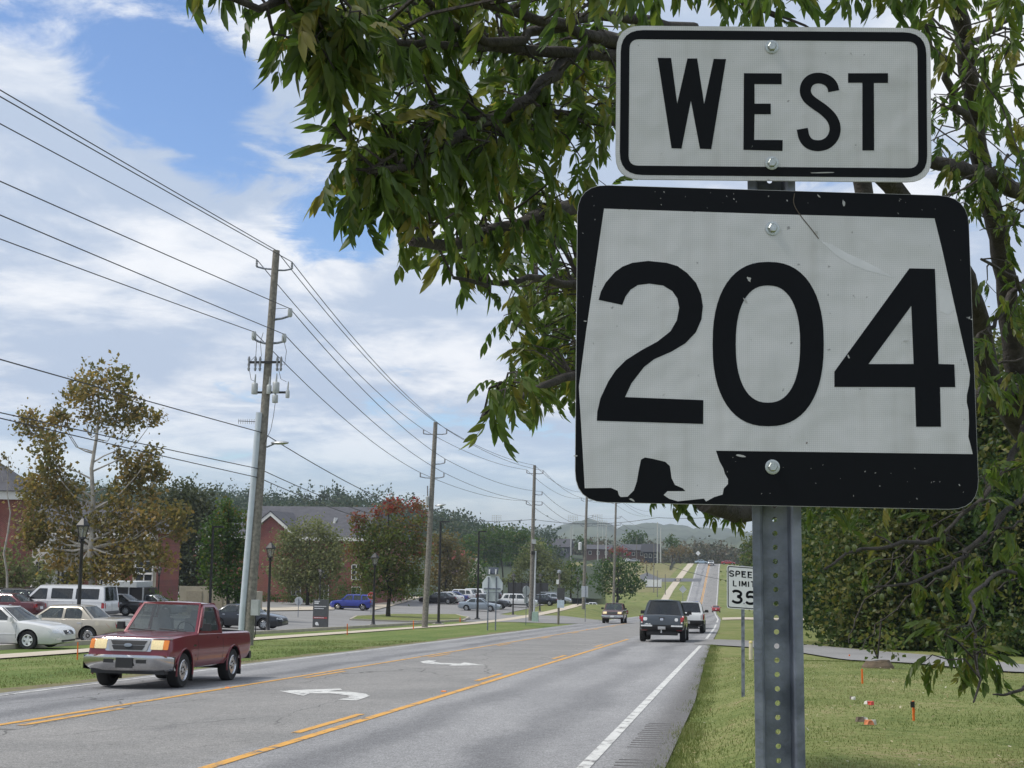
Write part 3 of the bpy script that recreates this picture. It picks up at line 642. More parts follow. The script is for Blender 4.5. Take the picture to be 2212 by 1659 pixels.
gx0, gx1, gxm = rel(Bq, aty(545, 1150, y - 1.6)).x, rel(Bq, aty(632, 1150, y - 1.6)).x, 0; gxm = rel(Bq, aty(586, 1113, y - 1.6)).x; gz0 = rel(Bq, aty(552, 1148, y - 1.6)).z; gz1 = rel(Bq, aty(586, 1116, y - 1.6)).z; gx1 = 2 * gxm - gx0
q = MB(); q.add([(gx0, -1.6, -.5), (gx1, -1.6, -.5), (gx1, -1.6, gz0), (gxm, -1.6, gz1), (gx0, -1.6, gz0), (gx0, 8, -.5), (gx1, 8, -.5), (gx1, 8, gz0), (gxm, 8, gz1), (gx0, 8, gz0)], [(0, 1, 2, 3, 4), (1, 6, 7, 2), (5, 0, 4, 9)]); q.build('gable_wall', BRICK, Bq)
q = MB()
for sx, xe in ((-1, gx0), (1, gx1)):
    q.add([(xe + sx * .5, -1.95, gz0 - .35), (gxm, -1.95, gz1 + .12), (gxm, -1.95, gz1 + .55), (xe + sx * .5, -1.95, gz0 + .1), (xe + sx * .5, -1.55, gz0 - .35), (gxm, -1.55, gz1 + .12), (gxm, -1.55, gz1 + .55), (xe + sx * .5, -1.55, gz0 + .1)], [(0, 1, 2, 3), (7, 6, 5, 4), (0, 4, 5, 1), (3, 2, 6, 7), (0, 3, 7, 4)])
q.build('gable_trim', TRIM, Bq)
q = MB()
for sx, xe in ((-1, gx0), (1, gx1)):
    q.add([(xe + sx * .55, -2.0, gz0 + .12), (gxm, -2.0, gz1 + .58), (gxm, 9, gz1 + .58), (xe + sx * .55, 9, gz0 + .12), (xe + sx * .55, -2.0, gz0 + .24), (gxm, -2.0, gz1 + .7), (gxm, 9, gz1 + .7), (xe + sx * .55, 9, gz0 + .24)], [(0, 1, 5, 4), (4, 5, 6, 7), (3, 2, 1, 0), (0, 4, 7, 3)])
q.build('gable_roof', SLATE, Bq)
for px, py in ((723, 1139), (728 + 0, 1139), (773, 1143)):
    if px == 728: continue
    p = rel(Bq, aty(px, py + 6, y + 4)); q = MB(); q.add([(p.x - .45, 3.6, p.z - .6), (p.x + .45, 3.6, p.z - .6), (p.x, 3.6, p.z + 1.5), (p.x - .45, 7, p.z - .6), (p.x + .45, 7, p.z - .6), (p.x, 7, p.z + 1.5)], [(0, 1, 2), (1, 4, 5, 2), (3, 0, 2, 5)]); q.build('dormer', TRIM, Bq)
p = rel(Bq, aty(430, 1182, y)); MB().box((p.x, -.05, p.z), (.9, .12, 1.5)).build('panel', TRIM, Bq)
for px, py in ((700, 1232), (700, 1280), (770, 1236), (770, 1284), (640, 1270), (480, 1285), (455, 1240)):
    p = rel(Bq, aty(px, py, y)); window(Bq, p.x, 0, p.z, 1.1, 1.7)
# service yard: beige block enclosure, hedge, screened bin store
y = 101.0
E_ = thing('service_enclosure', 'beige block wall enclosure beside the clipped hedge', 'enclosure', gy(440, y)); s0 = rel(E_, gy(386, y)).x; s1 = rel(E_, gy(497, y)).x; ht = rel(E_, aty(440, 1267, y)).z
MB().box(((s0 + s1) / 2, 0, ht / 2), (s1 - s0, .25, ht)).build('front_wall', STONE, E_); [MB().box((xx, 2.2, ht / 2 - .1), (.24, 4, ht - .2)).build('side_wall', STONE, E_) for xx in (s1 - .12, s0 + .12)]
for k in range(2): MB().box((s0 + (s1 - s0) * (.3 + .4 * k), -.15, ht * .5), ((s1 - s0) * .3, .05, ht * .7)).build('gate', M('beige_gate', (0.36, 0.32, 0.24), .6), E_)
E2 = thing('low_service_shed', 'low cream shed with dark window band beside the enclosure', 'shed', gy(532, y - 3)); a0 = rel(E2, gy(503, y - 3)).x; a1 = rel(E2, gy(545, y - 3)).x; ht = rel(E2, aty(520, 1278, y - 3)).z
MB().box(((a0 + a1) / 2, 1, ht / 2), (a1 - a0, 2, ht)).build('wall', STONE, E2); MB().box(((a0 + a1) / 2, -.02, ht * .75), ((a1 - a0) * .85, .06, ht * .28)).build('window', PANE, E2)
E3 = thing('bin_store', 'black screened bin store under a pale flat canopy', 'shed', gy(258, 97)); a0 = rel(E3, gy(216, 97)).x; a1 = rel(E3, gy(308, 97)).x; h0 = rel(E3, aty(258, 1256, 97)).z; h1 = rel(E3, aty(258, 1268, 97)).z
MB().box(((a0 + a1) / 2, 1.2, h1 / 2), (a1 - a0, 2.4, h1 - .05)).build('screen', BLACKM, E3); MB().box(((a0 * .55 + a1 * .45), 1.2, (h0 + h1) / 2), ((a1 - a0) * .8, 2.8, h0 - h1)).build('canopy', M('pale_canopy', (.55, .58, .58), .5), E3)
for k in range(4): MB().box((a0 + (a1 - a0) * k / 3, -.08, h1 / 2), (.1, .1, h1 + .1)).build('post', ALU, E3)
# low roadside building with a stone gable
y = 245.0; Rq = thing('stone_gabled_diner', 'brown roofed low building with a stone gable end among trees', 'building', gy(1000, y)); f = lambda px, py, dy=0: rel(Rq, aty(px, py, y + dy))
a, b_, c = f(948, 1240), f(1012, 1240), f(1031, 1206); e = f(1056, 1240)
q = MB(); q.add([(a.x, 0, -1), (e.x, 0, -1), (e.x, 0, a.z), (a.x, 0, a.z), (a.x, 12, -1), (e.x, 12, -1), (e.x, 12, a.z), (a.x, 12, a.z)], [(0, 1, 2, 3), (1, 5, 6, 2), (4, 0, 3, 7)]); q.build('wall', STONE, Rq)
zr = f(960, 1204).z; q = MB(); q.add([(a.x - .5, -.8, a.z), (e.x - 3.2, -.8, a.z), (e.x - 3.2, 6, zr), (a.x - .5, 6, zr), (a.x - .5, 12.8, a.z), (e.x - 3.2, 12.8, a.z)], [(0, 1, 2, 3), (3, 2, 5, 4), (0, 3, 4), (1, 5, 2)]); q.build('roof', M('brown_shingles', (.085, .055, .05), .9, 0, .2, 3, bump=.3), Rq)
q = MB(); q.add([(b_.x, -1, a.z - 1.5), (e.x, -1, a.z - 1.5), (c.x, -1, c.z), (b_.x, 0.6, a.z - 1.5), (e.x, .6, a.z - 1.5), (c.x, .6, c.z)], [(0, 1, 2), (5, 4, 3), (0, 2, 5, 3), (1, 4, 5, 2)]); q.build('gable', M('gable_stone', (.45, .42, .36), .9, 0, .3, 5), Rq)
for px in (967, 987): MB().tube([(f(px, 1200).x, 5, zr - .5), (f(px, 1200).x, 5, zr + 1.3)], .45, 10).build('roof_vent', M('red_white_vent', (.45, .12, .10), .5), Rq)
# dark screen fence
y = 214.0; Fq = thing('screen_fence', 'dark grey fabric screen fence behind the parked cars', 'fence', gy(1140, y)); f = lambda px, py: rel(Fq, aty(px, py, y)); a, b_ = f(1098, 1258), f(1185, 1260)
for k in range(6):
    x0 = a.x + (b_.x - a.x) * k / 6; x1 = a.x + (b_.x - a.x) * (k + 1) / 6; MB().box(((x0 + x1) / 2, 0, a.z / 2), (x1 - x0 - .12, .08, a.z)).build('panel', M('screen_fabric', (.045, .045, .052), .8), Fq); MB().tube([(x0, 0, -.1), (x0, 0, a.z + .25)], .06, 6).build('post', BLACKM, Fq)
# houses beyond the crest
def house(name, label, px0, px1, py_e, py_r, py_b, y, roofm, wallm, over=0.6, dp=9, nw=3, door=False):
    o = thing(name, label, 'house', gy((px0 + px1) / 2, y)); f = lambda px, py: rel(o, aty(px, py, y)); a, b_ = f(px0, py_e), f(px1, py_e); zr = f(px0, py_r).z
    MB().box(((a.x + b_.x) / 2, dp / 2, (a.z - 2) / 2), (b_.x - a.x, dp, a.z + 2)).build('wall', wallm, o)
    q = MB(); q.add([(a.x - over, -over, a.z), (b_.x + over, -over, a.z), (b_.x + over, dp + over, a.z), (a.x - over, dp + over, a.z), (a.x - over, dp / 2, zr), (b_.x + over, dp / 2, zr)], [(0, 1, 5, 4), (2, 3, 4, 5), (1, 2, 5), (3, 0, 4), (3, 2, 1, 0)]); q.build('roof', roofm, o)
    for k in range(nw):
        x = a.x + (b_.x - a.x) * (k + .5) / nw; w_ = MB().box((x, -.03, a.z - 1.3), (1.0, .08, 1.3)).build('window', TRIM, o); MB().box((x, -.07, a.z - 1.3), (.8, .04, 1.1)).build('pane', PANE, w_)
    return o
HB = M('house_brick', (.11, .07, .06), .9); HG = M('house_grey', (.13, .13, .15), .8); HR = M('house_roof', (.075, .075, .085), .9, 0, .15, 2)
house('house', 'grey roofed house with white porch posts on the far rise', 1176, 1230, 1181, 1163, 1203, 498, HR, HG)
house('house', 'long low dark house with a white door near the steel poles', 1266, 1318, 1186, 1176, 1205, 496, HR, HB)
house('house', 'brick house with grey roof beside the reddish shrubs', 1342, 1395, 1188, 1175, 1204, 500, HR, HB)
house('house', 'dark steep roofed house left of the two steel poles', 1390, 1420, 1192, 1174, 1204, 492, M('dark_roof', (.03, .032, .036), .8), M('dark_cladding', (.035, .037, .05), .8), 1.0)
STEEL = M('pale_steel', (.50, .50, .47), .55, .2)
for px, p1, lab in ((1233, 1137, 'pale steel pole beside the grey roofed house'), (1291, 1152, 'short pale steel pole in front of the low dark house'), (1309, 1134, 'slim pale steel pole behind the low dark house'), (1420, 1128, 'thick pale steel pole beside the steep roofed house'), (1427, 1140, 'pale steel pole close behind the thick one')):
    o = gy(px, 489); h = aty(px, p1, 489).z - o.z; tag(MB().tube([(0, 0, -.3), (0, 0, h)], [.24, .16], 8).build('steel_pole', STEEL, loc=o), lab, 'pole', 'steel poles on the far rise')
for px, p0, lab in ((1238, 1113, 'stadium light rack left of the hump backed far hill'), (1291, 1111, 'stadium light rack over the hump backed far hill'), (1073, 1112, 'stadium light rack above the dark trees beside a utility pole'), (1302, 1124, 'smaller stadium light rack beyond the far hill crest')):
    o = thing('stadium_light', lab, 'light mast', aty(px, p0, 1150), 0, 'stadium light masts'); MB().tube([(0, 0, 0), (0, 0, -26)], [.18, .3], 6).build('mast', STEEL, o); q = MB()
    for k in range(4): q.box((0, 0, -.6 - 1.5 * k), (7.5, .12, .14))
    for k in range(5): q.box((-3.6 + 1.8 * k, 0, -2.8), (.12, .1, 5.2))
    q.build('rack', STEEL, o)
    for r_ in range(4):
        for k in range(5): MB().box((-3.6 + 1.8 * k, -.25, -.6 - 1.5 * r_), (.7, .3, .6)).build('floodlight', STEEL, o)

# ------------------------------------------------------------------ trees of the left side
LM_SYC = leafmat('sycamore_leaf', (0.115, 0.12, 0.04), (0.195, 0.165, 0.055), (0.31, 0.22, 0.085), 0.45)
LM_GRN = leafmat('green_leaf', (0.042, 0.085, 0.017), (0.075, 0.125, 0.026), (0.22, 0.13, 0.035), 0.42)
LM_OLV = leafmat('olive_leaf', (0.11, 0.13, 0.052), (0.165, 0.185, 0.075), (0.22, 0.215, 0.105), 0.42)
LM_MAP = leafmat('maple_leaf', (0.07, 0.115, 0.026), (0.14, 0.15, 0.042), (0.27, 0.05, 0.05), 0.42)
LM_BGT = leafmat('grey_green_leaf', (0.045, 0.06, 0.03), (0.07, 0.085, 0.038), (0.10, 0.10, 0.04), 0.3)
LM_BRN = leafmat('bronze_leaf', (0.085, 0.088, 0.03), (0.14, 0.12, 0.042), (0.19, 0.13, 0.055), 0.38)
WBARK = M('pale_sycamore_bark', (0.36, 0.335, 0.29), 0.9, 0, 0.3, 3)
B = pxblobs
tree('sycamore', 'tall thinning sycamore with bronze leaves and a pale trunk behind the car park', gy(190, 88),
     B([(228, 818, 40), (165, 845, 34), (205, 860, 34), (262, 852, 34), (178, 900, 30), (300, 895, 30), (330, 905, 20), (245, 905, 42), (140, 905, 18), (40, 905, 28), (75, 930, 36), (105, 960, 36), (118, 1010, 34), (135, 905, 24), (72, 1050, 42), (110, 1060, 45), (150, 1075, 40), (60, 1100, 42), (272, 1000, 34), (300, 1015, 34), (330, 985, 24), (340, 1020, 22), (285, 1045, 36), (250, 1080, 36), (310, 1080, 30), (330, 1130, 40), (365, 1115, 28), (390, 1110, 22), (380, 1150, 26), (290, 1130, 42), (230, 1135, 44), (150, 1140, 44), (90, 1145, 42), (60, 1165, 32), (250, 1190, 42), (310, 1195, 40), (190, 1190, 40), (345, 1210, 26), (130, 1195, 36), (270, 1235, 30), (180, 1235, 34), (225, 1235, 30), (150, 1255, 26)], 88, .8),
     LM_SYC, 0.16, 3.7, 0.26, WBARK, fork=0.3, top=aty(212, 830, 88), tvar=.4)
tree('round_shrub_tree', 'bushy green tree with yellowing leaves behind the parked dark cars', gy(50, 99), B([(15, 1215, 45, .3), (50, 1235, 42, .4), (85, 1255, 30, .35), (100, 1245, 26, .6), (20, 1255, 36, .5), (-20, 1230, 40)], 99), LM_OLV, 0.16, 2.6, .12)
tree('bare_topped_tree', 'thin half bare tree above the white corniced block', gy(15, 93), B([(10, 985, 16), (25, 1010, 14), (0, 1005, 14), (35, 1040, 10)], 93), LM_BRN, .13, 1.0, .1, WBARK)
tree('grey_green_tree', 'loose grey green tree behind the brick halls', gy(400, 135), B([(372, 1075, 32), (395, 1062, 34), (430, 1075, 34), (452, 1095, 28), (355, 1110, 40), (400, 1115, 45), (440, 1125, 40), (380, 1165, 45), (420, 1175, 45), (360, 1210, 42), (400, 1225, 45), (345, 1240, 35), (440, 1220, 36), (375, 1262, 34), (410, 1265, 34), (440, 1262, 30), (350, 1265, 30), (395, 1195, 45), (365, 1150, 40)], 132), LM_BGT, .2, 3.0, .25)
tree('young_maple', 'dark green maple with orange flecks left of the tall utility pole', gy(494, 97), B([(498, 1098, 22, .45), (480, 1120, 30, .45), (512, 1128, 28, .5), (462, 1150, 30, .3), (495, 1155, 34, .35), (520, 1165, 26, .5), (450, 1185, 22, .2), (480, 1195, 36, .25), (512, 1205, 32, .3), (460, 1225, 30, .2), (495, 1240, 36, .15), (520, 1245, 26, .2), (475, 1262, 26, .15), (505, 1275, 22, .15)], 97), LM_GRN, .13, 3.6, .16, tvar=.28)
tree('olive_tree', 'broad dusty olive tree in front of the gabled hall', gy(664, 150), B([(655, 1155, 34), (690, 1150, 34), (625, 1172, 34), (715, 1170, 30), (655, 1190, 42), (700, 1195, 42), (615, 1205, 34), (735, 1200, 26), (640, 1230, 40), (685, 1235, 42), (725, 1232, 32), (605, 1240, 26), (660, 1265, 34), (700, 1265, 32), (630, 1262, 26)], 150), LM_OLV, .17, 2.6, .2)
tree('red_tipped_maple', 'large maple turning red at the top beside the campus sign', gy(838, 124), B([(846, 1085, 17, .95), (836, 1102, 20, .85), (860, 1098, 15, .9), (815, 1108, 14, .85), (898, 1088, 17, .85), (912, 1100, 14, .75), (768, 1125, 16, .7), (785, 1120, 14, .75), (765, 1142, 12, .9), (800, 1130, 24, .4), (835, 1138, 28, .35), (875, 1130, 26, .45), (905, 1128, 22, .6), (785, 1165, 24, .45), (820, 1170, 34, .25), (860, 1170, 36, .3), (900, 1165, 30, .5), (765, 1190, 20, .5), (795, 1205, 34, .3), (840, 1210, 38, .2), (885, 1205, 36, .35), (915, 1195, 22, .6), (775, 1235, 24, .4), (810, 1245, 36, .3), (855, 1248, 38, .3), (895, 1245, 30, .35), (790, 1265, 20, .5), (830, 1272, 26, .35), (872, 1270, 28, .4), (905, 1262, 18, .3)], 124, .5), LM_MAP, .14, 3.0, .2, tvar=.2, fork=.25)
tree('bronze_tree', 'bronze green tree behind the black light pole', gy(962, 226), B([(950, 1165, 26), (975, 1170, 30), (940, 1195, 28), (975, 1205, 36), (1000, 1215, 24), (945, 1230, 32), (985, 1240, 34), (935, 1262, 28), (965, 1268, 32), (1000, 1262, 20)], 226), LM_BRN, .26, 2.4, .22)
tree('round_green_tree', 'round green tree left of the stone gabled building', gy(1020, 236), B([(1030, 1228, 22, .3), (1015, 1250, 24, .2), (1042, 1255, 24, .2), (1000, 1272, 20, .3), (1030, 1278, 22, .2), (1060, 1262, 18, .3)], 236), LM_GRN, .26, 2.4, .2)
tree('spreading_tree', 'spreading yellow green tree behind the two post sign', gy(1150, 250), B([(1158, 1185, 20), (1145, 1200, 24), (1172, 1205, 24), (1130, 1222, 24), (1160, 1228, 28), (1190, 1220, 22), (1210, 1235, 24), (1115, 1242, 20), (1145, 1252, 24), (1180, 1252, 28), (1215, 1258, 22), (1100, 1255, 14)], 250, tb=.3), LM_OLV, .26, 2.5, .25)
tree('dark_round_tree', 'dark round tree left of the oncoming maroon truck', gy(1232, 256), B([(1235, 1225, 18), (1222, 1245, 20), (1248, 1248, 20), (1235, 1265, 20)], 256, tb=.35), LM_GRN, .26, 2.4, .2)
tree('roadside_clump_tree', 'wide dark green tree clump above the oncoming maroon truck', gy(1333, 270), B([(1300, 1228, 20, .3), (1325, 1222, 22, .2), (1352, 1225, 20, .15), (1372, 1232, 16, .1), (1290, 1250, 20, .3), (1318, 1252, 24, .2), (1350, 1252, 24, .15), (1375, 1258, 16, .1), (1305, 1272, 18, .2), (1335, 1275, 22, .15), (1362, 1272, 18, .1)], 270), LM_GRN, .27, 2.6, .3)
tree('red_shrub_tree', 'reddish brown shrub before the brick houses on the rise', gy(1335, 470), B([(1325, 1192, 9, .8), (1340, 1188, 10, .8), (1352, 1195, 8, .8)], 470), LM_MAP, .35, 2.4, .15)
tree('bare_grey_tree', 'bare greyish tree at the edge of the dry field', gy(1398, 436), B([(1395, 1215, 10, .9), (1405, 1220, 10, .8), (1388, 1224, 8, .8)], 436), LM_BRN, .3, .9, .2)
tree('rust_tree', 'rust coloured tree right of the two steel poles', gy(1470, 492), B([(1455, 1190, 12, .8), (1475, 1188, 12, .8), (1490, 1194, 9, .7), (1440, 1195, 8, .8)], 492), LM_BRN, .4, 2.2, .2)
tree('dark_cedar', 'dark rounded cedar behind the brick house with grey roof', gy(1372, 520), B([(1365, 1158, 15, .2), (1385, 1160, 15, .2), (1375, 1172, 16, .2), (1355, 1172, 12, .2)], 520), LM_GRN, .45, 2.6, .3)
for q in ((1260, 1168, 14, 'dark tree between the grey roofed house and the low dark house'), (1452, 1165, 13, 'dark tree behind the thick steel pole'), (1205, 1188, 7, 'small dark cypress beside the white porch posts')):
    tree('distant_tree', q[3], gy(q[0], 515), B([(q[0], q[1], q[2], .2), (q[0] - 9, q[1] + 9, q[2] * .8, .2), (q[0] + 9, q[1] + 10, q[2] * .8, .25)], 515), LM_GRN, .45, 2.4, .25, group=None)
for q in ((1012, 1172, 22, 330, 'dark oak beyond the stone gabled diner, left of its red vents'), (1045, 1160, 26, 345, 'dark oak behind the red roof vents'), (1085, 1152, 24, 350, 'dark oak left of the third utility pole'), (1120, 1155, 24, 340, 'dark oak touching the third utility pole'), (1155, 1172, 20, 335, 'dark oak just beyond the third utility pole')):
    px, py, r, yy, lab = q; tree('dark_oak', lab, gy(px, yy), B([(px, py, r, .3), (px - 15, py + 14, r * .8, .25), (px + 15, py + 12, r * .85, .3), (px, py + 32, r, .2), (px - 18, py + 45, r * .8, .3), (px + 18, py + 44, r * .8, .2)], yy), LM_GRN, .34, 2.4, .3, group='dark oaks beyond the diner')
# clipped hedges and foundation shrubs
def hedge(name, lab, px0, px1, py, y, hh, lm, dp=1.2):
    a = gy(px0, y); b_ = gy(px1, y); n = max(2, int((b_ - a).length / .8)); bl = [(tuple(a.lerp(b_, i / n) + Vector((0, rnd.uniform(-.2, .2), hh * .55))), (.75, dp * .6, hh * .55), rnd.gauss(.3, .1)) for i in range(n + 1)]
    o = thing(name, lab, 'hedge', a.lerp(b_, .5)); C, S, T = blobleaves([((c[0] - o.location.x, c[1] - o.location.y, c[2] - o.location.z), r, t_) for c, r, t_ in bl], .1, 2.6, .2, K=14); V, F, T = leafcards(C, S, T)
    link('foliage', npmesh('foliage', V, F, lm, T), o); mb = MB()
    for c, r, t_ in bl: mb.tube([(c[0] - o.location.x, c[1] - o.location.y, -.1), (c[0] - o.location.x, c[1] - o.location.y, hh * .6)], .03, 4)
    mb.build('stem', BARK, o)
hedge('hedge', 'clipped green hedge left of the beige enclosure', 300, 368, 1290, 98, 1.5, LM_GRN)
hedge('hedge', 'low clipped hedge along the foot of the gabled hall', 570, 760, 1312, 156, 1.1, LM_GRN)
hedge('hedge', 'rounded clipped hedge by the bike rack behind the maple', 880, 940, 1295, 182, 1.3, LM_GRN)
hedge('hedge', 'loose green shrubs between the olive tree and the maple', 735, 800, 1290, 158, 2.4, LM_GRN, 2)
br_ = thing('bike_rack', 'row of pale hoop bike stands behind the blue car', 'bike rack', gy(840, 172))
for k in range(7):
    x = -3 + k * .9; MB().tube([(x, 0, -.1), (x, 0, .9), (x + .12, 0, 1.05), (x + .3, 0, 1.05), (x + .42, 0, .9), (x + .42, 0, -.1)], .035, 6).build('hoop', STEEL, br_)

# ------------------------------------------------------------------ wood on the right
LM_WD = leafmat('woodland_leaf', (0.030, 0.060, 0.016), (0.058, 0.092, 0.022), (0.14, 0.14, 0.04), 0.42)
LM_WD2 = leafmat('woodland_leaf_light', (0.045, 0.078, 0.02), (0.078, 0.112, 0.028), (0.16, 0.155, 0.045), 0.42)
def woodtree(lab, x, y, h, rad, lm, s, low=0.05, dens=2.3):
    z = G(x, y); bl = []; tb0 = rnd.choice((.1, .25, .4, .55, .72))
    n = int(7 + h * .9)
    for i in range(n):
        f = low + (1 - low) * (i + .5) / n; rr = rad * (0.55 + .55 * math.sin(math.pi * min(1, .25 + f * .75))) * .62; a = rnd.uniform(0, 6.28); d = rad * rnd.uniform(.1, .62) * (1.1 - .5 * f)
        bl.append(((x + math.cos(a) * d, y + math.sin(a) * d, z + h * f), (rr * rnd.uniform(.7, 1.25), rr, rr * rnd.uniform(.6, 1.0)), rnd.gauss(tb0, .28)))
    tree('woodland_tree', lab, (x, y, z), bl, lm, s, dens, .16, group='trees of the roadside wood', tvar=.3)
front = [gp(px, py) for px, py in ((1835, 1399), (1880, 1402), (1930, 1404), (1995, 1408), (2090, 1412), (2200, 1419), (2330, 1426))]
labs = ['behind the sign post', 'right of the sign post', 'above the orange stake by the stump', 'third along from the sign post', 'fourth along from the sign post', 'fifth along from the sign post', 'last along the driveway']
for i, p in enumerate(front):
    d = Vector((p.x, p.y, 0)).normalized(); q = p + d * rnd.uniform(2.0, 7.0)
    woodtree('leafy edge tree of the wood, %s' % labs[i], q.x, q.y, rnd.uniform(5.0, 11.5), rnd.uniform(2.3, 3.6), LM_WD if i % 2 else LM_WD2, rnd.uniform(.09, .15), rnd.uniform(0, .16), 2.0)
for i in range(6):
    p = front[i].lerp(front[min(i + 1, 6)], .5); d = Vector((p.x, p.y, 0)).normalized(); q = p + d * 9
    woodtree('tall tree in the second row of the wood, %s' % labs[i], q.x, q.y, rnd.uniform(12, 15), rnd.uniform(3.4, 4.4), LM_WD2 if i % 2 else LM_WD, .14, .12, 2.0)
for i, (x, y, h, r_) in enumerate(((7.4, 86, 11, 3.6), (7.2, 108, 12, 4.2), (6.8, 134, 12, 4.4), (6.6, 168, 12.5, 5.0), (6.0, 210, 13.5, 5.6), (4.6, 262, 14, 5.5), (4.0, 320, 15, 6), (10, 240, 15, 6.5), (11, 160, 14, 6))):
    woodtree('roadside tree on the right verge, %s' % ['nearest beyond the driveway', 'second beyond the driveway', 'third beyond the driveway', 'fourth beyond the driveway', 'fifth beyond the driveway', 'crown above the speed limit plate', 'last before the hill', 'tall one behind the verge row', 'tall one behind the third verge tree'][i], x, y, h, r_, LM_WD2 if i % 2 else LM_WD, .15 + y * .0006, .28, 2.2)
bl = []
for i in range(70):
    f = rnd.random() * 6; i0 = min(5, int(f)); p = front[i0].lerp(front[i0 + 1], f - i0); d = Vector((p.x, p.y, 0)).normalized(); q = p + d * rnd.uniform(.6, 1.8); r = rnd.uniform(.45, .95)
    bl.append(((q.x, q.y, G(q.x, q.y) + r * .7), (r, r, r), rnd.gauss(.45, .2)))
C, S, T = blobleaves(bl, .11, 2.2, .3); V, F, T = leafcards(C, S, T); link('undergrowth', npmesh('undergrowth', V, F, LM_WD, T), kind='stuff')
bl = []
for i in range(120):
    px = rnd.uniform(1640, 2700); D = rnd.uniform(78, 120); x = aty(px, 1300, D).x; h = rnd.uniform(1, 12); r = rnd.uniform(1.8, 3.0)
    if x < 6: continue
    bl.append(((x, D, G(x, D) + h), (r, r, r), rnd.gauss(.35, .2)))
C, S, T = blobleaves(bl, .3, 2.4, .3); V, F, T = leafcards(C, S, T); link('wood_interior', npmesh('wood_interior', V, F, LM_WD, T), kind='stuff')
# ------------------------------------------------------------------ vehicles (x forward, y left, z up, origin on the ground amidships)
INTR = M('car_interior', (0.05, 0.05, 0.052), 0.9)
def body_bm(S):
    tp, bt, wd = S['top'], S['bot'], S['wid']; x0, x1 = tp[0][0], tp[-1][0]; n = 44
    xs_ = sorted(set([x0 + (x1 - x0) * (0.5 - 0.5 * math.cos(math.pi * i / n)) for i in range(n + 1)]))
    zt = [tab(tp, x) for x in xs_]; zb = [tab(bt, x) for x in xs_]; ww = [tab(wd, x) for x in xs_]
    for A_ in (zt, ww):
        for _ in range(2): A_[1:-1] = [(A_[i - 1] + 2 * A_[i] + A_[i + 1]) / 4 for i in range(1, len(A_) - 1)]
    cr = S.get('crown', .03); fl = S.get('shoulder', .93)
    half = [(0, 0), (.80, 0), (.93, .05), (.985, .22), (1.0, .48), (.992, .66), (.972, .84), (fl + .015, .95), (fl - .05, .995), (.6, 1.0), (.3, 1.0), (0, 1.0)]
    bm = bmesh.new(); rows = []
    for x, a, b_, w_ in zip(xs_, zt, zb, ww):
        ring = []
        for i, (u, v) in enumerate(half): ring.append((u * w_, b_ + (a - b_) * v + (cr * (1 - (u / .9) ** 2) if v > .98 else 0)))
        full = ring + [(-p, q) for p, q in ring[-2:0:-1]]
        rows.append([bm.verts.new((x, p, q)) for p, q in full])
    m = len(rows[0])
    for r0, r1 in zip(rows, rows[1:]):
        for k in range(m): bm.faces.new((r0[k], r0[(k + 1) % m], r1[(k + 1) % m], r1[k]))
    bm.faces.new(rows[0][::-1]); bm.faces.new(rows[-1]); bmesh.ops.recalc_face_normals(bm, faces=bm.faces[:]); return bm
def boolean(me, cut, mats):
    a = bpy.data.objects.new('tmp_a', me); b_ = bpy.data.objects.new('tmp_b', cut); col.objects.link(a); col.objects.link(b_)
    md = a.modifiers.new('b', 'BOOLEAN'); md.object = b_; md.operation = 'DIFFERENCE'; md.solver = 'EXACT'; md.material_mode = 'TRANSFER'
    dg = bpy.context.evaluated_depsgraph_get(); out = bpy.data.meshes.new_from_object(a.evaluated_get(dg))
    bpy.data.objects.remove(a); bpy.data.objects.remove(b_); return out
def patch(bvh, poly, axis, sgn, off, thick=.03, res=.09):
    # polygon in the plane across `axis`, cut finely, laid on the body surface and given a rim
    bm = bmesh.new(); ar = sum(poly[i][0] * poly[(i + 1) % len(poly)][1] - poly[(i + 1) % len(poly)][0] * poly[i][1] for i in range(len(poly)))
    if ar < 0: poly = poly[::-1]
    bm.faces.new([bm.verts.new((p[0], p[1], 0)) for p in poly])
    for k in (0, 1):
        lo, hi = min(p[k] for p in poly), max(p[k] for p in poly); n = max(1, int((hi - lo) / res))
        for i in range(1, n + 1):
            c = [0, 0, 0]; c[k] = lo + (hi - lo) * i / (n + 1); d = [0, 0, 0]; d[k] = 1
            bmesh.ops.bisect_plane(bm, geom=bm.verts[:] + bm.edges[:] + bm.faces[:], plane_co=c, plane_no=d)
    bmesh.ops.triangulate(bm, faces=bm.faces[:]); last = None; todo = []
    for v in bm.verts:
        a, b_ = v.co.x, v.co.y
        if axis == 'y': o = Vector((a, 4 * sgn, b_)); d = Vector((0, -sgn, 0))
        elif axis == 'x': o = Vector((6 * sgn, a, b_)); d = Vector((-sgn, 0, 0))
        else: o = Vector((a, b_, 5)); d = Vector((0, 0, -1))
        h = bvh.ray_cast(o, d)[0]
        if h is None: todo.append((v, a, b_)); continue
        v.co = h - d * off; last = v.co.copy()
    for v, a, b_ in todo:
        l = last or Vector((0, 0, 0)); v.co = Vector((a, l.y, b_)) if axis == 'y' else (Vector((l.x, a, b_)) if axis == 'x' else Vector((a, b_, l.z)))
    dv = {'y': Vector((0, -sgn, 0)), 'x': Vector((-sgn, 0, 0)), 'z': Vector((0, 0, -1))}[axis] * thick
    r = bmesh.ops.extrude_edge_only(bm, edges=[e for e in bm.edges if e.is_boundary])
    for v in r['geom']:
        if isinstance(v, bmesh.types.BMVert): v.co += dv
    bmesh.ops.recalc_face_normals(bm, faces=bm.faces[:]); return bm
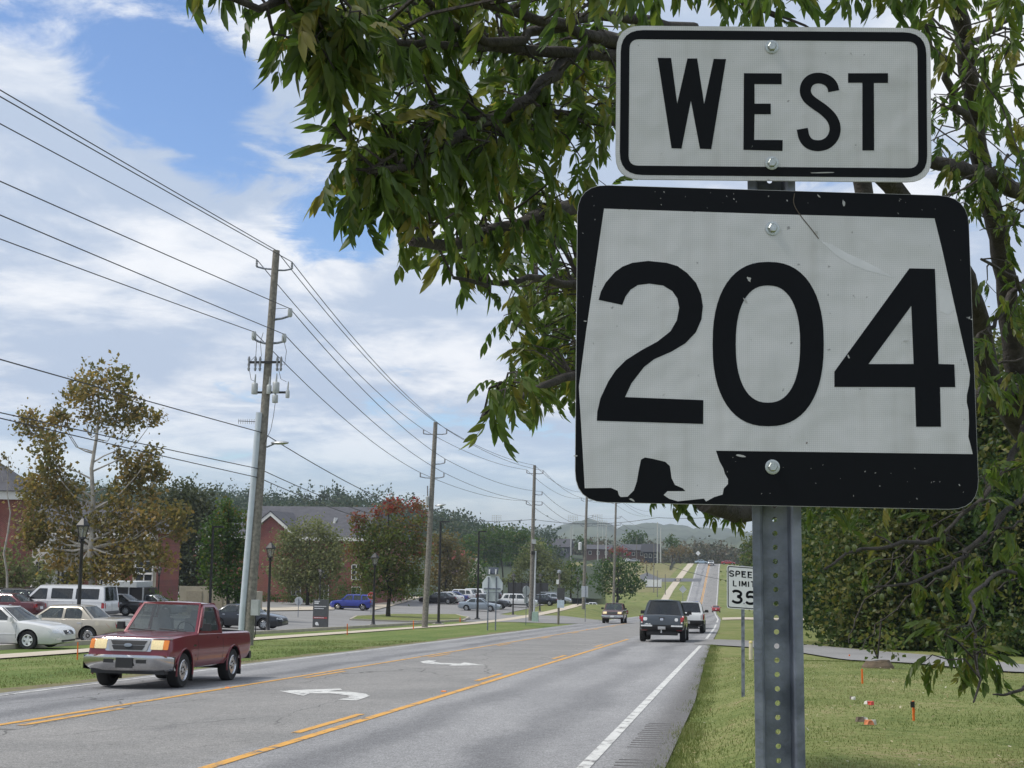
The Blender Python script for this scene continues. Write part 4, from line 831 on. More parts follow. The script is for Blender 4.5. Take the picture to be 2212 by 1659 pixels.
def bmobj(name, bm, mat, parent, smooth=None):
    me = bpy.data.meshes.new(name); bm.to_mesh(me); bm.free(); me.materials.append(mat)
    if smooth: me.polygons.foreach_set('use_smooth', [True] * len(me.polygons)); me.set_sharp_from_angle(angle=R(smooth))
    return link(name, me, parent)
def holed(outer, holes, mapf, th, mb):          # flat panel with window openings, mapped onto the car side, with thickness
    loops = [outer] + holes; flat = [p for l in loops for p in l]; tr = tessellate_polygon([[Vector((p[0], p[1], 0)) for p in l] for l in loops])
    n = len(flat); vs = [mapf(p[0], p[1], 0) for p in flat] + [mapf(p[0], p[1], th) for p in flat]; fs = []
    for t_ in tr: fs.append(tuple(t_)); fs.append(tuple(i + n for i in t_[::-1]))
    o = 0
    for l in loops:
        for i in range(len(l)): j = (i + 1) % len(l); fs.append((o + i, o + j, o + j + n, o + i + n))
        o += len(l)
    mb.add(vs, fs)
def wheel_set(o, S, paintm=None):
    r, tw = S['r'], S.get('tw', .22); st = S.get('rim', 'spoke')
    for x in S['ax']:
        for sy in (1, -1):
            yo = sy * (S['track'] / 2); mb = MB()
            pr = [(r * .58, -tw / 2), (r * .90, -tw / 2), (r * .975, -tw * .40), (r, -tw * .25), (r, tw * .25), (r * .975, tw * .40), (r * .90, tw / 2), (r * .58, tw / 2 - .01), (r * .56, tw * .1)]
            if sy < 0: pr = [(a, -b_) for a, b_ in pr][::1]
            mb.lathe(pr, (x, yo, r), 'Y', 22, caps=False)
            if sy < 0: mb.f = [f[::-1] for f in mb.f]
            w_ = mb.build('wheel', RUBBER, o, 40); q = MB(); e = sy
            q.lathe([(r * .61, yo + e * (tw / 2 - .005)), (r * .57, yo + e * (tw / 2 + .004)), (r * .53, yo + e * (tw / 2 - .02)), (r * .50, yo + e * (tw / 2 - .06))], (x, 0, r), 'Y', 20, False)
            q.lathe([(.001, yo + e * (tw / 2 - .015)), (r * .13, yo + e * (tw / 2 - .015)), (r * .17, yo + e * (tw / 2 - .035))], (x, 0, r), 'Y', 10, False)
            ns = {'spoke': 7, 'steel': 8, 'five': 5, 'cap': 12}[st]; hw = {'spoke': .055, 'steel': .072, 'five': .07, 'cap': .05}[st]
            for k in range(ns):
                a = 6.283 * k / ns + .2; c, s_ = math.cos(a), math.sin(a); v0 = len(q.v)
                q.box((r * .33, 0, 0), (r * .40, .03, 0.001 + hw * 1.3)); q.xform(lambda p, c=c, s_=s_: Vector((x + p.x * c - p.z * s_, yo + e * (tw / 2 - .035) + p.y, r + p.x * s_ + p.z * c)), v0)
            q.build('rim', S.get('rimm', ALU), w_, 40)
            d = MB(); d.lathe([(.001, yo + e * (tw / 2 - .075)), (r * .585, yo + e * (tw / 2 - .075))], (x, 0, r), 'Y', 16, False); d.build('brake_disc', BLACKM, w_)
def greenhouse(o, S, P, gl):
    ax0, ax1, cx1, cx0 = S['cab']; zb, zr, wb, wr = S['belt'], S['roof'], S['wb'], S['wr']; hr = zr - zb
    def side(sy):
        def f(x, z, d):
            k = (z - zb) / hr; y = wb + (wr - wb) * k + .05 * math.sin(min(1, max(0, k)) * math.pi) - d; return (x, sy * y, z)
        return f
    fr = MB(); zz = zr - .035
    outer = roundpoly([(ax0, zb - .05), (ax1, zz), (cx1, zz), (cx0, zb - .05)], [.01, .12, .14, .01], 4)
    holes = [roundpoly(h, .05, 3) for h in S['win']]
    for sy in (1, -1):
        holed(outer, holes, side(sy), .045, fr)
        for h in holes: m = MB(); v = [side(sy)(p[0], p[1], .025) for p in h]; m.add(v, [tuple(range(len(v)))]); m.build('side_window', gl, o)
        for bx in S.get('pillars', []):            # black door pillars between the panes
            m = MB(); f = side(sy); q = [f(bx[0], zb, -.004), f(bx[1], zb, -.004), f(bx[3], zz - .05, -.004), f(bx[2], zz - .05, -.004)]; m.add(q + [(p[0], p[1] - sy * .02, p[2]) for p in q], [(0, 1, 2, 3), (0, 3, 7, 4), (1, 5, 6, 2), (0, 4, 5, 1)]); m.build('door_pillar', BLACKP, o)
    nr, ny = 8, 8                                  # roof skin
    g = []; cw = S.get('rcrown', .05)
    for i in range(nr + 1):
        for j in range(ny + 1):
            u = i / nr; v = j / ny * 2 - 1; x = ax1 + (cx1 - ax1) * u + (.10 * (1 - v * v) * (1 - u) * 1.0 - .08 * (1 - v * v) * u) ; z = zz + cw * (1 - abs(v) ** 2.6) * (.55 + .45 * math.sin(math.pi * u)) + .012
            g.append((x, v * (wr + .012), z))
    n_ = ny + 1; fs = [(i * n_ + j, i * n_ + j + 1, (i + 1) * n_ + j + 1, (i + 1) * n_ + j) for i in range(nr) for j in range(ny)]; k0 = len(g)
    rf = MB(); rf.add(g + [(x, y, z - .05) for x, y, z in g], fs + [tuple(q + k0 for q in f[::-1]) for f in fs])
    edge = [i * n_ for i in range(nr + 1)] + [nr * n_ + j for j in range(1, ny + 1)] + [i * n_ + ny for i in range(nr - 1, -1, -1)] + list(range(ny - 1, 0, -1))
    rf.add(rf.v[:2 * k0], [(edge[i], edge[(i + 1) % len(edge)], edge[(i + 1) % len(edge)] + k0, edge[i] + k0) for i in range(len(edge))])
    rf.build('roof', P, o, 50)
    for (xb, xt, nm, e) in ((ax0, ax1, 'windscreen', 1), (cx0, cx1, 'rear_window', -1)):
        bow = S.get('bow', .14) if e > 0 else S.get('rbow', .06)
        def f(u, v, d, xb=xb, xt=xt, e=e, bow=bow):  # u across -1..1, v up 0..1
            y = u * (wb + (wr - wb) * v - .015); x = xb + (xt - xb) * v + e * bow * (1 - u * u) * (1 - .35 * v) - e * d; return (x, y, zb - .03 + (zz + .03 - zb + .03) * v)
        def grid(u0, u1, v0, v1, d, n=10):
            vs = [f(u0 + (u1 - u0) * i / n, v0 + (v1 - v0) * j / 3, d) for j in range(4) for i in range(n + 1)]
            return vs, [(j * (n + 1) + i, j * (n + 1) + i + 1, (j + 1) * (n + 1) + i + 1, (j + 1) * (n + 1) + i) for j in range(3) for i in range(n)]
        mw, mt, mbm = S.get('mw', .06), .05, S.get('mb', .08)
        if nm == 'rear_window': mw, mbm = S.get('rmw', .1), S.get('rmb', .12)
        gm_ = MB(); gm_.add(*grid(-1 + mw, 1 - mw, mbm, 1 - mt, .012)); gm_.build(nm, gl, o, 60)
        for (u0, u1, v0, v1) in ((-1, -1 + mw, 0, 1), (1 - mw, 1, 0, 1), (-1 + mw, 1 - mw, 0, mbm), (-1 + mw, 1 - mw, 1 - mt, 1)): fr.add(*grid(u0, u1, v0, v1, 0))
    fr.build('cabin_frame', P, o, 40)
    it = MB(); ix0, ix1 = min(cx0, ax0) + .06, max(cx0, ax0) - .02
    it.box(((ix0 + ix1) / 2, 0, zb - .015), (ix1 - ix0, wb * 1.7, .05)); it.build('dashboard', INTR, o)
    for sx in S['seats']:
        for sy in ((.36, -.36) if S.get('bench') is None else (.36, 0, -.36)):
            m = MB(); m.box((sx, sy, zb + .12), (.16, .46, .32), taper=.85); m.box((sx - .03, sy, zb + .36), (.09, .24, .17), taper=.8); m.build('seat', S.get('seatm', SEAT), o)
    # steering wheel
    q = MB(); sx = S['seats'][0] + .52; q.tube([(sx + .08 * math.sin(a), .37 + .18 * math.cos(a), zb + .05 + .17 * math.sin(a)) for a in [6.283 * k / 14 for k in range(15)]], .015, 5, False); q.build('steering_wheel', BLACKP, o)
def car(name, label, cat, S, P, loc, rz, group=None, gl=None):
    o = thing(name, label, cat, loc, rz, group); bm = body_bm(S); bvh = BVHTree.FromBMesh(bm); S['bvh'] = bvh
    me = bpy.data.meshes.new('body'); bm.to_mesh(me); bm.free(); me.materials.append(P); me.materials.append(BLACKP)
    c = MB(); r = S['r']
    for x in S['ax']:
        for sy in (1, -1): c.lathe([(r * 1.17, sy * S['w'] / 2 - sy * .34), (r * 1.17, sy * S['w'] / 2 + sy * .15)], (x, 0, r * 1.02), 'Y', 28)
    if 'bed' in S: a, b_ = S['bed']; c.box(((a + b_) / 2, 0, 1.1), (b_ - a, S['w'] * .82, 1.0))
    cm = c.mesh('cut', [BLACKP]); bmx = bmesh.new(); bmx.from_mesh(cm); bmesh.ops.recalc_face_normals(bmx, faces=bmx.faces[:]); bmx.to_mesh(cm); bmx.free()
    me2 = boolean(me, cm, None)
    me2.polygons.foreach_set('use_smooth', [True] * len(me2.polygons)); me2.set_sharp_from_angle(angle=R(38))
    link('body', me2, o); wheel_set(o, S); greenhouse(o, S, P, gl or GLASS)
    xf, xr = S['top'][-1][0], S['top'][0][0]
    for nm, mat, poly, ax, sg, off in S['patch']:
        for sy in ((1, -1) if ax != 'x2' else (1,)):
            if ax == 'x': bmobj(nm, patch(bvh, [(p[0] * sy, p[1]) for p in poly], 'x', sg, off), mat, o, 50)
            elif ax == 'x2': bmobj(nm, patch(bvh, poly, 'x', sg, off), mat, o, 50)
            elif ax == 'y': bmobj(nm, patch(bvh, poly, 'y', sy, off, .02), mat, o, 50)
            elif ax == 'z': bmobj(nm, patch(bvh, [(p[0], p[1] * sy) for p in poly], 'z', 1, off, .02), mat, o, 50)
    for sx in S.get('seam', []):                    # door shut lines
        for sy in (1, -1): bmobj('door_seam', patch(bvh, [(sx - .006, S['sz'][0]), (sx + .006, S['sz'][0]), (sx + .006, S['sz'][1]), (sx - .006, S['sz'][1])], 'y', sy, .002, .01, .12), BLACKP, o)
    mx_, mz = S['mir']
    for sy in (1, -1):
        m = MB(); m.box((mx_, sy * (S['wb'] + S.get('mo', .16)), mz), (.10, S.get('mw_', .22), .15), taper=.9); m.box((mx_, sy * (S['wb'] + .04), mz - .04), (.05, .14, .05)); m.build('mirror', S.get('mirm', P), o)
    return o
def rect(a, b_, c, d): return [(a, c), (b_, c), (b_, d), (a, d)]
SED = dict(w=1.82, r=.325, ax=(1.38, -1.38), track=1.56, tw=.2, top=[(-2.42, .62), (-2.38, .88), (-2.25, .98), (-1.5, 1.01), (0, .97), (.95, .95), (1.6, .86), (2.15, .76), (2.36, .66), (2.42, .5)],
           bot=[(-2.42, .42), (-2.2, .28), (-1, .19), (1.2, .19), (2.2, .2), (2.42, .27)], wid=[(-2.42, .62), (-2.3, .80), (-1.8, .89), (0, .91), (1.7, .90), (2.2, .80), (2.42, .55)],
           cab=(1.02, .28, -.95, -1.72), belt=.95, roof=1.43, wb=.83, wr=.60, seats=(-.05, -.95), bow=.16, rbow=.12,
           win=[[(.78, .98), (.22, 1.36), (-.28, 1.36), (-.28, .98)], [(-.36, .98), (-.36, 1.36), (-.86, 1.36), (-1.30, 1.10), (-1.30, .98)]], pillars=[(-.275, -.365, -.275, -.365)],
           patch=[('headlight', LENS, [(.45, .58), (.78, .62), (.82, .72), (.5, .70)], 'x', 1, .006), ('tail_light', REDL, [(.42, .72), (.78, .72), (.80, .90), (.45, .90)], 'x', -1, .006), ('grille', BLACKP, rect(-.34, .34, .50, .66), 'x2', 1, .005),
                  ('lower_grille', BLACKP, rect(-.5, .5, .27, .36), 'x2', 1, .005), ('licence_plate', WHITEP, rect(-.16, .16, .62, .76), 'x2', -1, .012), ('door_handle', CHROME, rect(-.22, -.06, .83, .86), 'y', 1, .012), ('door_handle', CHROME, rect(-1.12, -.96, .84, .87), 'y', 1, .012)],
           seam=(.98, -.32, -1.22), sz=(.30, .92), mir=(.80, 1.02))
BUI = dict(SED, ax=(1.40, -1.40), rim='five', top=[(-2.48, .6), (-2.44, .86), (-2.3, .97), (-1.6, 1.01), (0, .97), (1.0, .96), (1.7, .88), (2.2, .76), (2.42, .62), (2.5, .5)], bot=[(-2.48, .40), (-2.2, .26), (-1, .18), (1.2, .18), (2.2, .18), (2.5, .26)], wid=[(-2.48, .6), (-2.3, .82), (-1.8, .90), (0, .92), (1.7, .90), (2.2, .82), (2.42, .62), (2.5, .42)],
           rimm=WHITEP, patch=[('headlight', LENS, [(.40, .60), (.66, .57), (.80, .60), (.82, .70), (.55, .72)], 'x', 1, .006), ('tail_light', REDL, [(.42, .72), (.78, .72), (.80, .90), (.45, .90)], 'x', -1, .006), ('grille', BLACKP, roundpoly(rect(-.32, .32, .52, .66), .07), 'x2', 1, .006), ('emblem', CHROME, roundpoly(rect(-.06, .06, .53, .65), .06), 'x2', 1, .018),
                  ('lower_grille', BLACKP, rect(-.5, .5, .28, .34), 'x2', 1, .005), ('fog_lamp', LENS, rect(.52, .70, .34, .40), 'x', 1, .006), ('door_handle', WHITEP, rect(-.22, -.06, .83, .86), 'y', 1, .012), ('side_moulding', WHITEP, rect(-1.0, .95, .52, .56), 'y', 1, .010)])
CRV = dict(SED, ax=(1.46, -1.44), r=.335, rim='cap', rimm=CHROME, top=[(-2.65, .62), (-2.62, .86), (-2.5, .95), (-1.55, .985), (0, .96), (1.05, .95), (1.8, .88), (2.4, .78), (2.62, .64), (2.68, .5)], bot=[(-2.65, .42), (-2.3, .28), (-1, .2), (1.2, .2), (2.3, .24), (2.68, .3)], wid=[(-2.65, .70), (-2.5, .88), (-1.8, .96), (0, .97), (1.8, .96), (2.4, .88), (2.68, .66)], w=1.94, track=1.66,
           cab=(1.02, .30, -1.02, -1.62), roof=1.46, wb=.87, wr=.64, win=[[(.80, .98), (.26, 1.38), (-.30, 1.38), (-.30, .98)], [(-.40, .98), (-.40, 1.38), (-.92, 1.38), (-1.12, 1.25), (-1.12, .98)]], pillars=[(-.29, -.41, -.29, -.41)], rmw=.16,
           patch=[('headlight', LENS, [(.5, .60), (.88, .60), (.88, .74), (.5, .74)], 'x', 1, .006), ('tail_light', REDL, [(.5, .66), (.90, .66), (.90, .86), (.5, .86)], 'x', -1, .006), ('grille', CHROME, rect(-.42, .42, .58, .72), 'x2', 1, .005), ('licence_plate', WHITEP, rect(-.16, .16, .66, .80), 'x2', -1, .012), ('bumper', M('gold_bumper', (.40, .36, .28), .4), rect(-.84, .84, .38, .56), 'x2', -1, .03),
                  ('door_handle', CHROME, rect(-.24, -.06, .80, .83), 'y', 1, .012), ('door_handle', CHROME, rect(-1.16, -.98, .80, .83), 'y', 1, .012), ('filler_cap', M('gold_cap', (.46, .42, .34), .4), roundpoly(rect(-1.9, -1.72, .72, .90), .08), 'y', 1, .004)], seam=(1.0, -.35, -1.2))
SUV_ = dict(SED, w=1.86, r=.36, ax=(1.38, -1.36), track=1.6, top=[(-2.34, .7), (-2.32, 1.02), (-2.2, 1.10), (-1.5, 1.10), (0, 1.06), (.95, 1.05), (1.6, 1.0), (2.12, .92), (2.3, .78), (2.36, .6)], bot=[(-2.34, .48), (-2.1, .34), (-1, .26), (1.2, .26), (2.1, .28), (2.36, .38)], wid=[(-2.34, .74), (-2.2, .88), (-1.7, .92), (0, .93), (1.6, .92), (2.1, .84), (2.36, .6)],
            cab=(1.02, .40, -1.95, -2.22), belt=1.05, roof=1.66, wb=.86, wr=.66, seats=(.05, -.85), bow=.14, rbow=.1, rmw=.12,
            win=[[(.80, 1.08), (.34, 1.58), (-.26, 1.58), (-.26, 1.08)], [(-.36, 1.08), (-.36, 1.58), (-1.12, 1.58), (-1.2, 1.08)], [(-1.32, 1.08), (-1.24, 1.56), (-1.72, 1.54), (-1.92, 1.12)]], pillars=[(-.25, -.37, -.25, -.37)],
            patch=[('headlight', LENS, [(.5, .74), (.82, .76), (.84, .88), (.55, .88)], 'x', 1, .006), ('tail_light', REDL, [(.62, .78), (.86, .78), (.86, 1.06), (.66, 1.06)], 'x', -1, .006), ('grille', BLACKP, rect(-.45, .45, .62, .82), 'x2', 1, .006), ('lower_grille', BLACKP, rect(-.6, .6, .40, .52), 'x2', 1, .005), ('licence_plate', WHITEP, rect(-.16, .16, .74, .88), 'x2', -1, .012), ('bumper', BLACKP, rect(-.86, .86, .42, .58), 'x2', -1, .02),
                   ('sill_trim', BLACKP, rect(-1.0, 1.0, .30, .42), 'y', 1, .006), ('door_handle', BLACKP, rect(-.22, -.06, .94, .97), 'y', 1, .012), ('door_handle', BLACKP, rect(-1.12, -.96, .95, .98), 'y', 1, .012)], seam=(.98, -.31, -1.25), sz=(.36, 1.02), mir=(.82, 1.14))
HHR = dict(SUV_, w=1.76, r=.33, ax=(1.34, -1.29), track=1.5, top=[(-2.2, .7), (-2.18, 1.0), (-2.05, 1.06), (-1.4, 1.06), (0, 1.02), (.9, 1.02), (1.5, .98), (2.0, .90), (2.22, .74), (2.28, .55)], bot=[(-2.2, .42), (-2.0, .28), (-1, .22), (1.2, .22), (2.0, .24), (2.28, .36)], wid=[(-2.2, .66), (-2.05, .82), (-1.5, .87), (0, .86), (1.4, .88), (1.95, .82), (2.28, .5)],
           cab=(.98, .46, -1.9, -2.12), belt=1.02, roof=1.60, wb=.80, wr=.62, win=[[(.76, 1.05), (.40, 1.5), (-.2, 1.52), (-.2, 1.05)], [(-.3, 1.05), (-.3, 1.52), (-1.05, 1.52), (-1.1, 1.05)], [(-1.22, 1.05), (-1.18, 1.51), (-1.68, 1.46), (-1.84, 1.08)]], pillars=[], rim='five', rimm=CHROME)
VAN = dict(SED, w=2.0, r=.37, ax=(1.98, -1.52), track=1.74, tw=.24, top=[(-2.85, .75), (-2.84, 1.18), (-2.75, 1.24), (-1, 1.24), (1.4, 1.24), (1.75, 1.22), (2.3, 1.12), (2.72, 1.02), (2.82, .85), (2.88, .6)], bot=[(-2.85, .48), (-2.6, .40), (-1, .34), (1.2, .34), (2.6, .36), (2.88, .44)], wid=[(-2.85, .92), (-2.7, .98), (-1, 1.0), (1.6, 1.0), (2.3, .97), (2.7, .90), (2.88, .7)], shoulder=.97,
           cab=(1.98, 1.12, -2.70, -2.80), belt=1.20, roof=2.03, wb=.96, wr=.80, rcrown=.07, seats=(.6, -.4, -1.4), bow=.14, rbow=.03, rmw=.13, rmb=.06,
           win=[[(1.70, 1.26), (1.10, 1.86), (.60, 1.86), (.60, 1.26)], [(.36, 1.30), (.36, 1.88), (-.92, 1.88), (-.92, 1.30)], [(-1.10, 1.30), (-1.10, 1.88), (-2.48, 1.88), (-2.48, 1.30)]], pillars=[],
           patch=[('headlight', LENS, rect(.6, .9, .78, .96), 'x', 1, .006), ('tail_light', REDL, rect(.80, .95, .82, 1.12), 'x', -1, .006), ('grille', BLACKP, rect(-.55, .55, .72, .94), 'x2', 1, .006), ('licence_plate', WHITEP, rect(.2, .52, .92, 1.08), 'x2', -1, .012), ('bumper', M('grey_bumper', (.10, .10, .105), .5), rect(-.98, .98, .46, .66), 'x2', -1, .07), ('tail_light', REDL, rect(-2.82, -2.66, .82, 1.12), 'y', 1, .006),
                  ('door_handle', BLACKP, rect(.66, .82, 1.02, 1.06), 'y', 1, .012), ('rear_door_gap', BLACKP, rect(-.008, .008, .68, 1.2), 'x2', -1, .003)], seam=(1.62, .52, -.98), sz=(.40, 1.20), mir=(1.62, 1.36), mirm=BLACKP)
PKC = dict(SED, w=1.95, r=.38, ax=(1.62, -1.56), track=1.66, tw=.25, bed=(-2.52, -1.16), top=[(-2.62, .8), (-2.61, 1.10), (-2.55, 1.14), (-1.1, 1.14), (.98, 1.12), (1.7, 1.10), (2.4, 1.02), (2.56, .92), (2.64, .66)], bot=[(-2.62, .62), (-2.4, .46), (-1, .36), (1.2, .36), (2.4, .40), (2.64, .5)], wid=[(-2.62, .90), (-2.5, .95), (0, .97), (1.8, .96), (2.4, .90), (2.64, .74)], shoulder=.95,
           cab=(1.22, .62, -.86, -1.08), belt=1.12, roof=1.76, wb=.88, wr=.70, seats=(.12, -.62), bow=.12, rbow=.05, rmw=.1,
           win=[[(1.02, 1.15), (.56, 1.66), (.06, 1.66), (.06, 1.15)], [(-.06, 1.15), (-.06, 1.66), (-.74, 1.66), (-.82, 1.15)]], pillars=[(.07, -.07, .07, -.07)], rim='spoke',
           patch=[('headlight', LENS, rect(.6, .86, .80, .98), 'x', 1, .006), ('tail_light', REDL, rect(.80, .95, .78, 1.10), 'x', -1, .008), ('grille', BLACKP, rect(-.55, .55, .72, .98), 'x2', 1, .006), ('bumper', BLACKP, rect(-.92, .92, .46, .735), 'x2', -1, .05), ('bumper', BLACKP, rect(-.86, .86, .46, .66), 'x2', 1, .04), ('licence_plate', WHITEP, rect(-.16, .16, .54, .67), 'x2', -1, .058), ('tailgate_handle', BLACKP, rect(-.12, .12, .98, 1.06), 'x2', -1, .008),
                  ('tailgate_seam', BLACKP, rect(-.77, .77, .725, .735), 'x2', -1, .003), ('tailgate_seam', BLACKP, rect(.76, .77, .73, 1.12), 'x', -1, .003)], seam=(1.15, 0.0, -1.0), sz=(.45, 1.08), mir=(.98, 1.24), mirm=BLACKP)
# --- the red pickup in the near lane
MAROON = paint('maroon_paint', (0.165, 0.010, 0.022), 0.15)
RNG = dict(SED, w=1.76, r=.345, ax=(1.52, -1.22), track=1.46, tw=.235, bed=(-2.28, -.70), crown=.025, shoulder=.94, top=[(-2.36, .82), (-2.355, 1.02), (-2.30, 1.045), (-.62, 1.055), (.62, 1.06), (.78, 1.065), (1.5, 1.04), (2.02, 1.00), (2.18, .98), (2.24, .90), (2.27, .62)],
           bot=[(-2.36, .56), (-2.2, .44), (-1, .36), (1.0, .36), (2.0, .38), (2.27, .44)], wid=[(-2.36, .80), (-2.3, .85), (-.6, .86), (.6, .87), (1.6, .875), (2.05, .86), (2.27, .82)],
           cab=(.80, .24, -.50, -.60), belt=1.05, roof=1.66, wb=.80, wr=.64, seats=(-.18,), bow=.10, rbow=.04, rmw=.1, mw=.055, rcrown=.045, seatm=M('tan_seat_cloth', (.36, .37, .38), .9), win=[[(.60, 1.09), (.20, 1.57), (-.38, 1.57), (-.44, 1.09)]], pillars=[], rim='steel', rimm=CHROME,
           patch=[('tail_light', REDL, rect(.72, .84, .72, 1.0), 'x', -1, .006), ('door_handle', M('maroon_dark', (.10, .01, .015), .4), rect(-.40, -.24, .93, .97), 'y', 1, .012), ('fender_badge', CHROME, rect(.98, 1.12, .80, .835), 'y', 1, .006), ('body_crease', MAROON, rect(-.85, 1.0, .615, .632), 'y', 1, .012)],
           seam=(.86, -.56), sz=(.42, 1.04), mir=(.62, 1.17), mirm=BLACKP, mw_=.15, mo=.13)
fl, rl_ = gp(386, 1489), gp(494, 1472)
cx_ = (fl.x + rl_.x) / 2 - .73 - .11; ycen = (fl.y + rl_.y) / 2 + .15; print('truck', fl, rl_)
red = car('red_pickup', 'red single cab pickup with chrome bumper and lit yellowish headlights on the near lane', 'pickup', RNG, MAROON, (cx_, ycen, 0), -math.pi / 2, gl=glass('truck_glass', (.10, .115, .12), .5))
red.scale = (.96, .96, .96); red.location.x += .10; red.location.z = G(cx_, ycen) + .03; red.rotation_euler = (0, -GR, -math.pi / 2)
bv = RNG['bvh']
def rp(nm, mat, poly, off, axis='x', sg=1, thick=.04, sy=(1,)):
    for s_ in sy: bmobj(nm, patch(bv, [(p[0] * s_, p[1]) for p in poly] if axis == 'x' else poly, axis, sg if axis == 'x' else s_, off, thick), mat, red, 45)
LITL = M('lit_headlight', (0.80, 0.66, 0.36), 0.15, 0, .12, 30, coat=.8, emit=(1.0, .74, .34), es=0.12)
GRSH = M('grille_shell', (0.36, 0.36, 0.355), 0.35, .2)
rp('grille_surround', CHROME, roundpoly(rect(-.47, .47, .72, .965), .03), .012); rp('grille', GRSH, roundpoly([(-.44, .935), (.44, .935), (.38, .725), (-.38, .725)], .04), .03)
for z0, z1, w0 in ((.842, .922, .375), (.748, .830, .34)): rp('grille_slot', BLACKP, roundpoly([(-w0, z1), (w0, z1), (w0 - .05, z0), (-w0 + .05, z0)], .012), .036)
q = MB(); q.lathe([(.001, 2.315), (.075, 2.313), (.085, 2.30)], (0, 0, 0), 'X', 18, False); q.xform(lambda p: Vector((p.x, p.y, .835 + p.z * .42))); q.build('emblem', M('blue_grey_emblem', (.32, .36, .42), .3, .4), red, 50)
for s_ in (1, -1): rp('headlight', LITL, roundpoly(rect(.455 * s_, .70 * s_, .76, .94) if s_ > 0 else rect(-.70, -.455, .76, .94), .02), .022); rp('marker_lamp', AMBER, roundpoly(rect(.705, .80, .76, .94) if s_ > 0 else rect(-.80, -.705, .76, .94), .02), .022)
rp('chrome_strip', CHROME, rect(-.85, .85, .962, .974), .02)
q = MB(); pr = [(2.24, .645), (2.36, .65), (2.41, .615), (2.415, .52), (2.38, .42), (2.30, .35), (2.24, .35)]; m = len(pr); ysr = [-.93, -.90, -.75, -.4, 0, .4, .75, .90, .93]; vs = []
for y in ysr:
    for x, z in pr: b_ = -.16 * max(0, abs(y) - .55) ** 1.5 * 4 - (.03 * (y / .9) ** 2); vs.append((x + (b_ if x > 2.25 else -.02), y, z + (.0 if abs(y) < .9 else (.5 - z) * .12)))
for i in range(len(ysr) - 1):
    q.add(vs, []) if i == 0 else None
q.f = [(i * m + k, (i + 1) * m + k, (i + 1) * m + k + 1, i * m + k + 1) for i in range(len(ysr) - 1) for k in range(m - 1)] + [tuple(range(m)), tuple((len(ysr) - 1) * m + k for k in range(m - 1, -1, -1))]; q.mi = [0] * len(q.f)
q.build('bumper', CHROME, red, 35)
for s_ in (1, -1):
    MB().box((2.405, s_ * .33, .535), (.03, .2, .07)).build('bumper_slot', BLACKP, red); MB().box((1.86, s_ * .72, .36), (.7, .02, .02)).build('valance', BLACKP, red)
    for xw in (.92, -1.72): MB().box((xw + (.18 if xw > 0 else .06), s_ * .75, .30), (.02, .24, .34)).build('mud_flap', RUBBER, red)
    q = MB(); 
    for xw in RNG['ax']:
        q.tube([(xw + .415 * math.cos(a), s_ * (.868 if xw > 0 else .862), .352 + .415 * math.sin(a)) for a in [math.pi * (-.08 + 1.16 * k / 16) for k in range(17)]], .018, 6)
        q.build('wheel_lip', MAROON, red, 50); q = MB()
MB().box((2.425, 0, .505), (.03, .34, .19)).build('plate_bracket', BLACKP, red); MB().box((2.16, 0, .34), (.2, 1.5, .1)).build('air_dam', BLACKP, red)
rp('bonnet_gap', BLACKP, rect(-.80, .80, 1.002, 1.010), .004)
for s_ in (1, -1): rp('bonnet_gap', BLACKP, rect(.95, 2.12, .735 * s_ - .005, .735 * s_ + .005), .003, 'z', sy=(1,))
for y0, y1 in ((.62, .02), (-.02, -.62)):
    MB().tube([(1.0 - .07 * (y0 / .8) ** 2, y0, 1.085), (.93, y1 + .02, 1.125)], .012, 5).build('wiper', BLACKP, red)
MB().box((-.80, .44, 1.12), (.3, .46, .15), taper=.9).build('tool_box', BLACKP, red)
MB().box((.0, 0, .42), (3.6, .9, .12)).box((1.52, 0, .34), (.12, 1.3, .1)).box((-1.22, 0, .34), (.14, 1.3, .14)).build('chassis', BLACKM, red)
MB().box((-2.41, 0, .52), (.12, 1.6, .16)).build('rear_bumper', BLACKP, red)

# --- grey pickup driving away
GREYP = paint('graphite_paint', (0.055, 0.066, 0.078), .3); pt = gy(1429, 60.8)
RDG = dict(PKC, patch=[p for p in PKC['patch'] if p[0] != 'tail_light'] + [('tail_light', REDL, rect(.80, .95, .80, 1.12), 'x', -1, .010)], w=2.0, track=1.72, rmb=.10, roof=1.79, wr=.64)
rid = car('grey_pickup', 'dark graphite crew cab pickup seen from behind with tow ball and stickers', 'pickup', RDG, GREYP, (pt.x, pt.y + 2.62, 0), math.pi / 2, gl=GLASSD); rid.location.z = G(pt.x, pt.y + 2.6) + .03; rid.rotation_euler = (0, GR, math.pi / 2)
bv = RDG['bvh']
def rr(nm, mat, poly, off, o): bmobj(nm, patch(bv, poly, 'x', -1, off, .02), mat, o, 45)
for c_, z_, w_ in ((.70, .98, .085), (-.62, .96, .07)): rr('sticker', WHITEP, roundpoly(rect(c_ - w_, c_ + w_, z_ - .07, z_ + .07), .06), .012, rid)
rr('sticker', WHITEP, [(.76, .74), (.44, .74), (.50, .79), (.56, .77), (.63, .80), (.70, .77)], .012, rid); rr('emblem', CHROME, roundpoly(rect(-.07, .07, .92, 1.02), .03), .014, rid)
for s_ in (1, -1): rr('bumper_strip', WHITEP, rect(.40 * s_, .88 * s_, .665, .725), .062, rid); rr('reflector', M('red_reflector', (.2, .02, .02), .3), rect(.62 * s_, .86 * s_, .49, .53), .055, rid); rr('reversing_lamp', M('clear_lens', (.7, .68, .6), .2), rect(.82 * s_, .93 * s_, .80, .86), .014, rid)
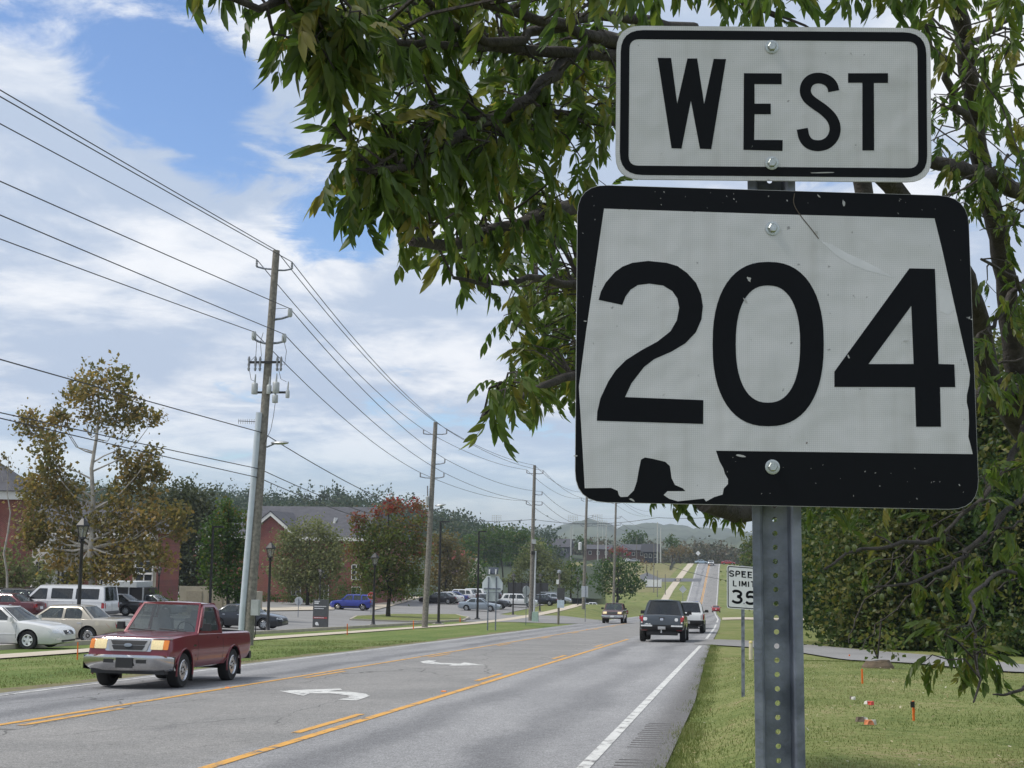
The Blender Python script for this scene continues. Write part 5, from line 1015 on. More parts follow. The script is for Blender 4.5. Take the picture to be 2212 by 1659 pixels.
MB().box((-2.76, 0, .44), (.26, .07, .07)).tube([(-2.84, 0, .46), (-2.84, 0, .56)], .03, 8).build('tow_ball', CHROME, rid); MB().box((-2.0, 0, .40), (.8, 1.3, .2)).build('chassis', BLACKM, rid)
# --- white pickup ahead of it
WHITEC = paint('white_car_paint', (0.66, 0.67, 0.67), 0.0); pt = gy(1484, 80)
FRO = dict(PKC, w=1.85, track=1.6, wid=[(-2.62, .84), (-2.5, .90), (0, .92), (1.8, .91), (2.4, .86), (2.64, .7)], wb=.84, wr=.66)
fro = car('white_pickup', 'white crew cab pickup with black bumper driving ahead of the grey pickup', 'pickup', FRO, WHITEC, (pt.x, pt.y + 2.62, G(pt.x, pt.y + 2.6) + .03), math.pi / 2, gl=GLASSD); fro.rotation_euler = (0, GR, math.pi / 2)
MB().box((-2.0, 0, .42), (.8, 1.2, .2)).build('chassis', BLACKM, fro)
# --- oncoming maroon truck
DKMAR = paint('dark_maroon_paint', (0.095, 0.026, 0.026), .2); pt = gy(1328, 122)
JIM = dict(PKC, w=1.82, track=1.56, wid=[(-2.62, .84), (-2.5, .88), (0, .90), (1.8, .90), (2.4, .88), (2.64, .84)], wb=.82, wr=.68, roof=1.70, patch=PKC['patch'][1:2] + [('grille', BLACKP, rect(-.42, .42, .76, .98), 'x2', 1, .012), ('headlight', LITL, rect(.46, .78, .80, .98), 'x', 1, .012), ('bumper', CHROME, rect(-.90, .90, .50, .70), 'x2', 1, .08), ('licence_plate', WHITEP, rect(-.16, .16, .52, .66), 'x2', 1, .09)])
jim = car('maroon_truck', 'oncoming dark maroon truck with lit headlights and chrome bumper', 'truck', JIM, DKMAR, (pt.x, pt.y, G(pt.x, pt.y) + .03), -math.pi / 2); jim.rotation_euler = (0, -GR, -math.pi / 2)

# --- parked and distant cars: one of each kind is built, the rest are copies with their own paint
PNT = {}
def pc(n, c, m_=.3): return paint(n, c, m_)
def repaint(o, P):
    for ch in [o] + list(o.children_recursive):
        if ch.type == 'MESH' and ch.data.materials and ch.data.materials[0] in PAINTS: ch.material_slots[0].link = 'OBJECT'; ch.material_slots[0].material = P
PAINTS = set(); PROTO = {}
def park(kind, S, name, label, cat, P, loc, rz, group, tilt=None, gl=None):
    PAINTS.add(P)
    if kind not in PROTO: PROTO[kind] = o = car(name, label, cat, S, P, loc, rz, group, gl)
    else:
        o = copy_tree(PROTO[kind]); o.name = name; o.location = loc; o.rotation_euler = (0, 0, rz); o['label'] = label; o['category'] = cat; o['group'] = group; repaint(o, P)
    o.location.z = G(loc[0], loc[1]) + .035
    if tilt is not None: o.rotation_euler = (0, tilt, rz)
    return o
LOTG = 'cars parked in the campus lot'; RD = 'cars on the road'; PI = math.pi
def wheelpt(px, y): return gy(px, y)
w0 = gp(60, 1403); park('buick', BUI, 'parked_car', 'white sedan with dark oval grille parked nose to the pavement', 'car', pc('pearl_white_paint', (.62, .62, .60), 0), (w0.x - 1.40, w0.y + .80, 0), 0, LOTG)
w0 = gp(190, 1391); park('crown', CRV, 'parked_car', 'champagne gold sedan with chrome wheel covers behind the first lamp post', 'car', pc('champagne_paint', (.42, .38, .31), .25), (w0.x - 1.44 + .0, w0.y + .85, 0), PI, LOTG)
PROTO['crown'].location.x = w0.x - 1.44
w0 = gy(176, 74); park('van', VAN, 'passenger_van', 'long white passenger van with dark side windows', 'van', pc('van_white_paint', (.64, .65, .66), 0), (w0.x - 1.52, w0.y + .9, 0), PI, LOTG, gl=GLASSD)
BLK = pc('black_paint', (.012, .013, .016), .3); NAVY = pc('navy_black_paint', (.014, .018, .026), .4); SILV = pc('silver_paint', (.34, .36, .38), .6); BEI = pc('beige_silver_paint', (.40, .38, .34), .35)
w0 = gy(271, 91); park('sedan', SED, 'parked_car', 'black sedan with chrome window line right of the white van', 'car', BLK, (w0.x - 1.38, w0.y + .8, 0), PI, LOTG)
def lot(px, y, kind, S, lab, P, rz, name='parked_car', cat='car', group=LOTG, gl=None): p = gy(px, y); return park(kind, S, name, lab, cat, P, (p.x, p.y, 0), rz, group, gl=gl)
lot(330, 98, 'sedan', SED, 'silver sedan partly hidden behind the red pickup roof', SILV, 0)
lot(82, 84, 'sedan', SED, 'beige silver sedan facing out in front of the white van', BEI, 0)
lot(28, 79.5, 'suv', SUV_, 'black hatchback with spoiler between the maroon and beige cars', BLK, PI, 'parked_suv', 'suv')
lot(0, 73, 'sedan', SED, 'dark maroon sedan with red tail lights at the edge of the lot', pc('wine_paint', (.09, .008, .014), .3), PI)
lot(12, 101, 'suv', SUV_, 'black suv parked under the round green tree', BLK, PI, 'parked_suv', 'suv')
lot(66, 108, 'pickup', PKC, 'white pickup behind the white van bonnet', WHITEC, 0, 'parked_pickup', 'pickup')
lot(-18, 88, 'sedan', SED, 'silver sedan half out of view behind the black suv', SILV, PI)
w0 = gy(569, 79); park('sedan', SED, 'parked_car', 'dark navy sedan parked behind the tall utility pole', 'car', NAVY, (w0.x - 1.38, w0.y + .8, 0), 0, LOTG)
w0 = gy(783, 140); park('hhr', HHR, 'parked_car', 'bright blue retro hatchback beside the red stop sign', 'car', pc('blue_paint', (.025, .045, .32), .3), (w0.x - 1.29 - .0, w0.y + .8, 0), PI, LOTG)
p0 = gy(947, 174); rowc = [('black', BLK, 'suv'), ('white', WHITEC, 'sedan'), ('deep blue', pc('deep_blue_paint', (.02, .04, .2), .3), 'sedan'), ('white', WHITEC, 'suv'), ('maroon', MATS['wine_paint'], 'sedan'), ('white', WHITEC, 'suv'), ('silver', SILV, 'sedan'), ('white', WHITEC, 'sedan'), ('dark grey', pc('dark_grey_paint', (.05, .052, .056), .4), 'suv')]
pos = ['first', 'second', 'third', 'fourth', 'fifth', 'sixth', 'seventh', 'eighth', 'last']
for i, (cn, P, k) in enumerate(rowc):
    k = 'sedan' if i == 0 else k; park(k, SED if k == 'sedan' else SUV_, 'parked_car' if k == 'sedan' else 'parked_suv', '%s %s, %s in the long row beside the black light pole' % (cn, k, pos[i]), 'car' if k == 'sedan' else 'suv', P, (p0.x + .25 * i, p0.y + 2.75 * i, 0), PI, 'cars in the long row')
lot(1036, 158, 'sedan', SED, 'silver blue sedan left of the two post sign', pc('silver_blue_paint', (.30, .35, .40), .5), 0)
lot(1054, 166, 'pickup', PKC, 'dark grey pickup with pale grille behind the silver blue sedan', pc('slate_paint', (.07, .075, .085), .4), 0, 'parked_pickup', 'pickup')
lot(1122, 176, 'suv', SUV_, 'white suv parked left of the third utility pole', WHITEC, 0, 'parked_suv', 'suv')
lot(1166, 184, 'sedan', SED, 'dark sedan with red tail light behind the third utility pole', NAVY, PI)
lot(1196, 190, 'sedan', SED, 'silver sedan right of the third utility pole', SILV, 0)
lot(1196, 200, 'suv', SUV_, 'dark green grey suv behind the silver sedan', pc('green_grey_paint', (.05, .06, .06), .4), 0, 'parked_suv', 'suv')
lot(1281, 318, 'pickup', PKC, 'white pickup in the side yard left of the oncoming truck', WHITEC, 0, 'parked_pickup', 'pickup', 'far parked vehicles')
lot(1268, 345, 'sedan', SED, 'white car behind the white pickup in the side yard', WHITEC, 0, 'parked_car', 'car', 'far parked vehicles')
o = lot(1492, 98, 'suv', SUV_, 'white suv with a blue roof light bar ahead of the white pickup', WHITEC, PI / 2, 'police_suv', 'suv', RD); MB().box((0, 0, 1.76), (.3, 1.1, .11), taper=.9).build('light_bar', M('blue_light_bar', (.05, .14, .5), .2), o); o.rotation_euler = (0, GR, PI / 2)
o = lot(1547, 306, 'sedan', SED, 'red car small on the road at the foot of the hill', pc('bright_red_paint', (.35, .015, .02), .2), PI / 2, 'distant_car', 'car', RD); o.rotation_euler = (0, GR, PI / 2)
lot(1536, 478, 'pickup', PKC, 'white pickup on the hill crest', WHITEC, -PI / 2, 'distant_pickup', 'pickup', RD)
lot(1516, 488, 'sedan', SED, 'pale blue car beside the hill crest', pc('pale_blue_paint', (.32, .42, .5), .3), 0, 'distant_car', 'car', RD)
lot(1573, 486, 'sedan', SED, 'red car crossing at the hill crest', MATS['bright_red_paint'], 0, 'distant_car', 'car', RD)
lot(1352, 494, 'sedan', SED, 'white car parked before the brick house on the rise', WHITEC, PI, 'distant_car', 'car', 'far parked vehicles')
lot(1368, 492, 'sedan', SED, 'silver car parked beside the white one on the rise', SILV, PI, 'distant_car', 'car', 'far parked vehicles')
# ------------------------------------------------------------------ utility poles and wires
INSUL = M('grey_insulator', (.22, .23, .25), .35); CAN = M('transformer_grey', (.42, .44, .44), .45, .2)
def pole(name, lab, base_px, top_px, y, r0, r1, base_at=None):
    b_ = gy(base_px, y); tp = aty(top_px[0], top_px[1], y); o = thing(name, lab, 'utility pole', b_, 0, 'wooden utility poles')
    d = tp - b_; MB().tube([(0, 0, -.3), d * .5, d], [r0, (r0 + r1) / 2, r1], 12).build('shaft', WOODPOLE, o, 50); return o, b_, tp
YP = [52.0, 93.0, 125.0, 172.0, 198.0]
P1, b1, t1 = pole('utility_pole', 'tall leaning wooden utility pole with transformers and pale conduit', 535, (597, 541), YP[0], .20, .135)
P2, b2, t2 = pole('utility_pole', 'wooden utility pole with street lamp standing on the pavement edge beside the red tipped maple', 917, (941, 912), YP[1], .21, .14)
P3, b3, t3 = pole('utility_pole', 'wooden utility pole with white conduit beside the white suv', 1146, (1155, 1005), YP[2], .21, .13)
P4, b4, t4 = pole('utility_pole', 'thin wooden utility pole with a white transformer can below the route sign', 1260, (1268, 1062), YP[3], .21, .14)
P5, b5, t5 = pole('utility_pole', 'thin utility pole rising from the tree clump below the route sign', 1325, (1331, 1070), YP[4], .19, .13)
def arm(o, y, px0, py0, px1, py1, rad=.035):     # post insulator on a bracket: from the shaft to its tip
    a = rel(o, aty(px0, py0, y)); b_ = rel(o, aty(px1, py1, y)); k = b_ + Vector((0, 0, -.28)); MB().tube([a, a.lerp(k, .6) + Vector((0, 0, -.03)), k], rad, 6).build('bracket', GALV, o)
    m = MB(); m.lathe([(.03, -.28), (.055, -.24), (.035, -.2), (.055, -.15), (.035, -.11), (.05, -.06), (.03, 0)], tuple(b_), 'Z', 8); m.build('insulator', INSUL, o, 40); return b_ + o.location
def V_(z, ox, oy, s): return [(ox + a * s, oy + b * s) for a, b in z]
A1 = {}
A1['r'] = arm(P1, YP[0], 592, 584, 631, 566); A1['l'] = arm(P1, YP[0], 592, 582, 555, 561)
A1['d'] = arm(P1, YP[0], 584, 692, 627, 667, .045); A1['e'] = arm(P1, YP[0], 579, 742, 614, 722, .045); A1['f'] = arm(P1, YP[0], 574, 742, 549, 717, .045); A1['t'] = t1
for k in ('d', 'e', 'f'):
    p = rel(P1, A1[k]); MB().lathe([(.001, .02), (.07, .02), (.095, -.05), (.095, -.27), (.06, -.33), (.001, -.34)], tuple(p), 'Z', 12).build('cutout', CAN, P1, 50)
p0 = rel(P1, aty(541, 784, YP[0])); p1 = rel(P1, aty(612, 784, YP[0])); MB().box(((p0.x + p1.x) / 2, -.2, (p0.z + p1.z) / 2), (p1.x - p0.x, .08, .09)).build('crossarm', BLACKM, P1)
for px in (542, 556, 566, 603, 611): p = rel(P1, aty(px, 784, YP[0])); MB().lathe([(.03, -.35), (.06, -.25), (.035, -.2), (.06, -.1), (.035, 0), (.06, .1), (.03, .22)], (p.x, -.22, p.z), 'Z', 8).build('fuse_cutout', INSUL, P1, 40)
for px, py, r, h in ((552, 840, .125, .44), (583, 842, .10, .36), (598, 838, .135, .44), (596, 862, .115, .32), (623, 852, .08, .30)):
    p = rel(P1, aty(px, py, YP[0])); c = MB(); c.lathe([(r * .9, -h / 2), (r, -h / 2 + .03), (r, h / 2 - .04), (r * .8, h / 2), (.001, h / 2 + .02)], (p.x, -.1, p.z), 'Z', 14); c.tube([(p.x, -.1, p.z + h / 2), (p.x + .02, -.1, p.z + h / 2 + .34)], [.045, .02], 6); c.build('transformer', CAN, P1, 50)
p = rel(P1, aty(584, 848, YP[0])); MB().box((p.x, -.05, p.z), (1.3, .08, .08)).build('transformer_bracket', BLACKM, P1)
p0, p1 = rel(P1, aty(558, 892, YP[0])), rel(P1, b1 + Vector((-.27, -.1, 1.2))); MB().tube([p0 + Vector((.09, -.14, 0)), p1 + Vector((.05, 0, 0)), p1 + Vector((.03, 0, -1.3))], .13, 10).build('conduit', M('pale_conduit', (.50, .55, .60), .4, 0, .05), P1, 50)
p = rel(P1, aty(576, 966, YP[0])); q = rel(P1, aty(612, 957, YP[0])); MB().tube([p, p.lerp(q, .5) + Vector((0, 0, .06)), q], .03, 6).build('lamp_arm', GALV, P1); m = MB(); m.lathe([(.02, 0), (.08, .06), (.12, .25), (.13, .5), (.06, .7)], (0, 0, 0), 'X', 10); m.xform(lambda v: Vector((v.x + q.x - .5, v.y + q.y, v.z * .6 + q.z + .02 * v.x))); m.build('street_lamp', ALU, P1, 50)
p = rel(P1, aty(553, 911, YP[0])); m = MB(); m.tube([p, p + Vector((-.72, 0, .03))], .014, 5)
for k in range(8): m.tube([p + Vector((-.08 - .09 * k, 0, -.09)), p + Vector((-.08 - .09 * k, 0, .11))], .008, 4)
m.build('antenna', BLACKM, P1)
p = rel(P1, b1) ; MB().box((.36, -.3, 1.45), (.30, .22, .58)).build('meter_box', CAN, P1); MB().tube([(.36, -.3, 1.2), (.40, -.3, .6), (.34, -.25, .3)], .02, 5).build('cable', BLACKM, P1)
for pts in (((549, 728), (558, 740), (556, 770), (544, 782)), ((614, 728), (622, 760), (618, 790), (604, 784)), ((542, 800), (546, 822), (552, 824)), ((604, 796), (610, 820), (622, 826)), ((592, 690), (588, 670), (606, 668), (622, 668)), ((572, 720), (566, 740), (568, 770), (560, 790)), ((598, 870), (594, 900), (588, 930), (574, 960))):
    MB().tube([rel(P1, aty(px, py, YP[0])) + Vector((0, -.18, 0)) for px, py in pts], .011, 4).build('jumper_wire', BLACKM, P1)
A2_ = {'t': t2, 'l': arm(P2, YP[1], 939, 938, 915, 928), 'r': arm(P2, YP[1], 940, 938, 965, 928), 'd': arm(P2, YP[1], 938, 1003, 961, 991), 'f': arm(P2, YP[1], 934, 1033, 908, 1021), 'e': arm(P2, YP[1], 936, 1033, 959, 1021)}
p = rel(P2, aty(925, 1082, YP[1])); MB().lathe([(.12, -.3), (.14, .25), (.05, .32)], (p.x, -.2, p.z), 'Z', 12).build('transformer', CAN, P2, 50); MB().tube([(p.x, -.2, p.z + .3), (p.x - .03, -.2, p.z + 1.0)], .05, 6).build('fuse_cutout', INSUL, P2)
p = rel(P2, aty(934, 1105, YP[1])); q = rel(P2, aty(958, 1096, YP[1])); MB().tube([p, q], .03, 6).build('lamp_arm', GALV, P2); m = MB(); m.lathe([(.02, 0), (.09, .06), (.13, .3), (.13, .55), (.05, .75)], (0, 0, 0), 'X', 10); m.xform(lambda v: Vector((v.x + q.x - .6, v.y + q.y, v.z * .6 + q.z + .1 + .12 * v.x))); m.build('street_lamp', ALU, P2, 50)
A3 = {'t': t3, 'l': arm(P3, YP[2], 1154, 1023, 1138, 1015), 'r': arm(P3, YP[2], 1155, 1023, 1173, 1016), 'd': arm(P3, YP[2], 1153, 1068, 1171, 1062), 'f': arm(P3, YP[2], 1151, 1092, 1137, 1082), 'e': arm(P3, YP[2], 1153, 1090, 1171, 1084)}
p0, p1 = rel(P3, aty(1157, 1190, YP[2])), Vector((.3, -.1, -.2)); MB().tube([p0, p1], .085, 8).build('conduit', M('white_conduit', (.55, .57, .58), .4), P3, 50); p = rel(P3, aty(1154, 1170, YP[2])); MB().box((p.x, -.2, p.z), (.35, .3, .4)).build('junction_box', CAN, P3); MB().box((p.x - .05, -.2, p.z - 1.0), (.3, .3, .3)).build('junction_box', BLACKM, P3)
def arms_s(o, y, tp): return {'t': tp, 'l': tp + Vector((-.7, 0, -.8)), 'r': tp + Vector((.7, 0, -.8)), 'd': tp + Vector((.7, 0, -2.9)), 'f': tp + Vector((-.7, 0, -3.9)), 'e': tp + Vector((.7, 0, -3.9))}
A4, A5 = arms_s(P4, YP[3], t4), arms_s(P5, YP[4], t5)
for o, A_ in ((P4, A4), (P5, A5)):
    for k in 'lrdfe': a = rel(o, A_[k]); MB().tube([(a.x * .1, 0, a.z - .4), (a.x, 0, a.z - .25), (a.x, 0, a.z)], .04, 5).build('bracket', GALV, o)
p = rel(P4, aty(1257, 1180, YP[3])); MB().lathe([(.2, -.45), (.23, .4), (.08, .5)], (p.x - .2, -.2, p.z), 'Z', 12).build('transformer', M('white_transformer', (.6, .62, .62), .4), P4, 50)
LEFTW = {'t': 190, 'r': 204, 'l': 263, 'd': 387, 'e': 460, 'f': 512}
names = {'t': 'topmost overhead wire along the utility poles', 'r': 'upper overhead wire on the roadside bracket', 'l': 'upper overhead wire on the bracket away from the road', 'd': 'middle overhead wire on the single bracket', 'e': 'lower overhead wire on the roadside bracket', 'f': 'lower overhead wire on the bracket away from the road'}
WIRE = M('cable_black', (.035, .035, .04), .6)
def span(a, b_, sag, n=14): return [a.lerp(b_, i / n) + Vector((0, 0, -sag * 4 * (i / n) * (1 - i / n))) for i in range(n + 1)]
def wire(name, lab, pts, sags, rad=.017):
    path = [pts[0]]
    for (a, b_), s in zip(zip(pts, pts[1:]), sags): path += span(a, b_, s)[1:]
    tag(MB().tube(path, rad, 4, False).build(name, WIRE), lab, 'power line', 'overhead wires along the poles')
def leftpoint(px, py, X, tgt, ext=1.9):          # the sight line at the frame edge, at the pole line's own distance from the road
    r = ray(px, py); t_ = X / r[0]; p = Vector((r[0] * t_, r[1] * t_, r[2] * t_ + EYE)); return tgt + (p - tgt) * ext
for k in 'trldef':
    a = leftpoint(0, LEFTW[k], A1[k].x - .4, A1[k]); p6 = A5[k] + (A5[k] - A4[k]) * 1.6 + Vector((0, 0, -2))
    wire('power_line', names[k], [a, A1[k], A2_[k], A3[k], A4[k], A5[k], p6], (.05, .55, .45, .8, .4, .6))
for lab, lpx, q1, q2, q3, rd in (('telephone cable just above the street lamp of the tall pole', 772, (568, 935), (930, 1118), (1152, 1175), .02), ('thick telephone cable low on the tall pole', 887, (561, 1013), (927, 1140), (1151, 1182), .018), ('lowest telephone cable on the tall pole', 899, (559, 1032), (926, 1152), (1150, 1196), .018)):
    w1, w2, w3 = aty(*q1, YP[0]), aty(*q2, YP[1]), aty(*q3, YP[2]); wire('telephone_cable', lab, [leftpoint(0, lpx, w1.x - .4, w1), w1, w2, w3, aty(1262, 1208, YP[3]), aty(1328, 1212, YP[4])], (.05, .35, .4, .6, .3), rd)
wire('power_line', 'wire crossing high behind the third utility pole', [aty(880, 1108, 240), aty(1152, 1122, 240), aty(1420, 1118, 240), aty(1700, 1090, 240)], (.8, .9, .9), .05)
wire('power_line', 'wire crossing low over the hill road', [aty(1330, 1168, 330), aty(1560, 1252, 300), aty(1700, 1275, 290)], (1.2, .5), .05)
# poles further up the hill
for px, top, bot, yy, lab in ((1375, 1160, 1250, 415, 'thin wooden pole beside the dry field'), (1420, 1232, 1290, 340, 'short dark pole beside the hill pavement'), (1412, 1165, 1280, 350, 'slim lamp pole with pale head on the hill'), (1437, 1240, 1285, 360, 'slim dark post right of the white name board'), (1508, 1165, 1205, 500, 'thin pole at the crest left of the road'), (1528, 1168, 1205, 505, 'thin pale pole at the crest above the road')):
    o = gp(px, bot); yy = o.y; h = aty(px, top, yy).z - o.z; tag(MB().tube([(0, 0, -.3), (0, 0, max(2, h))], [.13, .09], 6).build('wooden_pole', WOODPOLE, loc=o), lab, 'pole')

# ------------------------------------------------------------------ campus lamp posts and light poles
LGLASS = glass('lantern_glass', (.45, .42, .34), .6)
def lamp(px, y, top, lab):
    b_ = gy(px[1], y); h = aty(px[0], top, y).z - b_.z; s = h / 5.0; o = thing('lamp_post', lab, 'lamp post', b_, 0, 'lantern topped lamp posts')
    m = MB(); m.lathe([(.28, -.05), (.28, .06), (.20, .10), (.13, .16), (.10, .5), (.085, .55), (.075, 2.5), (.062, 3.9), (.11, 3.95), (.11, 4.02), (.05, 4.06)], (0, 0, 0), 'Z', 14); m.v = [(x * s, y_ * s, z * s) for x, y_, z in m.v]; m.build('post', BLACKM, o, 50)
    MB().box((0, 0, 0.02), (.62, .62, .14)).build('plinth', CONC, o)
    m = MB(); m.lathe([(.05, 4.06), (.16, 4.12), (.14, 4.18)], (0, 0, 0), 'Z', 6)
    for k in range(6): a = 6.283 * k / 6; m.tube([(.14 * math.cos(a), .14 * math.sin(a), 4.16), (.25 * math.cos(a), .25 * math.sin(a), 4.62)], .014, 4)
    m.lathe([(.25, 4.60), (.31, 4.62), (.30, 4.66), (.18, 4.80), (.08, 4.92), (.03, 4.95), (.03, 5.0)], (0, 0, 0), 'Z', 6); m.v = [(x * s, y_ * s, z * s) for x, y_, z in m.v]; m.build('lantern', BLACKM, o)
    m = MB(); m.lathe([(.125, 4.18), (.225, 4.60)], (0, 0, 0), 'Z', 6, False); m.v = [(x * s, y_ * s, z * s) for x, y_, z in m.v]; m.build('lantern_glass', LGLASS, o)
    m = MB(); m.lathe([(.03, 4.2), (.05, 4.3), (.05, 4.42), (.02, 4.5)], (0, 0, 0), 'Z', 8); m.v = [(x * s, y_ * s, z * s) for x, y_, z in m.v]; m.build('bulb', LENS, o); return o
for px, y, top, lab in (((178, 166), 55, 1116, 'black lantern lamp post in front of the gold sedan'), ((585, 578), 75, 1170, 'black lantern lamp post right of the tall utility pole'), ((810, 806), 99, 1193, 'black lantern lamp post beside the blue car'), ((125, 122), 100, 1190, 'small black lantern lamp post behind the white van'), ((692, 690), 142, 1229, 'small black lantern lamp post in front of the olive tree'),
                        ((1109, 1108), 146, 1237, 'black lantern lamp post in front of the white suv'), ((1166, 1166), 160, 1238, 'black lantern lamp post right of the third utility pole'), ((1249, 1248), 185, 1245, 'black lantern lamp post beside the thin fourth utility pole'), ((341, 340), 104, 1222, 'faint black lantern lamp post in front of the brick hall hedge')): lamp(px, y, top, lab)
def lightpole(px, y, top, lab):
    b_ = gy(px[1], y); h = aty(px[0], top, y).z - b_.z; o = thing('light_pole', lab, 'light pole', b_, 0, 'tall black car park light poles'); MB().tube([(0, 0, -.1), (0, 0, h)], [.11, .08], 8).build('shaft', BLACKM, o, 50); MB().lathe([(.28, -.05), (.28, .12), (.16, .2)], (0, 0, 0), 'Z', 12).build('base', BLACKM, o); MB().box((.35, 0, h), (.75, .3, .12)).build('lamp_head', BLACKM, o); MB().box((0, 0, -.02), (.8, .8, .2)).build('plinth', CONC, o)
for px, y, top, lab in (((954, 947), 108, 1127, 'tall black light pole right of the second utility pole'), ((1034, 1031), 128, 1148, 'tall black light pole beside the silver blue sedan'), ((458, 452), 91, 1138, 'tall black light pole in front of the dark green maple')): lightpole(px, y, top, lab)

# ------------------------------------------------------------------ signs across the road
GREYB = M('sign_back', (.50, .53, .56), .45, .4, .06); REDS = M('stop_red', (.45, .02, .03), .45)
def octa(r): return [(r * math.cos(R(22.5 + 45 * k)), r * math.sin(R(22.5 + 45 * k))) for k in range(8)]
def plate(o, name, poly, mat, c, th=.02, rz=0.0, parent=None):
    m = MB(); m.prism(poly, -th / 2, th / 2); m.xform(lambda v: Vector((v.x * math.cos(rz) + v.z * math.sin(rz) + c[0], v.x * math.sin(rz) - v.z * math.cos(rz) + c[1], v.y + c[2]))); return m.build(name, mat, parent or o)
def signpost(name, lab, cat, px, y, group=None):
    return thing(name, lab, cat, gy(px, y), 0, group)
o = signpost('stop_sign', 'red stop sign beside the bike rack', 'sign', 801, 134); z = rel(o, aty(801, 1287, 134)).z; MB().tube([(0, .03, -.1), (0, .03, z + .3)], .03, 6).build('post', GALV, o); plate(o, 'plate', octa(.38), REDS, (0, 0, z)); plate(o, 'border', octa(.40), WHITEP, (0, .012, z))
for k, ch in enumerate('STOP'): m = MB(); m.box((-.2 + .135 * k, -.014, z), (.03, .006, .2)); m.box((-.17 + .135 * k, -.0135, z + (.085 if ch != 'T' else .085)), (.06, .005, .03)); m.build('letter', WHITEP, o)
o = signpost('traffic_sign', 'back of an eight sided sign left of the grey campus board', 'sign', 644, 112); z = rel(o, aty(643, 1298, 112)).z; plate(o, 'plate', octa(.36), GREYB, (0, 0, z)); MB().tube([(0, -.04, -.1), (0, -.04, z + .2)], .03, 6).build('post', GALV, o)
o = signpost('flashing_sign', 'pale back of a two post sign with solar panel on top', 'sign', 1062, 86); zt = rel(o, aty(1063, 1243, 86)).z; z0 = rel(o, aty(1063, 1279, 86)).z; sc_ = (zt - z0) / 35
poly = [(-22, 0), (-12, 14), (12, 14), (22, 0), (22, -14), (17, -20), (-17, -20), (-22, -14)]; plate(o, 'plate', [(a * sc_, b_ * sc_) for a, b_ in poly], M('pale_sign_back', (.62, .66, .70), .4, .2, .05), (0, 0, z0 + 20 * sc_), .03)
for sx in (-1, 1): MB().tube([(sx * 8.5 * sc_, -.06, -.2), (sx * 8.5 * sc_, -.06, zt - .1)], .045, 6).build('post', GALV, o)
MB().box((0, -.05, z0 + 7 * sc_), (36 * sc_, .05, .09)).build('rail', GALV, o); plate(o, 'lower_plate', rect(-13 * sc_, 13 * sc_, 0, 18 * sc_), GREYB, (0, .02, z0 - 19 * sc_), .02)
m = MB(); m.box((0, 0, 0), (.62, .5, .05)); m.xform(lambda v: Vector((v.x + .03, v.y * .7, v.z + v.y * .75 + zt + .28))); m.build('solar_panel', M('solar_cells', (.05, .06, .08), .25), o); MB().box((.03, 0, zt + .05), (.3, .2, .3)).build('battery_box', CAN, o)
for sx in (-1, 1): MB().box((sx * .20 + .03, -.12, zt + .33 - .1), (.06, .3, .3)).build('panel_frame', WHITEP, o)
o = signpost('round_sign', 'narrow edge on oval sign on a thin post beside the third utility pole', 'sign', 1136, 108); z = rel(o, aty(1136, 1276, 108)).z; MB().tube([(0, -.03, -.1), (0, -.03, z + .4)], .028, 6).build('post', GALV, o); plate(o, 'plate', [(.38 * math.cos(6.283 * k / 20), .38 * math.sin(6.283 * k / 20)) for k in range(20)], GREYB, (0, 0, z), .02, R(52)); plate(o, 'lower_plate', rect(-.22, .22, -.95, -.45), GREYB, (0, 0, z), .02, R(52))
o = signpost('sign_cluster', 'short pole with lamp, dark board and white panel at the side road', 'sign', 1206, 112); f = lambda px, py: rel(o, aty(px, py, 112)); p = f(1208, 1240); MB().tube([(0, 0, -.2), (.03, 0, p.z)], .09, 8).build('pole', WOODPOLE, o); MB().lathe([(.05, 0), (.18, .1), (.16, .28), (.04, .34)], (p.x, 0, p.z), 'Z', 10).build('lamp', ALU, o, 50); MB().box((f(1205, 1257).x, -.1, f(1205, 1257).z), (.2, .2, .35)).build('box', WHITEP, o)
a, b_ = f(1204, 1270), f(1220, 1294); plate(o, 'board', rect(a.x, b_.x, b_.z, a.z), M('dark_board', (.06, .06, .065), .6), (0, -.12, 0), .04); a, b_ = f(1204, 1296), f(1219, 1313); plate(o, 'panel', rect(a.x, b_.x, b_.z, a.z), M('pale_blue_panel', (.5, .58, .68), .5), (0, -.12, 0), .04)
o = signpost('rear_sign', 'pale rectangular sign back on a thin post near the fourth utility pole', 'sign', 1264, 128); f = lambda px, py: rel(o, aty(px, py, 128)); MB().tube([(0, -.03, -.1), (0, -.03, f(1263, 1265).z)], .03, 6).build('post', GALV, o); a, b_ = f(1256, 1266), f(1270, 1290); plate(o, 'plate', rect(a.x, b_.x, b_.z, a.z), GREYB, (0, 0, 0))
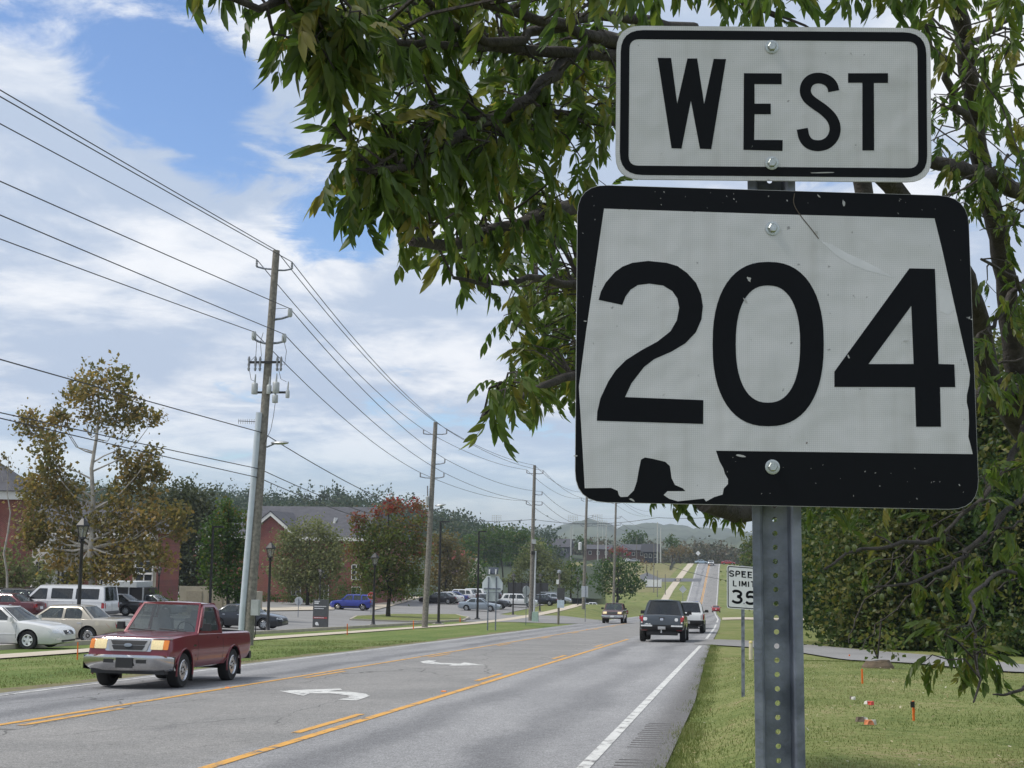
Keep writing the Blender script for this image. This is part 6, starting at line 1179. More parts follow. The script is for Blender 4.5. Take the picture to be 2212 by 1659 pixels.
# campus board: grey slab with white lines of lettering too small to read, a red band and a round white mark
y = 89.0; o = thing('campus_board', 'grey upright campus board with white lettering and a red band', 'sign', gy(693, y)); f = lambda px, py: rel(o, aty(px, py, y)); a, b_ = f(678, 1295), f(708, 1354)
MB().box(((a.x + b_.x) / 2, 0, a.z / 2), (b_.x - a.x, .22, a.z)).build('slab', M('board_grey', (.075, .078, .08), .5), o); W_ = b_.x - a.x; H_ = a.z
def bar(nm, u0, u1, v0, v1, mat, d=.113): MB().box((a.x + W_ * (u0 + u1) / 2, -d, H_ * (1 - (v0 + v1) / 2)), (W_ * (u1 - u0), .006, H_ * (v1 - v0))).build(nm, mat, o)
bar('red_band', .03, .97, .60, .665, M('brick_red_band', (.34, .06, .06), .5))
rs = random.Random(3)
for v, u1, hh in ((.045, .42, .035), (.10, .34, .05), (.22, .88, .028), (.295, .66, .028), (.62, .75, .02)):
    u = .09
    while u < u1: wd = rs.uniform(.03, .06); bar('letter', u, u + wd, v, v + hh, WHITEP, .118); u += wd + .012
m = MB(); m.lathe([(.001, -.119), (.085 * W_ * 1.3, -.119), (.085 * W_ * 1.3, -.112)], (a.x + .28 * W_, 0, H_ * .16), 'Y', 14); m.build('emblem', WHITEP, o); bar('emblem_tail', .3, .42, .86, .90, WHITEP); MB().box(((a.x + b_.x) / 2, 0, .0), (W_ + .2, .4, .12)).build('plinth', CONC, o)
# green cabinet, small shrub on the island
p = gy(1156, 122); MB().box((0, 0, .42), (.55, .5, .9), taper=.9).build('utility_cabinet', M('pale_green_cabinet', (.30, .42, .34), .5), loc=p); tag(bpy.data.objects['utility_cabinet'], 'small pale green utility cabinet at the foot of the third pole', 'cabinet')
# survey stakes
STK = M('orange_stake_paint', (.80, .16, .015), .6, 0, .1, 20)
def stake(px, pb, pt_, lab, wdt=.035, rib=False, lean=.02):
    b_ = gp(px, pb); d = b_.y / ray(px, pb)[1]; h = (pb - pt_) / 3030 * d * 1.01; o = thing('survey_stake', lab, 'stake', b_, rnd.uniform(0, 1), 'orange survey stakes')
    m = MB(); m.box((0, 0, h / 2 - .06), (wdt * d / 40 * .62 + .008, .02, h + .12)); m.xform(lambda v: Vector((v.x - lean * v.z, v.y, v.z))); m.build('lath', STK, o)
    if rib: MB().box((-.02, -.016, h * .82), (.05, .012, .07)).build('ribbon', BLACKP, o)
    MB().box((0, -.013, h * .5), (.02, .006, .05)).build('tag', STK, o)
for a in ((167, 1426, 1388, 'orange survey stake in front of the red pickup bonnet'), (750, 1372, 1348, 'orange survey stake right of the grey campus board'), (893, 1360, 1341, 'orange survey stake left of the second utility pole'), (994, 1344, 1334, 'small orange survey stake left of the two post sign'), (1863, 1477, 1446, 'orange survey stake below the stump on the right lawn', .05)): stake(*a)
stake(1974, 1557, 1515, 'orange survey stake with a dark ribbon under the hanging leaves', .05, True)
stake(1835, 1420, 1414, 'tiny orange marker flag by the driveway edge', .05)
# marker post, stump, litter on the right lawn
p = gp(1622, 1425); o = thing('marker_post', 'short cream marker post with yellow cap beside the sign post', 'post', p); MB().lathe([(.055, -.1), (.055, .42), (.05, .46)], (0, 0, 0), 'Z', 10).build('post', M('cream_plastic', (.55, .50, .36), .6), o, 40); MB().lathe([(.055, .46), (.055, .50), (.03, .53)], (0, 0, 0), 'Z', 10).build('cap', M('yellow_cap', (.6, .5, .2), .5), o, 40)
p = gp(1896, 1443); o = thing('tree_stump', 'low brown tree stump with a leafy regrowth shoot', 'stump', p); m = MB(); n = 14
m.lathe([(.40, -.1), (.34, .05), (.28, .12), (.26, .16), (.001, .17)], (0, 0, 0), 'Z', n); m.v = [(x * (1 + .12 * math.sin(5 * math.atan2(y_, x))), y_ * .8, z + .02 * math.sin(7 * x)) for x, y_, z in m.v]; m.build('stump', M('stump_wood', (.12, .09, .06), .95, 0, .3, 8, bump=.5), o)
C, S_, T = blobleaves([((.1, .1, .55), .32, .5), ((-.15, 0, .45), .25, .4), ((.3, -.1, .6), .24, .5), ((0.05, .1, .85), .2, .45)], .07, 2.2, .3); Vv, Ff, T = leafcards(C, S_, T); link('shoots', npmesh('shoots', Vv, Ff, LM_WD2, T), o); MB().tube([(0, 0, .2), (.1, .05, 1.1)], .02, 5).tube([(0, 0, .2), (-.15, 0, .6)], .015, 5).build('stem', BARK, o)
def litter(name, px, py, lab, cat, cols, s):
    p = gp(px, py); o = thing(name, lab, cat, p, rnd.uniform(0, 3))
    for i, (nm, c) in enumerate(cols):
        m = MB(); m.box((i * s * .55, i * s * .1, s * .25 + .04), (s * (.9 - .25 * i), s * .55, s * .5), taper=.75); m.xform(lambda v: v + Vector((rs.uniform(-1, 1), rs.uniform(-1, 1), rs.uniform(-.4, 1))) * s * .10); m.build(nm, c, o)
PW = M('white_paper', (.65, .63, .58), .7); PR = M('red_card', (.55, .06, .04), .5); PO = M('orange_card', (.6, .2, .08), .6); PB = M('brown_card', (.16, .12, .09), .8)
litter('crushed_can', 1881, 1530, 'crushed red and white can on the lawn', 'litter', (('side', PR), ('end', PW)), .10)
litter('paper_wrapper', 1843, 1518, 'crumpled white wrapper uphill of the red can', 'litter', (('paper', PW), ('fold', PB)), .08)
litter('paper_cup', 1878, 1574, 'orange and white cup lying on the lawn', 'litter', (('cup', PO), ('rim', PW)), .10)
litter('brown_wrapper', 1858, 1567, 'flattened brown wrapper left of the orange cup', 'litter', (('paper', PB), ('fold', PW)), .10)
# ------------------------------------------------------------------ features on the hill
y = gp(1412, 1269).y; o = thing('name_board', 'white low name board with dark plinth by the side street', 'sign', gy(1412, y)); f = lambda px, py: rel(o, aty(px, py, y)); a, b_ = f(1396, 1252), f(1427, 1268)
MB().box(((a.x + b_.x) / 2, 0, (a.z + b_.z) / 2), (b_.x - a.x - .6, .4, a.z - b_.z)).build('board', WHITEP, o); MB().box(((a.x + b_.x) / 2, 0, b_.z - .35), (b_.x - a.x + .4, .8, .7)).box(((a.x + b_.x) / 2, 0, (b_.z - .5) / 2), (b_.x - a.x, .6, max(.3, b_.z - .5))).build('plinth', BLACKM, o)
for s_ in (a.x, b_.x): MB().box((s_, 0, (a.z + b_.z) / 2), (.5, .5, (a.z - b_.z) + .3)).build('pillar', WHITEP, o)
pts = [(1447, 1232), (1450, 1225), (1457, 1217), (1466, 1211), (1478, 1206)]; q = [gp(*p) for p in pts]; o = thing('black_fence', 'low black fence climbing the bank above the hill pavement', 'fence', q[0])
for u, v in zip(q, q[1:]):
    a = u - q[0]; b_ = v - q[0]; m = MB(); m.add([tuple(a), tuple(b_), tuple(b_ + Vector((0, 0, 1.2))), tuple(a + Vector((0, 0, 1.2)))] + [tuple(p_ + Vector((0, .15, z))) for p_, z in ((a, 0), (b_, 0), (b_, 1.2), (a, 1.2))], [(0, 1, 2, 3), (7, 6, 5, 4), (3, 2, 6, 7), (0, 3, 7, 4), (1, 5, 6, 2)]); m.build('panel', BLACKM, o); MB().tube([tuple(a), tuple(a + Vector((0, 0, 1.35)))], .08, 6).build('post', BLACKM, o)
for px, py, r, y, lab, bm_ in ((1475, 1273, 8, 300, 'grey back of a diamond warning sign on the left verge', GREYB), (1508, 1195, 5, 490, 'pale diamond warning sign at the hill crest', WHITEP)):
    o = thing('diamond_sign', lab, 'sign', gy(px, y)); p = rel(o, aty(px, py, y)); s = r * y / 3030 * 1.05; plate(o, 'plate', [(-s, 0), (0, -s), (s, 0), (0, s)], bm_, (p.x, 0, p.z), .04); MB().tube([(p.x, .05, -.2), (p.x, .05, p.z)], .05, 5).build('post', GALV, o)

# ------------------------------------------------------------------ speed limit sign
RETRO = M('retro_white_sheet', (.70, .72, .72), .4, 0, .04, 40); INK = M('sign_black', (.005, .006, .0085), .6, spec=.12)
YS = 23.2; pb = aty(1598, 1478, YS); o = thing('speed_limit_sign', 'white SPEED LIMIT 35 sign on a slim post partly behind the route sign post', 'sign', pb)
zb = rel(o, aty(1597, 1314, YS)).z; zt = rel(o, aty(1600, 1221, YS)).z; xl = rel(o, aty(1570, 1265, YS)).x; sh = zt - zb; sw = sh * .80; xc_ = xl + sw / 2; TL = -.022
def tilt(v): return Vector((v.x * math.cos(.10) , v.y + v.x * math.sin(.10), v.z - .055 * (v.x - xl)))
def splate(nm, poly, z0, z1, mat): m = MB(); m.prism(poly, z0, z1); m.xform(lambda v: tilt(Vector((xc_ + v.x * sw, -.03 - v.z, zb + sh / 2 + v.y * sh)))); return m.build(nm, mat, o)
splate('plate', roundpoly(rect(-.5, .5, -.5, .5), .07), -.003, 0, RETRO)
def ring(nm, w0, h0, w1, h1, r0, r1, z, mat, fn):
    A_ = roundpoly(rect(-w0, w0, -h0, h0), r0); B_ = roundpoly(rect(-w1, w1, -h1, h1), r1); m = MB(); n = len(A_); m.add([(a, b_, z) for a, b_ in A_] + [(a, b_, z) for a, b_ in B_], [(i, (i + 1) % n, n + (i + 1) % n, n + i) for i in range(n)]); m.xform(fn); return m
ring('border', .475, .48, .45, .46, .055, .04, .0012, INK, lambda v: tilt(Vector((xc_ + v.x * sw, -.03 - v.z, zb + sh / 2 + v.y * sh)))).build('border', INK, o)
GLY = {'S': [[(.95, .80), (.8, .95), (.5, 1.0), (.2, .95), (.05, .76), (.15, .58), (.5, .5), (.85, .40), (.95, .22), (.8, .05), (.5, 0), (.2, .05), (.05, .2)]], 'P': [[(.1, 0), (.1, 1), (.6, 1), (.9, .88), (.9, .6), (.6, .46), (.1, .46)]], 'E': [[(.9, 1), (.1, 1), (.1, 0), (.9, 0)], [(.1, .52), (.75, .52)]], 'D': [[(.1, 0), (.1, 1), (.55, 1), (.85, .85), (.95, .5), (.85, .15), (.55, 0), (.1, 0)]],
       'L': [[(.1, 1), (.1, 0), (.85, 0)]], 'I': [[(.5, 1), (.5, 0)]], 'M': [[(.02, 0), (.02, 1)], [(.06, 1), (.5, .22)], [(.5, .22), (.94, 1)], [(.98, 1), (.98, 0)]], 'T': [[(0, 1), (1, 1)], [(.5, 1), (.5, 0)]], '3': [[(.05, .88), (.25, 1), (.6, 1), (.9, .86), (.85, .62), (.5, .53), (.88, .42), (.95, .2), (.7, 0), (.3, 0), (0, .14)]], '5': [[(.9, 1), (.15, 1), (.08, .5), (.45, .62), (.8, .55), (.97, .32), (.85, .08), (.5, -.02), (.2, .0), (0, .13)]]}
def smooth2(p, it=2):
    for _ in range(it):
        q = [p[0]]
        for a, b_ in zip(p, p[1:]): q += [(a[0] * .75 + b_[0] * .25, a[1] * .75 + b_[1] * .25), (a[0] * .25 + b_[0] * .75, a[1] * .25 + b_[1] * .75)]
        p = q + [p[-1]]
    return p
def word(txt, cx, cy, ch, cw, gap, st, narrow='I'):
    tot = sum(cw * (.25 if c in narrow else 1) for c in txt) + gap * (len(txt) - 1); x = cx - tot / 2
    for c in txt:
        w_ = cw * (.25 if c in narrow else 1); m = MB()
        for s_ in GLY[c]:
            pts = [(x + a * w_, cy + (b_ - .5) * ch * sh / sw * sw / sh) for a, b_ in s_]; pts = [(p[0] * sw, p[1] * sh) for p in pts]
            if c in 'SPD35': pts = smooth2(pts)
            pl = ribbon(pts, st); m.add([(p[0] / sw, p[1] / sh, .0015) for p in pl], [(i, i + 1, len(pl) - 2 - i, len(pl) - 1 - i) for i in range(len(pl) // 2 - 1)])
        m.xform(lambda v: tilt(Vector((xc_ + v.x * sw, -.03 - v.z, zb + sh / 2 + v.y * sh)))); m.build('letter' if not c.isdigit() else 'digit', INK, o); x += w_ + gap
word('SPEED', 0.0, .31, .125, .135, .045, .020, ''); word('LIMIT', 0.0, .09, .125, .12, .055, .020); word('35', 0.0, -.22, .27, .29, .11, .040)
MB().box((xc_ - .02, 0.0, (zt + .3) / 2 - .4), (.055, .03, zt + .5)).build('post', GALV, o)
for z in (zb + .1, zt - .1): MB().lathe([(.014, -.04), (.014, -.033), (.001, -.03)], (xc_, 0, z - .02), 'Y', 8).build('bolt', GALV, o)
# ------------------------------------------------------------------ the route sign on its perforated post, foreground
SHEET = bpy.data.materials.new('retroreflective_sheet'); SHEET.use_nodes = True
tn, tl, tb_ = nodes_of(SHEET); tb_.inputs['Roughness'].default_value = .38
g_ = tn.new('ShaderNodeTexCoord')
vo = tn.new('ShaderNodeTexVoronoi'); vo.feature = 'DISTANCE_TO_EDGE'; vo.inputs['Scale'].default_value = 260; vo.inputs['Randomness'].default_value = .25; vo.voronoi_dimensions = '2D'; sw_ = tn.new('ShaderNodeSeparateXYZ'); cw_ = tn.new('ShaderNodeCombineXYZ'); tl(g_.outputs['Object'], sw_.inputs[0]); tl(sw_.outputs[0], cw_.inputs[0]); tl(sw_.outputs[2], cw_.inputs[1]); tl(cw_.outputs[0], vo.inputs['Vector'])
mr = tn.new('ShaderNodeMapRange'); tl(vo.outputs[0], mr.inputs[0]); mr.inputs[1].default_value = .02; mr.inputs[2].default_value = .12
n1 = tn.new('ShaderNodeTexNoise'); n1.inputs['Scale'].default_value = 7; n1.inputs['Detail'].default_value = 8; tl(g_.outputs['Object'], n1.inputs['Vector'])
c1 = tn.new('ShaderNodeMix'); c1.data_type = 'RGBA'; tl(mr.outputs[0], c1.inputs[0]); c1.inputs[6].default_value = (.44, .445, .45, 1); c1.inputs[7].default_value = (.61, .612, .615, 1)
r2 = tn.new('ShaderNodeMapRange'); tl(n1.outputs[0], r2.inputs[0]); r2.inputs[1].default_value = .62; r2.inputs[2].default_value = .76; r2.inputs[4].default_value = .22
c2 = tn.new('ShaderNodeMix'); c2.data_type = 'RGBA'; tl(r2.outputs[0], c2.inputs[0]); tl(c1.outputs[2], c2.inputs[6]); c2.inputs[7].default_value = (.25, .25, .23, 1)
n9 = tn.new('ShaderNodeTexNoise'); n9.inputs['Scale'].default_value = 55; n9.inputs['Detail'].default_value = 3; tl(g_.outputs['Object'], n9.inputs['Vector'])
r9 = tn.new('ShaderNodeMapRange'); tl(n9.outputs[0], r9.inputs[0]); r9.inputs[1].default_value = .70; r9.inputs[2].default_value = .74; r9.inputs[4].default_value = .6
c9 = tn.new('ShaderNodeMix'); c9.data_type = 'RGBA'; tl(r9.outputs[0], c9.inputs[0]); tl(c2.outputs[2], c9.inputs[6]); c9.inputs[7].default_value = (.10, .10, .095, 1)
mp = tn.new('ShaderNodeMapping'); mp.inputs['Scale'].default_value = (22, 1, 1.6); tl(g_.outputs['Object'], mp.inputs[0]); n5 = tn.new('ShaderNodeTexNoise'); n5.inputs['Scale'].default_value = 1.0; n5.inputs['Detail'].default_value = 5; tl(mp.outputs[0], n5.inputs['Vector'])
r5 = tn.new('ShaderNodeMapRange'); tl(n5.outputs[0], r5.inputs[0]); r5.inputs[1].default_value = .50; r5.inputs[2].default_value = .75; r5.inputs[4].default_value = .35
c5 = tn.new('ShaderNodeMix'); c5.data_type = 'RGBA'; tl(r5.outputs[0], c5.inputs[0]); tl(c9.outputs[2], c5.inputs[6]); c5.inputs[7].default_value = (.38, .375, .355, 1); tl(c5.outputs[2], tb_.inputs['Base Color'])
n6 = tn.new('ShaderNodeTexNoise'); n6.inputs['Scale'].default_value = 9; n6.inputs['Detail'].default_value = 2; tl(g_.outputs['Object'], n6.inputs['Vector']); bp_ = tn.new('ShaderNodeBump'); bp_.inputs['Strength'].default_value = .35; bp_.inputs['Distance'].default_value = .02; tl(n6.outputs[0], bp_.inputs['Height']); tl(bp_.outputs[0], tb_.inputs['Normal'])
SINK = bpy.data.materials.new('chipped_black_sheet'); SINK.use_nodes = True                  # black film, scuffed and flaked to the grey metal
tn, tl, tb_ = nodes_of(SINK); tb_.inputs['Roughness'].default_value = .5; tb_.inputs['Specular IOR Level'].default_value = .12; g_ = tn.new('ShaderNodeTexCoord')
n1 = tn.new('ShaderNodeTexNoise'); n1.inputs['Scale'].default_value = 38; n1.inputs['Detail'].default_value = 4; n1.inputs['Roughness'].default_value = .55; tl(g_.outputs['Object'], n1.inputs['Vector'])
n2 = tn.new('ShaderNodeTexNoise'); n2.inputs['Scale'].default_value = 4.5; n2.inputs['Detail'].default_value = 5; tl(g_.outputs['Object'], n2.inputs['Vector'])
ad = tn.new('ShaderNodeMath'); ad.operation = 'MULTIPLY_ADD'; tl(n2.outputs[0], ad.inputs[0]); ad.inputs[1].default_value = .35; tl(n1.outputs[0], ad.inputs[2])
rp_ = tn.new('ShaderNodeMapRange'); tl(ad.outputs[0], rp_.inputs[0]); rp_.inputs[1].default_value = .915; rp_.inputs[2].default_value = .945
cm_ = tn.new('ShaderNodeMix'); cm_.data_type = 'RGBA'; tl(rp_.outputs[0], cm_.inputs[0]); cm_.inputs[6].default_value = (.005, .006, .008, 1); cm_.inputs[7].default_value = (.36, .37, .36, 1); tl(cm_.outputs[2], tb_.inputs['Base Color'])
RIM = M('sheet_edge', (.45, .45, .43), .5, .5)
def plane(p):
    a, b_, c = p[3:]; Rz = Matrix.Rotation(a, 3, 'Z') @ Matrix.Rotation(b_, 3, 'X') @ Matrix.Rotation(c, 3, 'Y'); return Vector((p[0], p[1], p[2] + EYE)), Rz
PL_W = plane((0.0649, 2.6819, 0.8787, 0.1433, 0.0455, -0.0017)); PL_R = plane((0.0679, 2.6787, 0.4038, 0.2091, -0.0388, 0.0012))
def uv(pl, px, py):                              # sight line onto the sign face -> metres on the face
    o_, Rm = pl; n = Rm @ Vector((0, 1, 0)); r = Vector(ray(px, py)); e = Vector((0, 0, EYE)); t_ = (o_ - e).dot(n) / r.dot(n); q = Rm.transposed() @ (e + r * t_ - o_); return (q.x, q.z)
def face(o, nm, poly, d, mat, holes=(), th=0.0003, parent=None):
    loops = [poly] + list(holes); flat = [p for l in loops for p in l]; tr = tessellate_polygon([[Vector((p[0], p[1], 0)) for p in l] for l in loops]); m = MB(); n = len(flat)
    vs = [(p[0], -d, p[1]) for p in flat] + [(p[0], -d + th, p[1]) for p in flat]; fs = []
    for t_ in tr:
        a, b_, c = [flat[i] for i in t_]; k = (b_[0] - a[0]) * (c[1] - a[1]) - (b_[1] - a[1]) * (c[0] - a[0]); t_ = tuple(t_) if k > 0 else tuple(t_[::-1]); fs += [t_, tuple(i + n for i in t_[::-1])]
    of = 0
    for l in loops:
        for i in range(len(l)): j = (i + 1) % len(l); fs.append((of + i, of + i + n, of + j + n, of + j))
        of += len(l)
    m.add(vs, fs); m.xform(lambda v: bend(o, v)); return m.build(nm, mat, o)
def bend(o, v):                                   # slight sheet metal warp
    return Vector((v.x, v.y + o['warp'] * (v.x * v.x * 4 - .1 * math.sin(9 * v.x + 4 * v.z)), v.z))
def sign(name, lab, pl):
    o = thing(name, lab, 'road sign', pl[0]); o.rotation_euler = pl[1].to_euler(); o['warp'] = 0.0003; return o
def hexbolt(o, u, v, r=.0085):
    m = MB(); m.lathe([(r * 1.55, -.0016), (r * 1.55, -.0030), (r * 1.2, -.0034)], (u, 0, v), 'Y', 18); m.lathe([(r, -.003), (r, -.0085), (r * .82, -.0098)], (u, 0, v), 'Y', 6); m.build('bolt', M('zinc_bolt', (.45, .48, .46), .35, .9, .2, 300), o)
# WEST plate
o = sign('west_sign', 'white rectangular WEST sign with black border above the route number', PL_W); I = .0254
def rr_(w_, h, r): return roundpoly(rect(-w_ / 2, w_ / 2, -h / 2, h / 2), r, 6)
face(o, 'plate', rr_(24 * I, 12 * I, 1.9 * I), .0004, RIM, th=.0025); face(o, 'sheeting', rr_(23.93 * I, 11.93 * I, 1.87 * I), .0008, SHEET)
face(o, 'border', rr_(23.35 * I, 11.3 * I, 1.75 * I), .0012, SINK, [rr_(22.0 * I, 9.85 * I, .75 * I)[::-1]])
Z = lambda pts: [uv(PL_W, 1209.6 + .4688 * a, .4688 * b_) for a, b_ in pts]
face(o, 'letter', Z([(450, 267), (512, 268), (540, 478), (587, 270), (632, 270), (664, 480), (708, 272), (765, 273), (697, 688), (645, 686), (603, 465), (560, 685), (514, 684)]), .0012, SINK)
face(o, 'letter', Z([(847, 338), (1021, 339), (1021, 389), (896, 388), (896, 478), (971, 478), (971, 527), (896, 527), (894, 645), (1026, 646), (1025, 696), (845, 691)]), .0012, SINK)
face(o, 'letter', ribbon(smooth2([uv(PL_W, 1209.6 + .4688 * a, .4688 * b_) for a, b_ in [(1261, 421), (1255, 393), (1233, 370), (1198, 359), (1160, 364), (1135, 388), (1128, 422), (1140, 452), (1172, 478), (1215, 506), (1255, 545), (1270, 590), (1261, 632), (1232, 663), (1193, 674), (1152, 667), (1125, 640), (1116, 594)]], 2), .0215), .0012, SINK)
face(o, 'letter', Z([(1327, 338), (1511, 338), (1511, 383), (1446, 383), (1447, 694), (1393, 694), (1393, 382), (1327, 382)]), .0012, SINK)
for px, py in ((1667, 102), (1667, 353)): hexbolt(o, *uv(PL_W, px, py))
rs = random.Random(12)
def scratch(o, u, v, l, a, wd, mat, d=.0016):     # a flaked chip with a ragged outline
    n = 11; pl = []
    for k in range(n):
        t_ = 6.28318 * k / n; r_ = rs.uniform(.55, 1.1); x, y = math.cos(t_) * l * .5 * r_, math.sin(t_) * wd * .5 * r_; pl.append((u + x * math.cos(a) - y * math.sin(a), v + x * math.sin(a) + y * math.cos(a)))
    face(o, 'scratch', pl, d, mat)
SCR = M('bare_scratch', (.40, .40, .385), .5, .2)
u0, v0 = uv(PL_W, 1752, 373); scratch(o, u0 + .02, v0, .06, .02, .0026, SCR); 
# route number plate
o = sign('route_sign', 'black edged state outline sign with the number 204', PL_R)
face(o, 'plate', rr_(30 * I, 24 * I, 2.3 * I), .0004, RIM, th=.0025); face(o, 'sheeting', rr_(29.94 * I, 23.94 * I, 2.28 * I), .0008, SINK)
A_ = lambda pts: [(1209.6 + .4688 * a, .4688 * b_) for a, b_ in pts]; B_ = lambda pts: [(1209.6 + .4531 * a, 760.3 + .4531 * b_) for a, b_ in pts]
outl = A_([(203, 962), (600, 975), (1000, 988), (1725, 1007), (1760, 1150), (1800, 1330)]) + [(2075, 720)] + B_([(1930, 0), (1944, 60), (1954, 110), (1949, 160), (1939, 205), (1938, 240), (1947, 280), (1949, 340), (1946, 405), (1958, 450), (1967, 487), (743, 471), (760, 522), (778, 555), (786, 582), (800, 606), (800, 630), (780, 652), (775, 680), (735, 692), (696, 713), (686, 699), (620, 706), (562, 712), (520, 700), (494, 682), (512, 664), (560, 664), (598, 664), (585, 650), (548, 634), (532, 602), (524, 545), (502, 524), (440, 509), (405, 503), (386, 513), (376, 560), (366, 618), (352, 660), (322, 690), (290, 692), (281, 684), (275, 662), (243, 648), (118, 650), (105, 420), (90, 165)]) + A_([(120, 1530)])
face(o, 'state_outline', [uv(PL_R, *p) for p in outl], .0012, SHEET)
two = [(1293, 648), (1298, 630), (1308, 611), (1328, 588), (1345, 576), (1366, 568), (1400, 564), (1440, 568), (1463, 575), (1484, 590), (1503, 611), (1514, 636), (1518, 662), (1515, 690), (1503, 718), (1480, 742), (1450, 760), (1413, 776), (1391, 793), (1364, 828), (1350, 858), (1519, 864.5), (1518.6, 916), (1289, 909), (1290, 890), (1297, 860), (1314, 824), (1330, 800), (1352, 778), (1385, 757), (1420, 738), (1448, 716), (1462, 692), (1467, 665), (1463, 645), (1452, 629), (1432, 617), (1402, 613), (1378, 616), (1362, 626), (1351, 641), (1344, 659)]
face(o, 'digit', [uv(PL_R, *p) for p in two], .0016, INK)
def sup(cx, cy, a, b_, e, n=56, sk=0.0):
    out = []
    for k in range(n): t_ = 6.28318 * k / n; c, s_ = math.cos(t_), math.sin(t_); x = a * math.copysign(abs(c) ** (2 / e), c); y = b_ * math.copysign(abs(s_) ** (2 / e), s_); out.append((cx + x + sk * y, cy + y))
    return out
face(o, 'digit', [uv(PL_R, *p) for p in sup(1659, 743.5, 120, 177.5, 2.35)][::-1], .0016, INK, [[uv(PL_R, *p) for p in sup(1658.5, 743.5, 69.5, 126.5, 2.35)]])
face(o, 'digit', [uv(PL_R, *p) for p in [(1964, 580), (2019, 581), (2027, 786.5), (2061, 787.5), (2063, 836.5), (2030, 836.5), (2032, 922), (1978.5, 922), (1976, 836.5), (1802, 836), (1802, 803)]], .0016, INK, [[uv(PL_R, *p) for p in [(1968, 661), (1973, 786.6), (1875.7, 786.6)]]])
for px, py in ((1668, 494), (1668, 1009)): hexbolt(o, *uv(PL_R, px, py), .009)
for px, py, l, a, wd in ((1957, 737, .018, .1, .007), (1618, 604, .016, -1.2, .012), (1610, 650, .02, -1.0, .008), (1764, 503, .012, -.5, .008), (1822, 440, .022, -1.5, .009), (1768, 424, .014, -.8, .005), (1700, 434, .006, -1, .004), (1832, 770, .012, -1.1, .006), (1264, 694, .008, 0, .004), (1243, 985, .012, .0, .004), (1365, 1080, .018, -.4, .006), (1600, 985, .03, -.2, .006), (2072, 1048, .006, -1, .003), (1900, 1050, .004, 0, .003), (2098, 690, .008, .1, .004), (1742, 957, .006, 1, .005)): scratch(o, *uv(PL_R, px, py), l * .75, a, wd * .7, SCR if px != 1742 else PB, .0019)
DOT = M('fleck_grey', (.22, .22, .215), .6)
for k in range(70):
    e = rs.random(); u = rs.uniform(-.36, .36) ; v = rs.choice((rs.uniform(.262, .296), rs.uniform(-.296, -.215)))
    if e < .3: u = rs.choice((-1, 1)) * rs.uniform(.345, .372); v = rs.uniform(-.28, .28)
    if v < -.2 and u < -.1: continue
    scratch(o, u, v, rs.uniform(.001, .0045), rs.uniform(0, 3), rs.uniform(.0008, .0022), DOT if e < .8 else SCR, .0017)
pts = smooth2([uv(PL_R, *p) for p in ((1716, 418), (1712, 440), (1728, 466), (1748, 490), (1768, 516))], 2); face(o, 'crease', ribbon(pts, .0016), .0020, M('rust_crease', (.10, .08, .06), .8))
HIGHLIGHT_SMEAR = M('highlight_sheet', (.63, .635, .65), .3, 0, .06, 30)  # paler sheet tone with the crease highlight put into the colour
face(o, 'highlight_smear', [uv(PL_R, *p) for p in ((1774, 522), (1796, 528), (1830, 548), (1862, 562), (1894, 578), (1930, 600), (1900, 592), (1868, 583), (1836, 570), (1806, 552))], .00135, HIGHLIGHT_SMEAR)  # bright streak beside the crease, painted as a pale patch
face(o, 'highlight_smear', [uv(PL_R, *p) for p in ((2028, 622), (2050, 628), (2062, 668), (2048, 680), (2030, 672))], .00135, HIGHLIGHT_SMEAR)
# U channel post with a row of holes
P0 = Vector(aty(1677, 1240, 2.72)); tilt_x = -.011; o = thing('sign_post', 'galvanised steel channel post with a row of holes', 'post', (P0.x + .016, 2.738, EYE - 1.40)); o.rotation_euler = (0.01, tilt_x, 0.10)
pitch = .0266; HT = 1.40 + 0.985; n = int(HT / pitch); m = MB(); hw, fw, dpt, th = .0235, .0460, .028, .0035; K = 12
for i in range(n):
    zc = pitch * (i + .5); a0 = [(hw * math.copysign(1, c) * min(1, abs(c) / max(abs(s_), 1e-9)) if abs(c) < abs(s_) else math.copysign(hw, c), (pitch / 2) * (math.copysign(1, s_) if abs(s_) >= abs(c) else s_ / abs(c))) for c, s_ in [(math.cos(6.28318 * (k + .5) / K), math.sin(6.28318 * (k + .5) / K)) for k in range(K)]]
    rim = [(.0052 * math.cos(6.28318 * (k + .5) / K), .0052 * math.sin(6.28318 * (k + .5) / K)) for k in range(K)]; vs = []
    # square ring round each hole: corner points are pulled to the cell corners
    for (x, z) in a0: vs.append((x, dpt, zc + z))
    for (x, z) in rim: vs.append((x, dpt, zc + z))
    vs += [(x, y + th, z) for x, y, z in vs[:2 * K]]
    cor = len(vs); vs += [(sx * hw, dpt + d, zc + sz * pitch / 2) for d in (0, th) for sx, sz in ((1, 1), (-1, 1), (-1, -1), (1, -1))]
    fs = [(k, K + k, K + (k + 1) % K, (k + 1) % K) for k in range(K)] + [(2 * K + k, 2 * K + (k + 1) % K, 3 * K + (k + 1) % K, 3 * K + k) for k in range(K)] + [(K + k, 3 * K + k, 3 * K + (k + 1) % K, K + (k + 1) % K) for k in range(K)]
    for q_ in range(4):
        k = int(K * (q_ * .25 + .125) - .5) % K; k2 = (k + 1) % K
        for d in (0, 1): fs.append((d * 2 * K + k, d * 2 * K + k2, cor + d * 4 + q_))
    m.add(vs, fs)
H0, H1 = 0, n * pitch
def extr(sec): m.add([(x, y, z) for z in (H0, H1) for x, y in sec], [(i, (i + 1) % len(sec), len(sec) + (i + 1) % len(sec), len(sec) + i) for i in range(len(sec))] + [tuple(range(len(sec))), tuple(len(sec) + k for k in range(len(sec) - 1, -1, -1))])
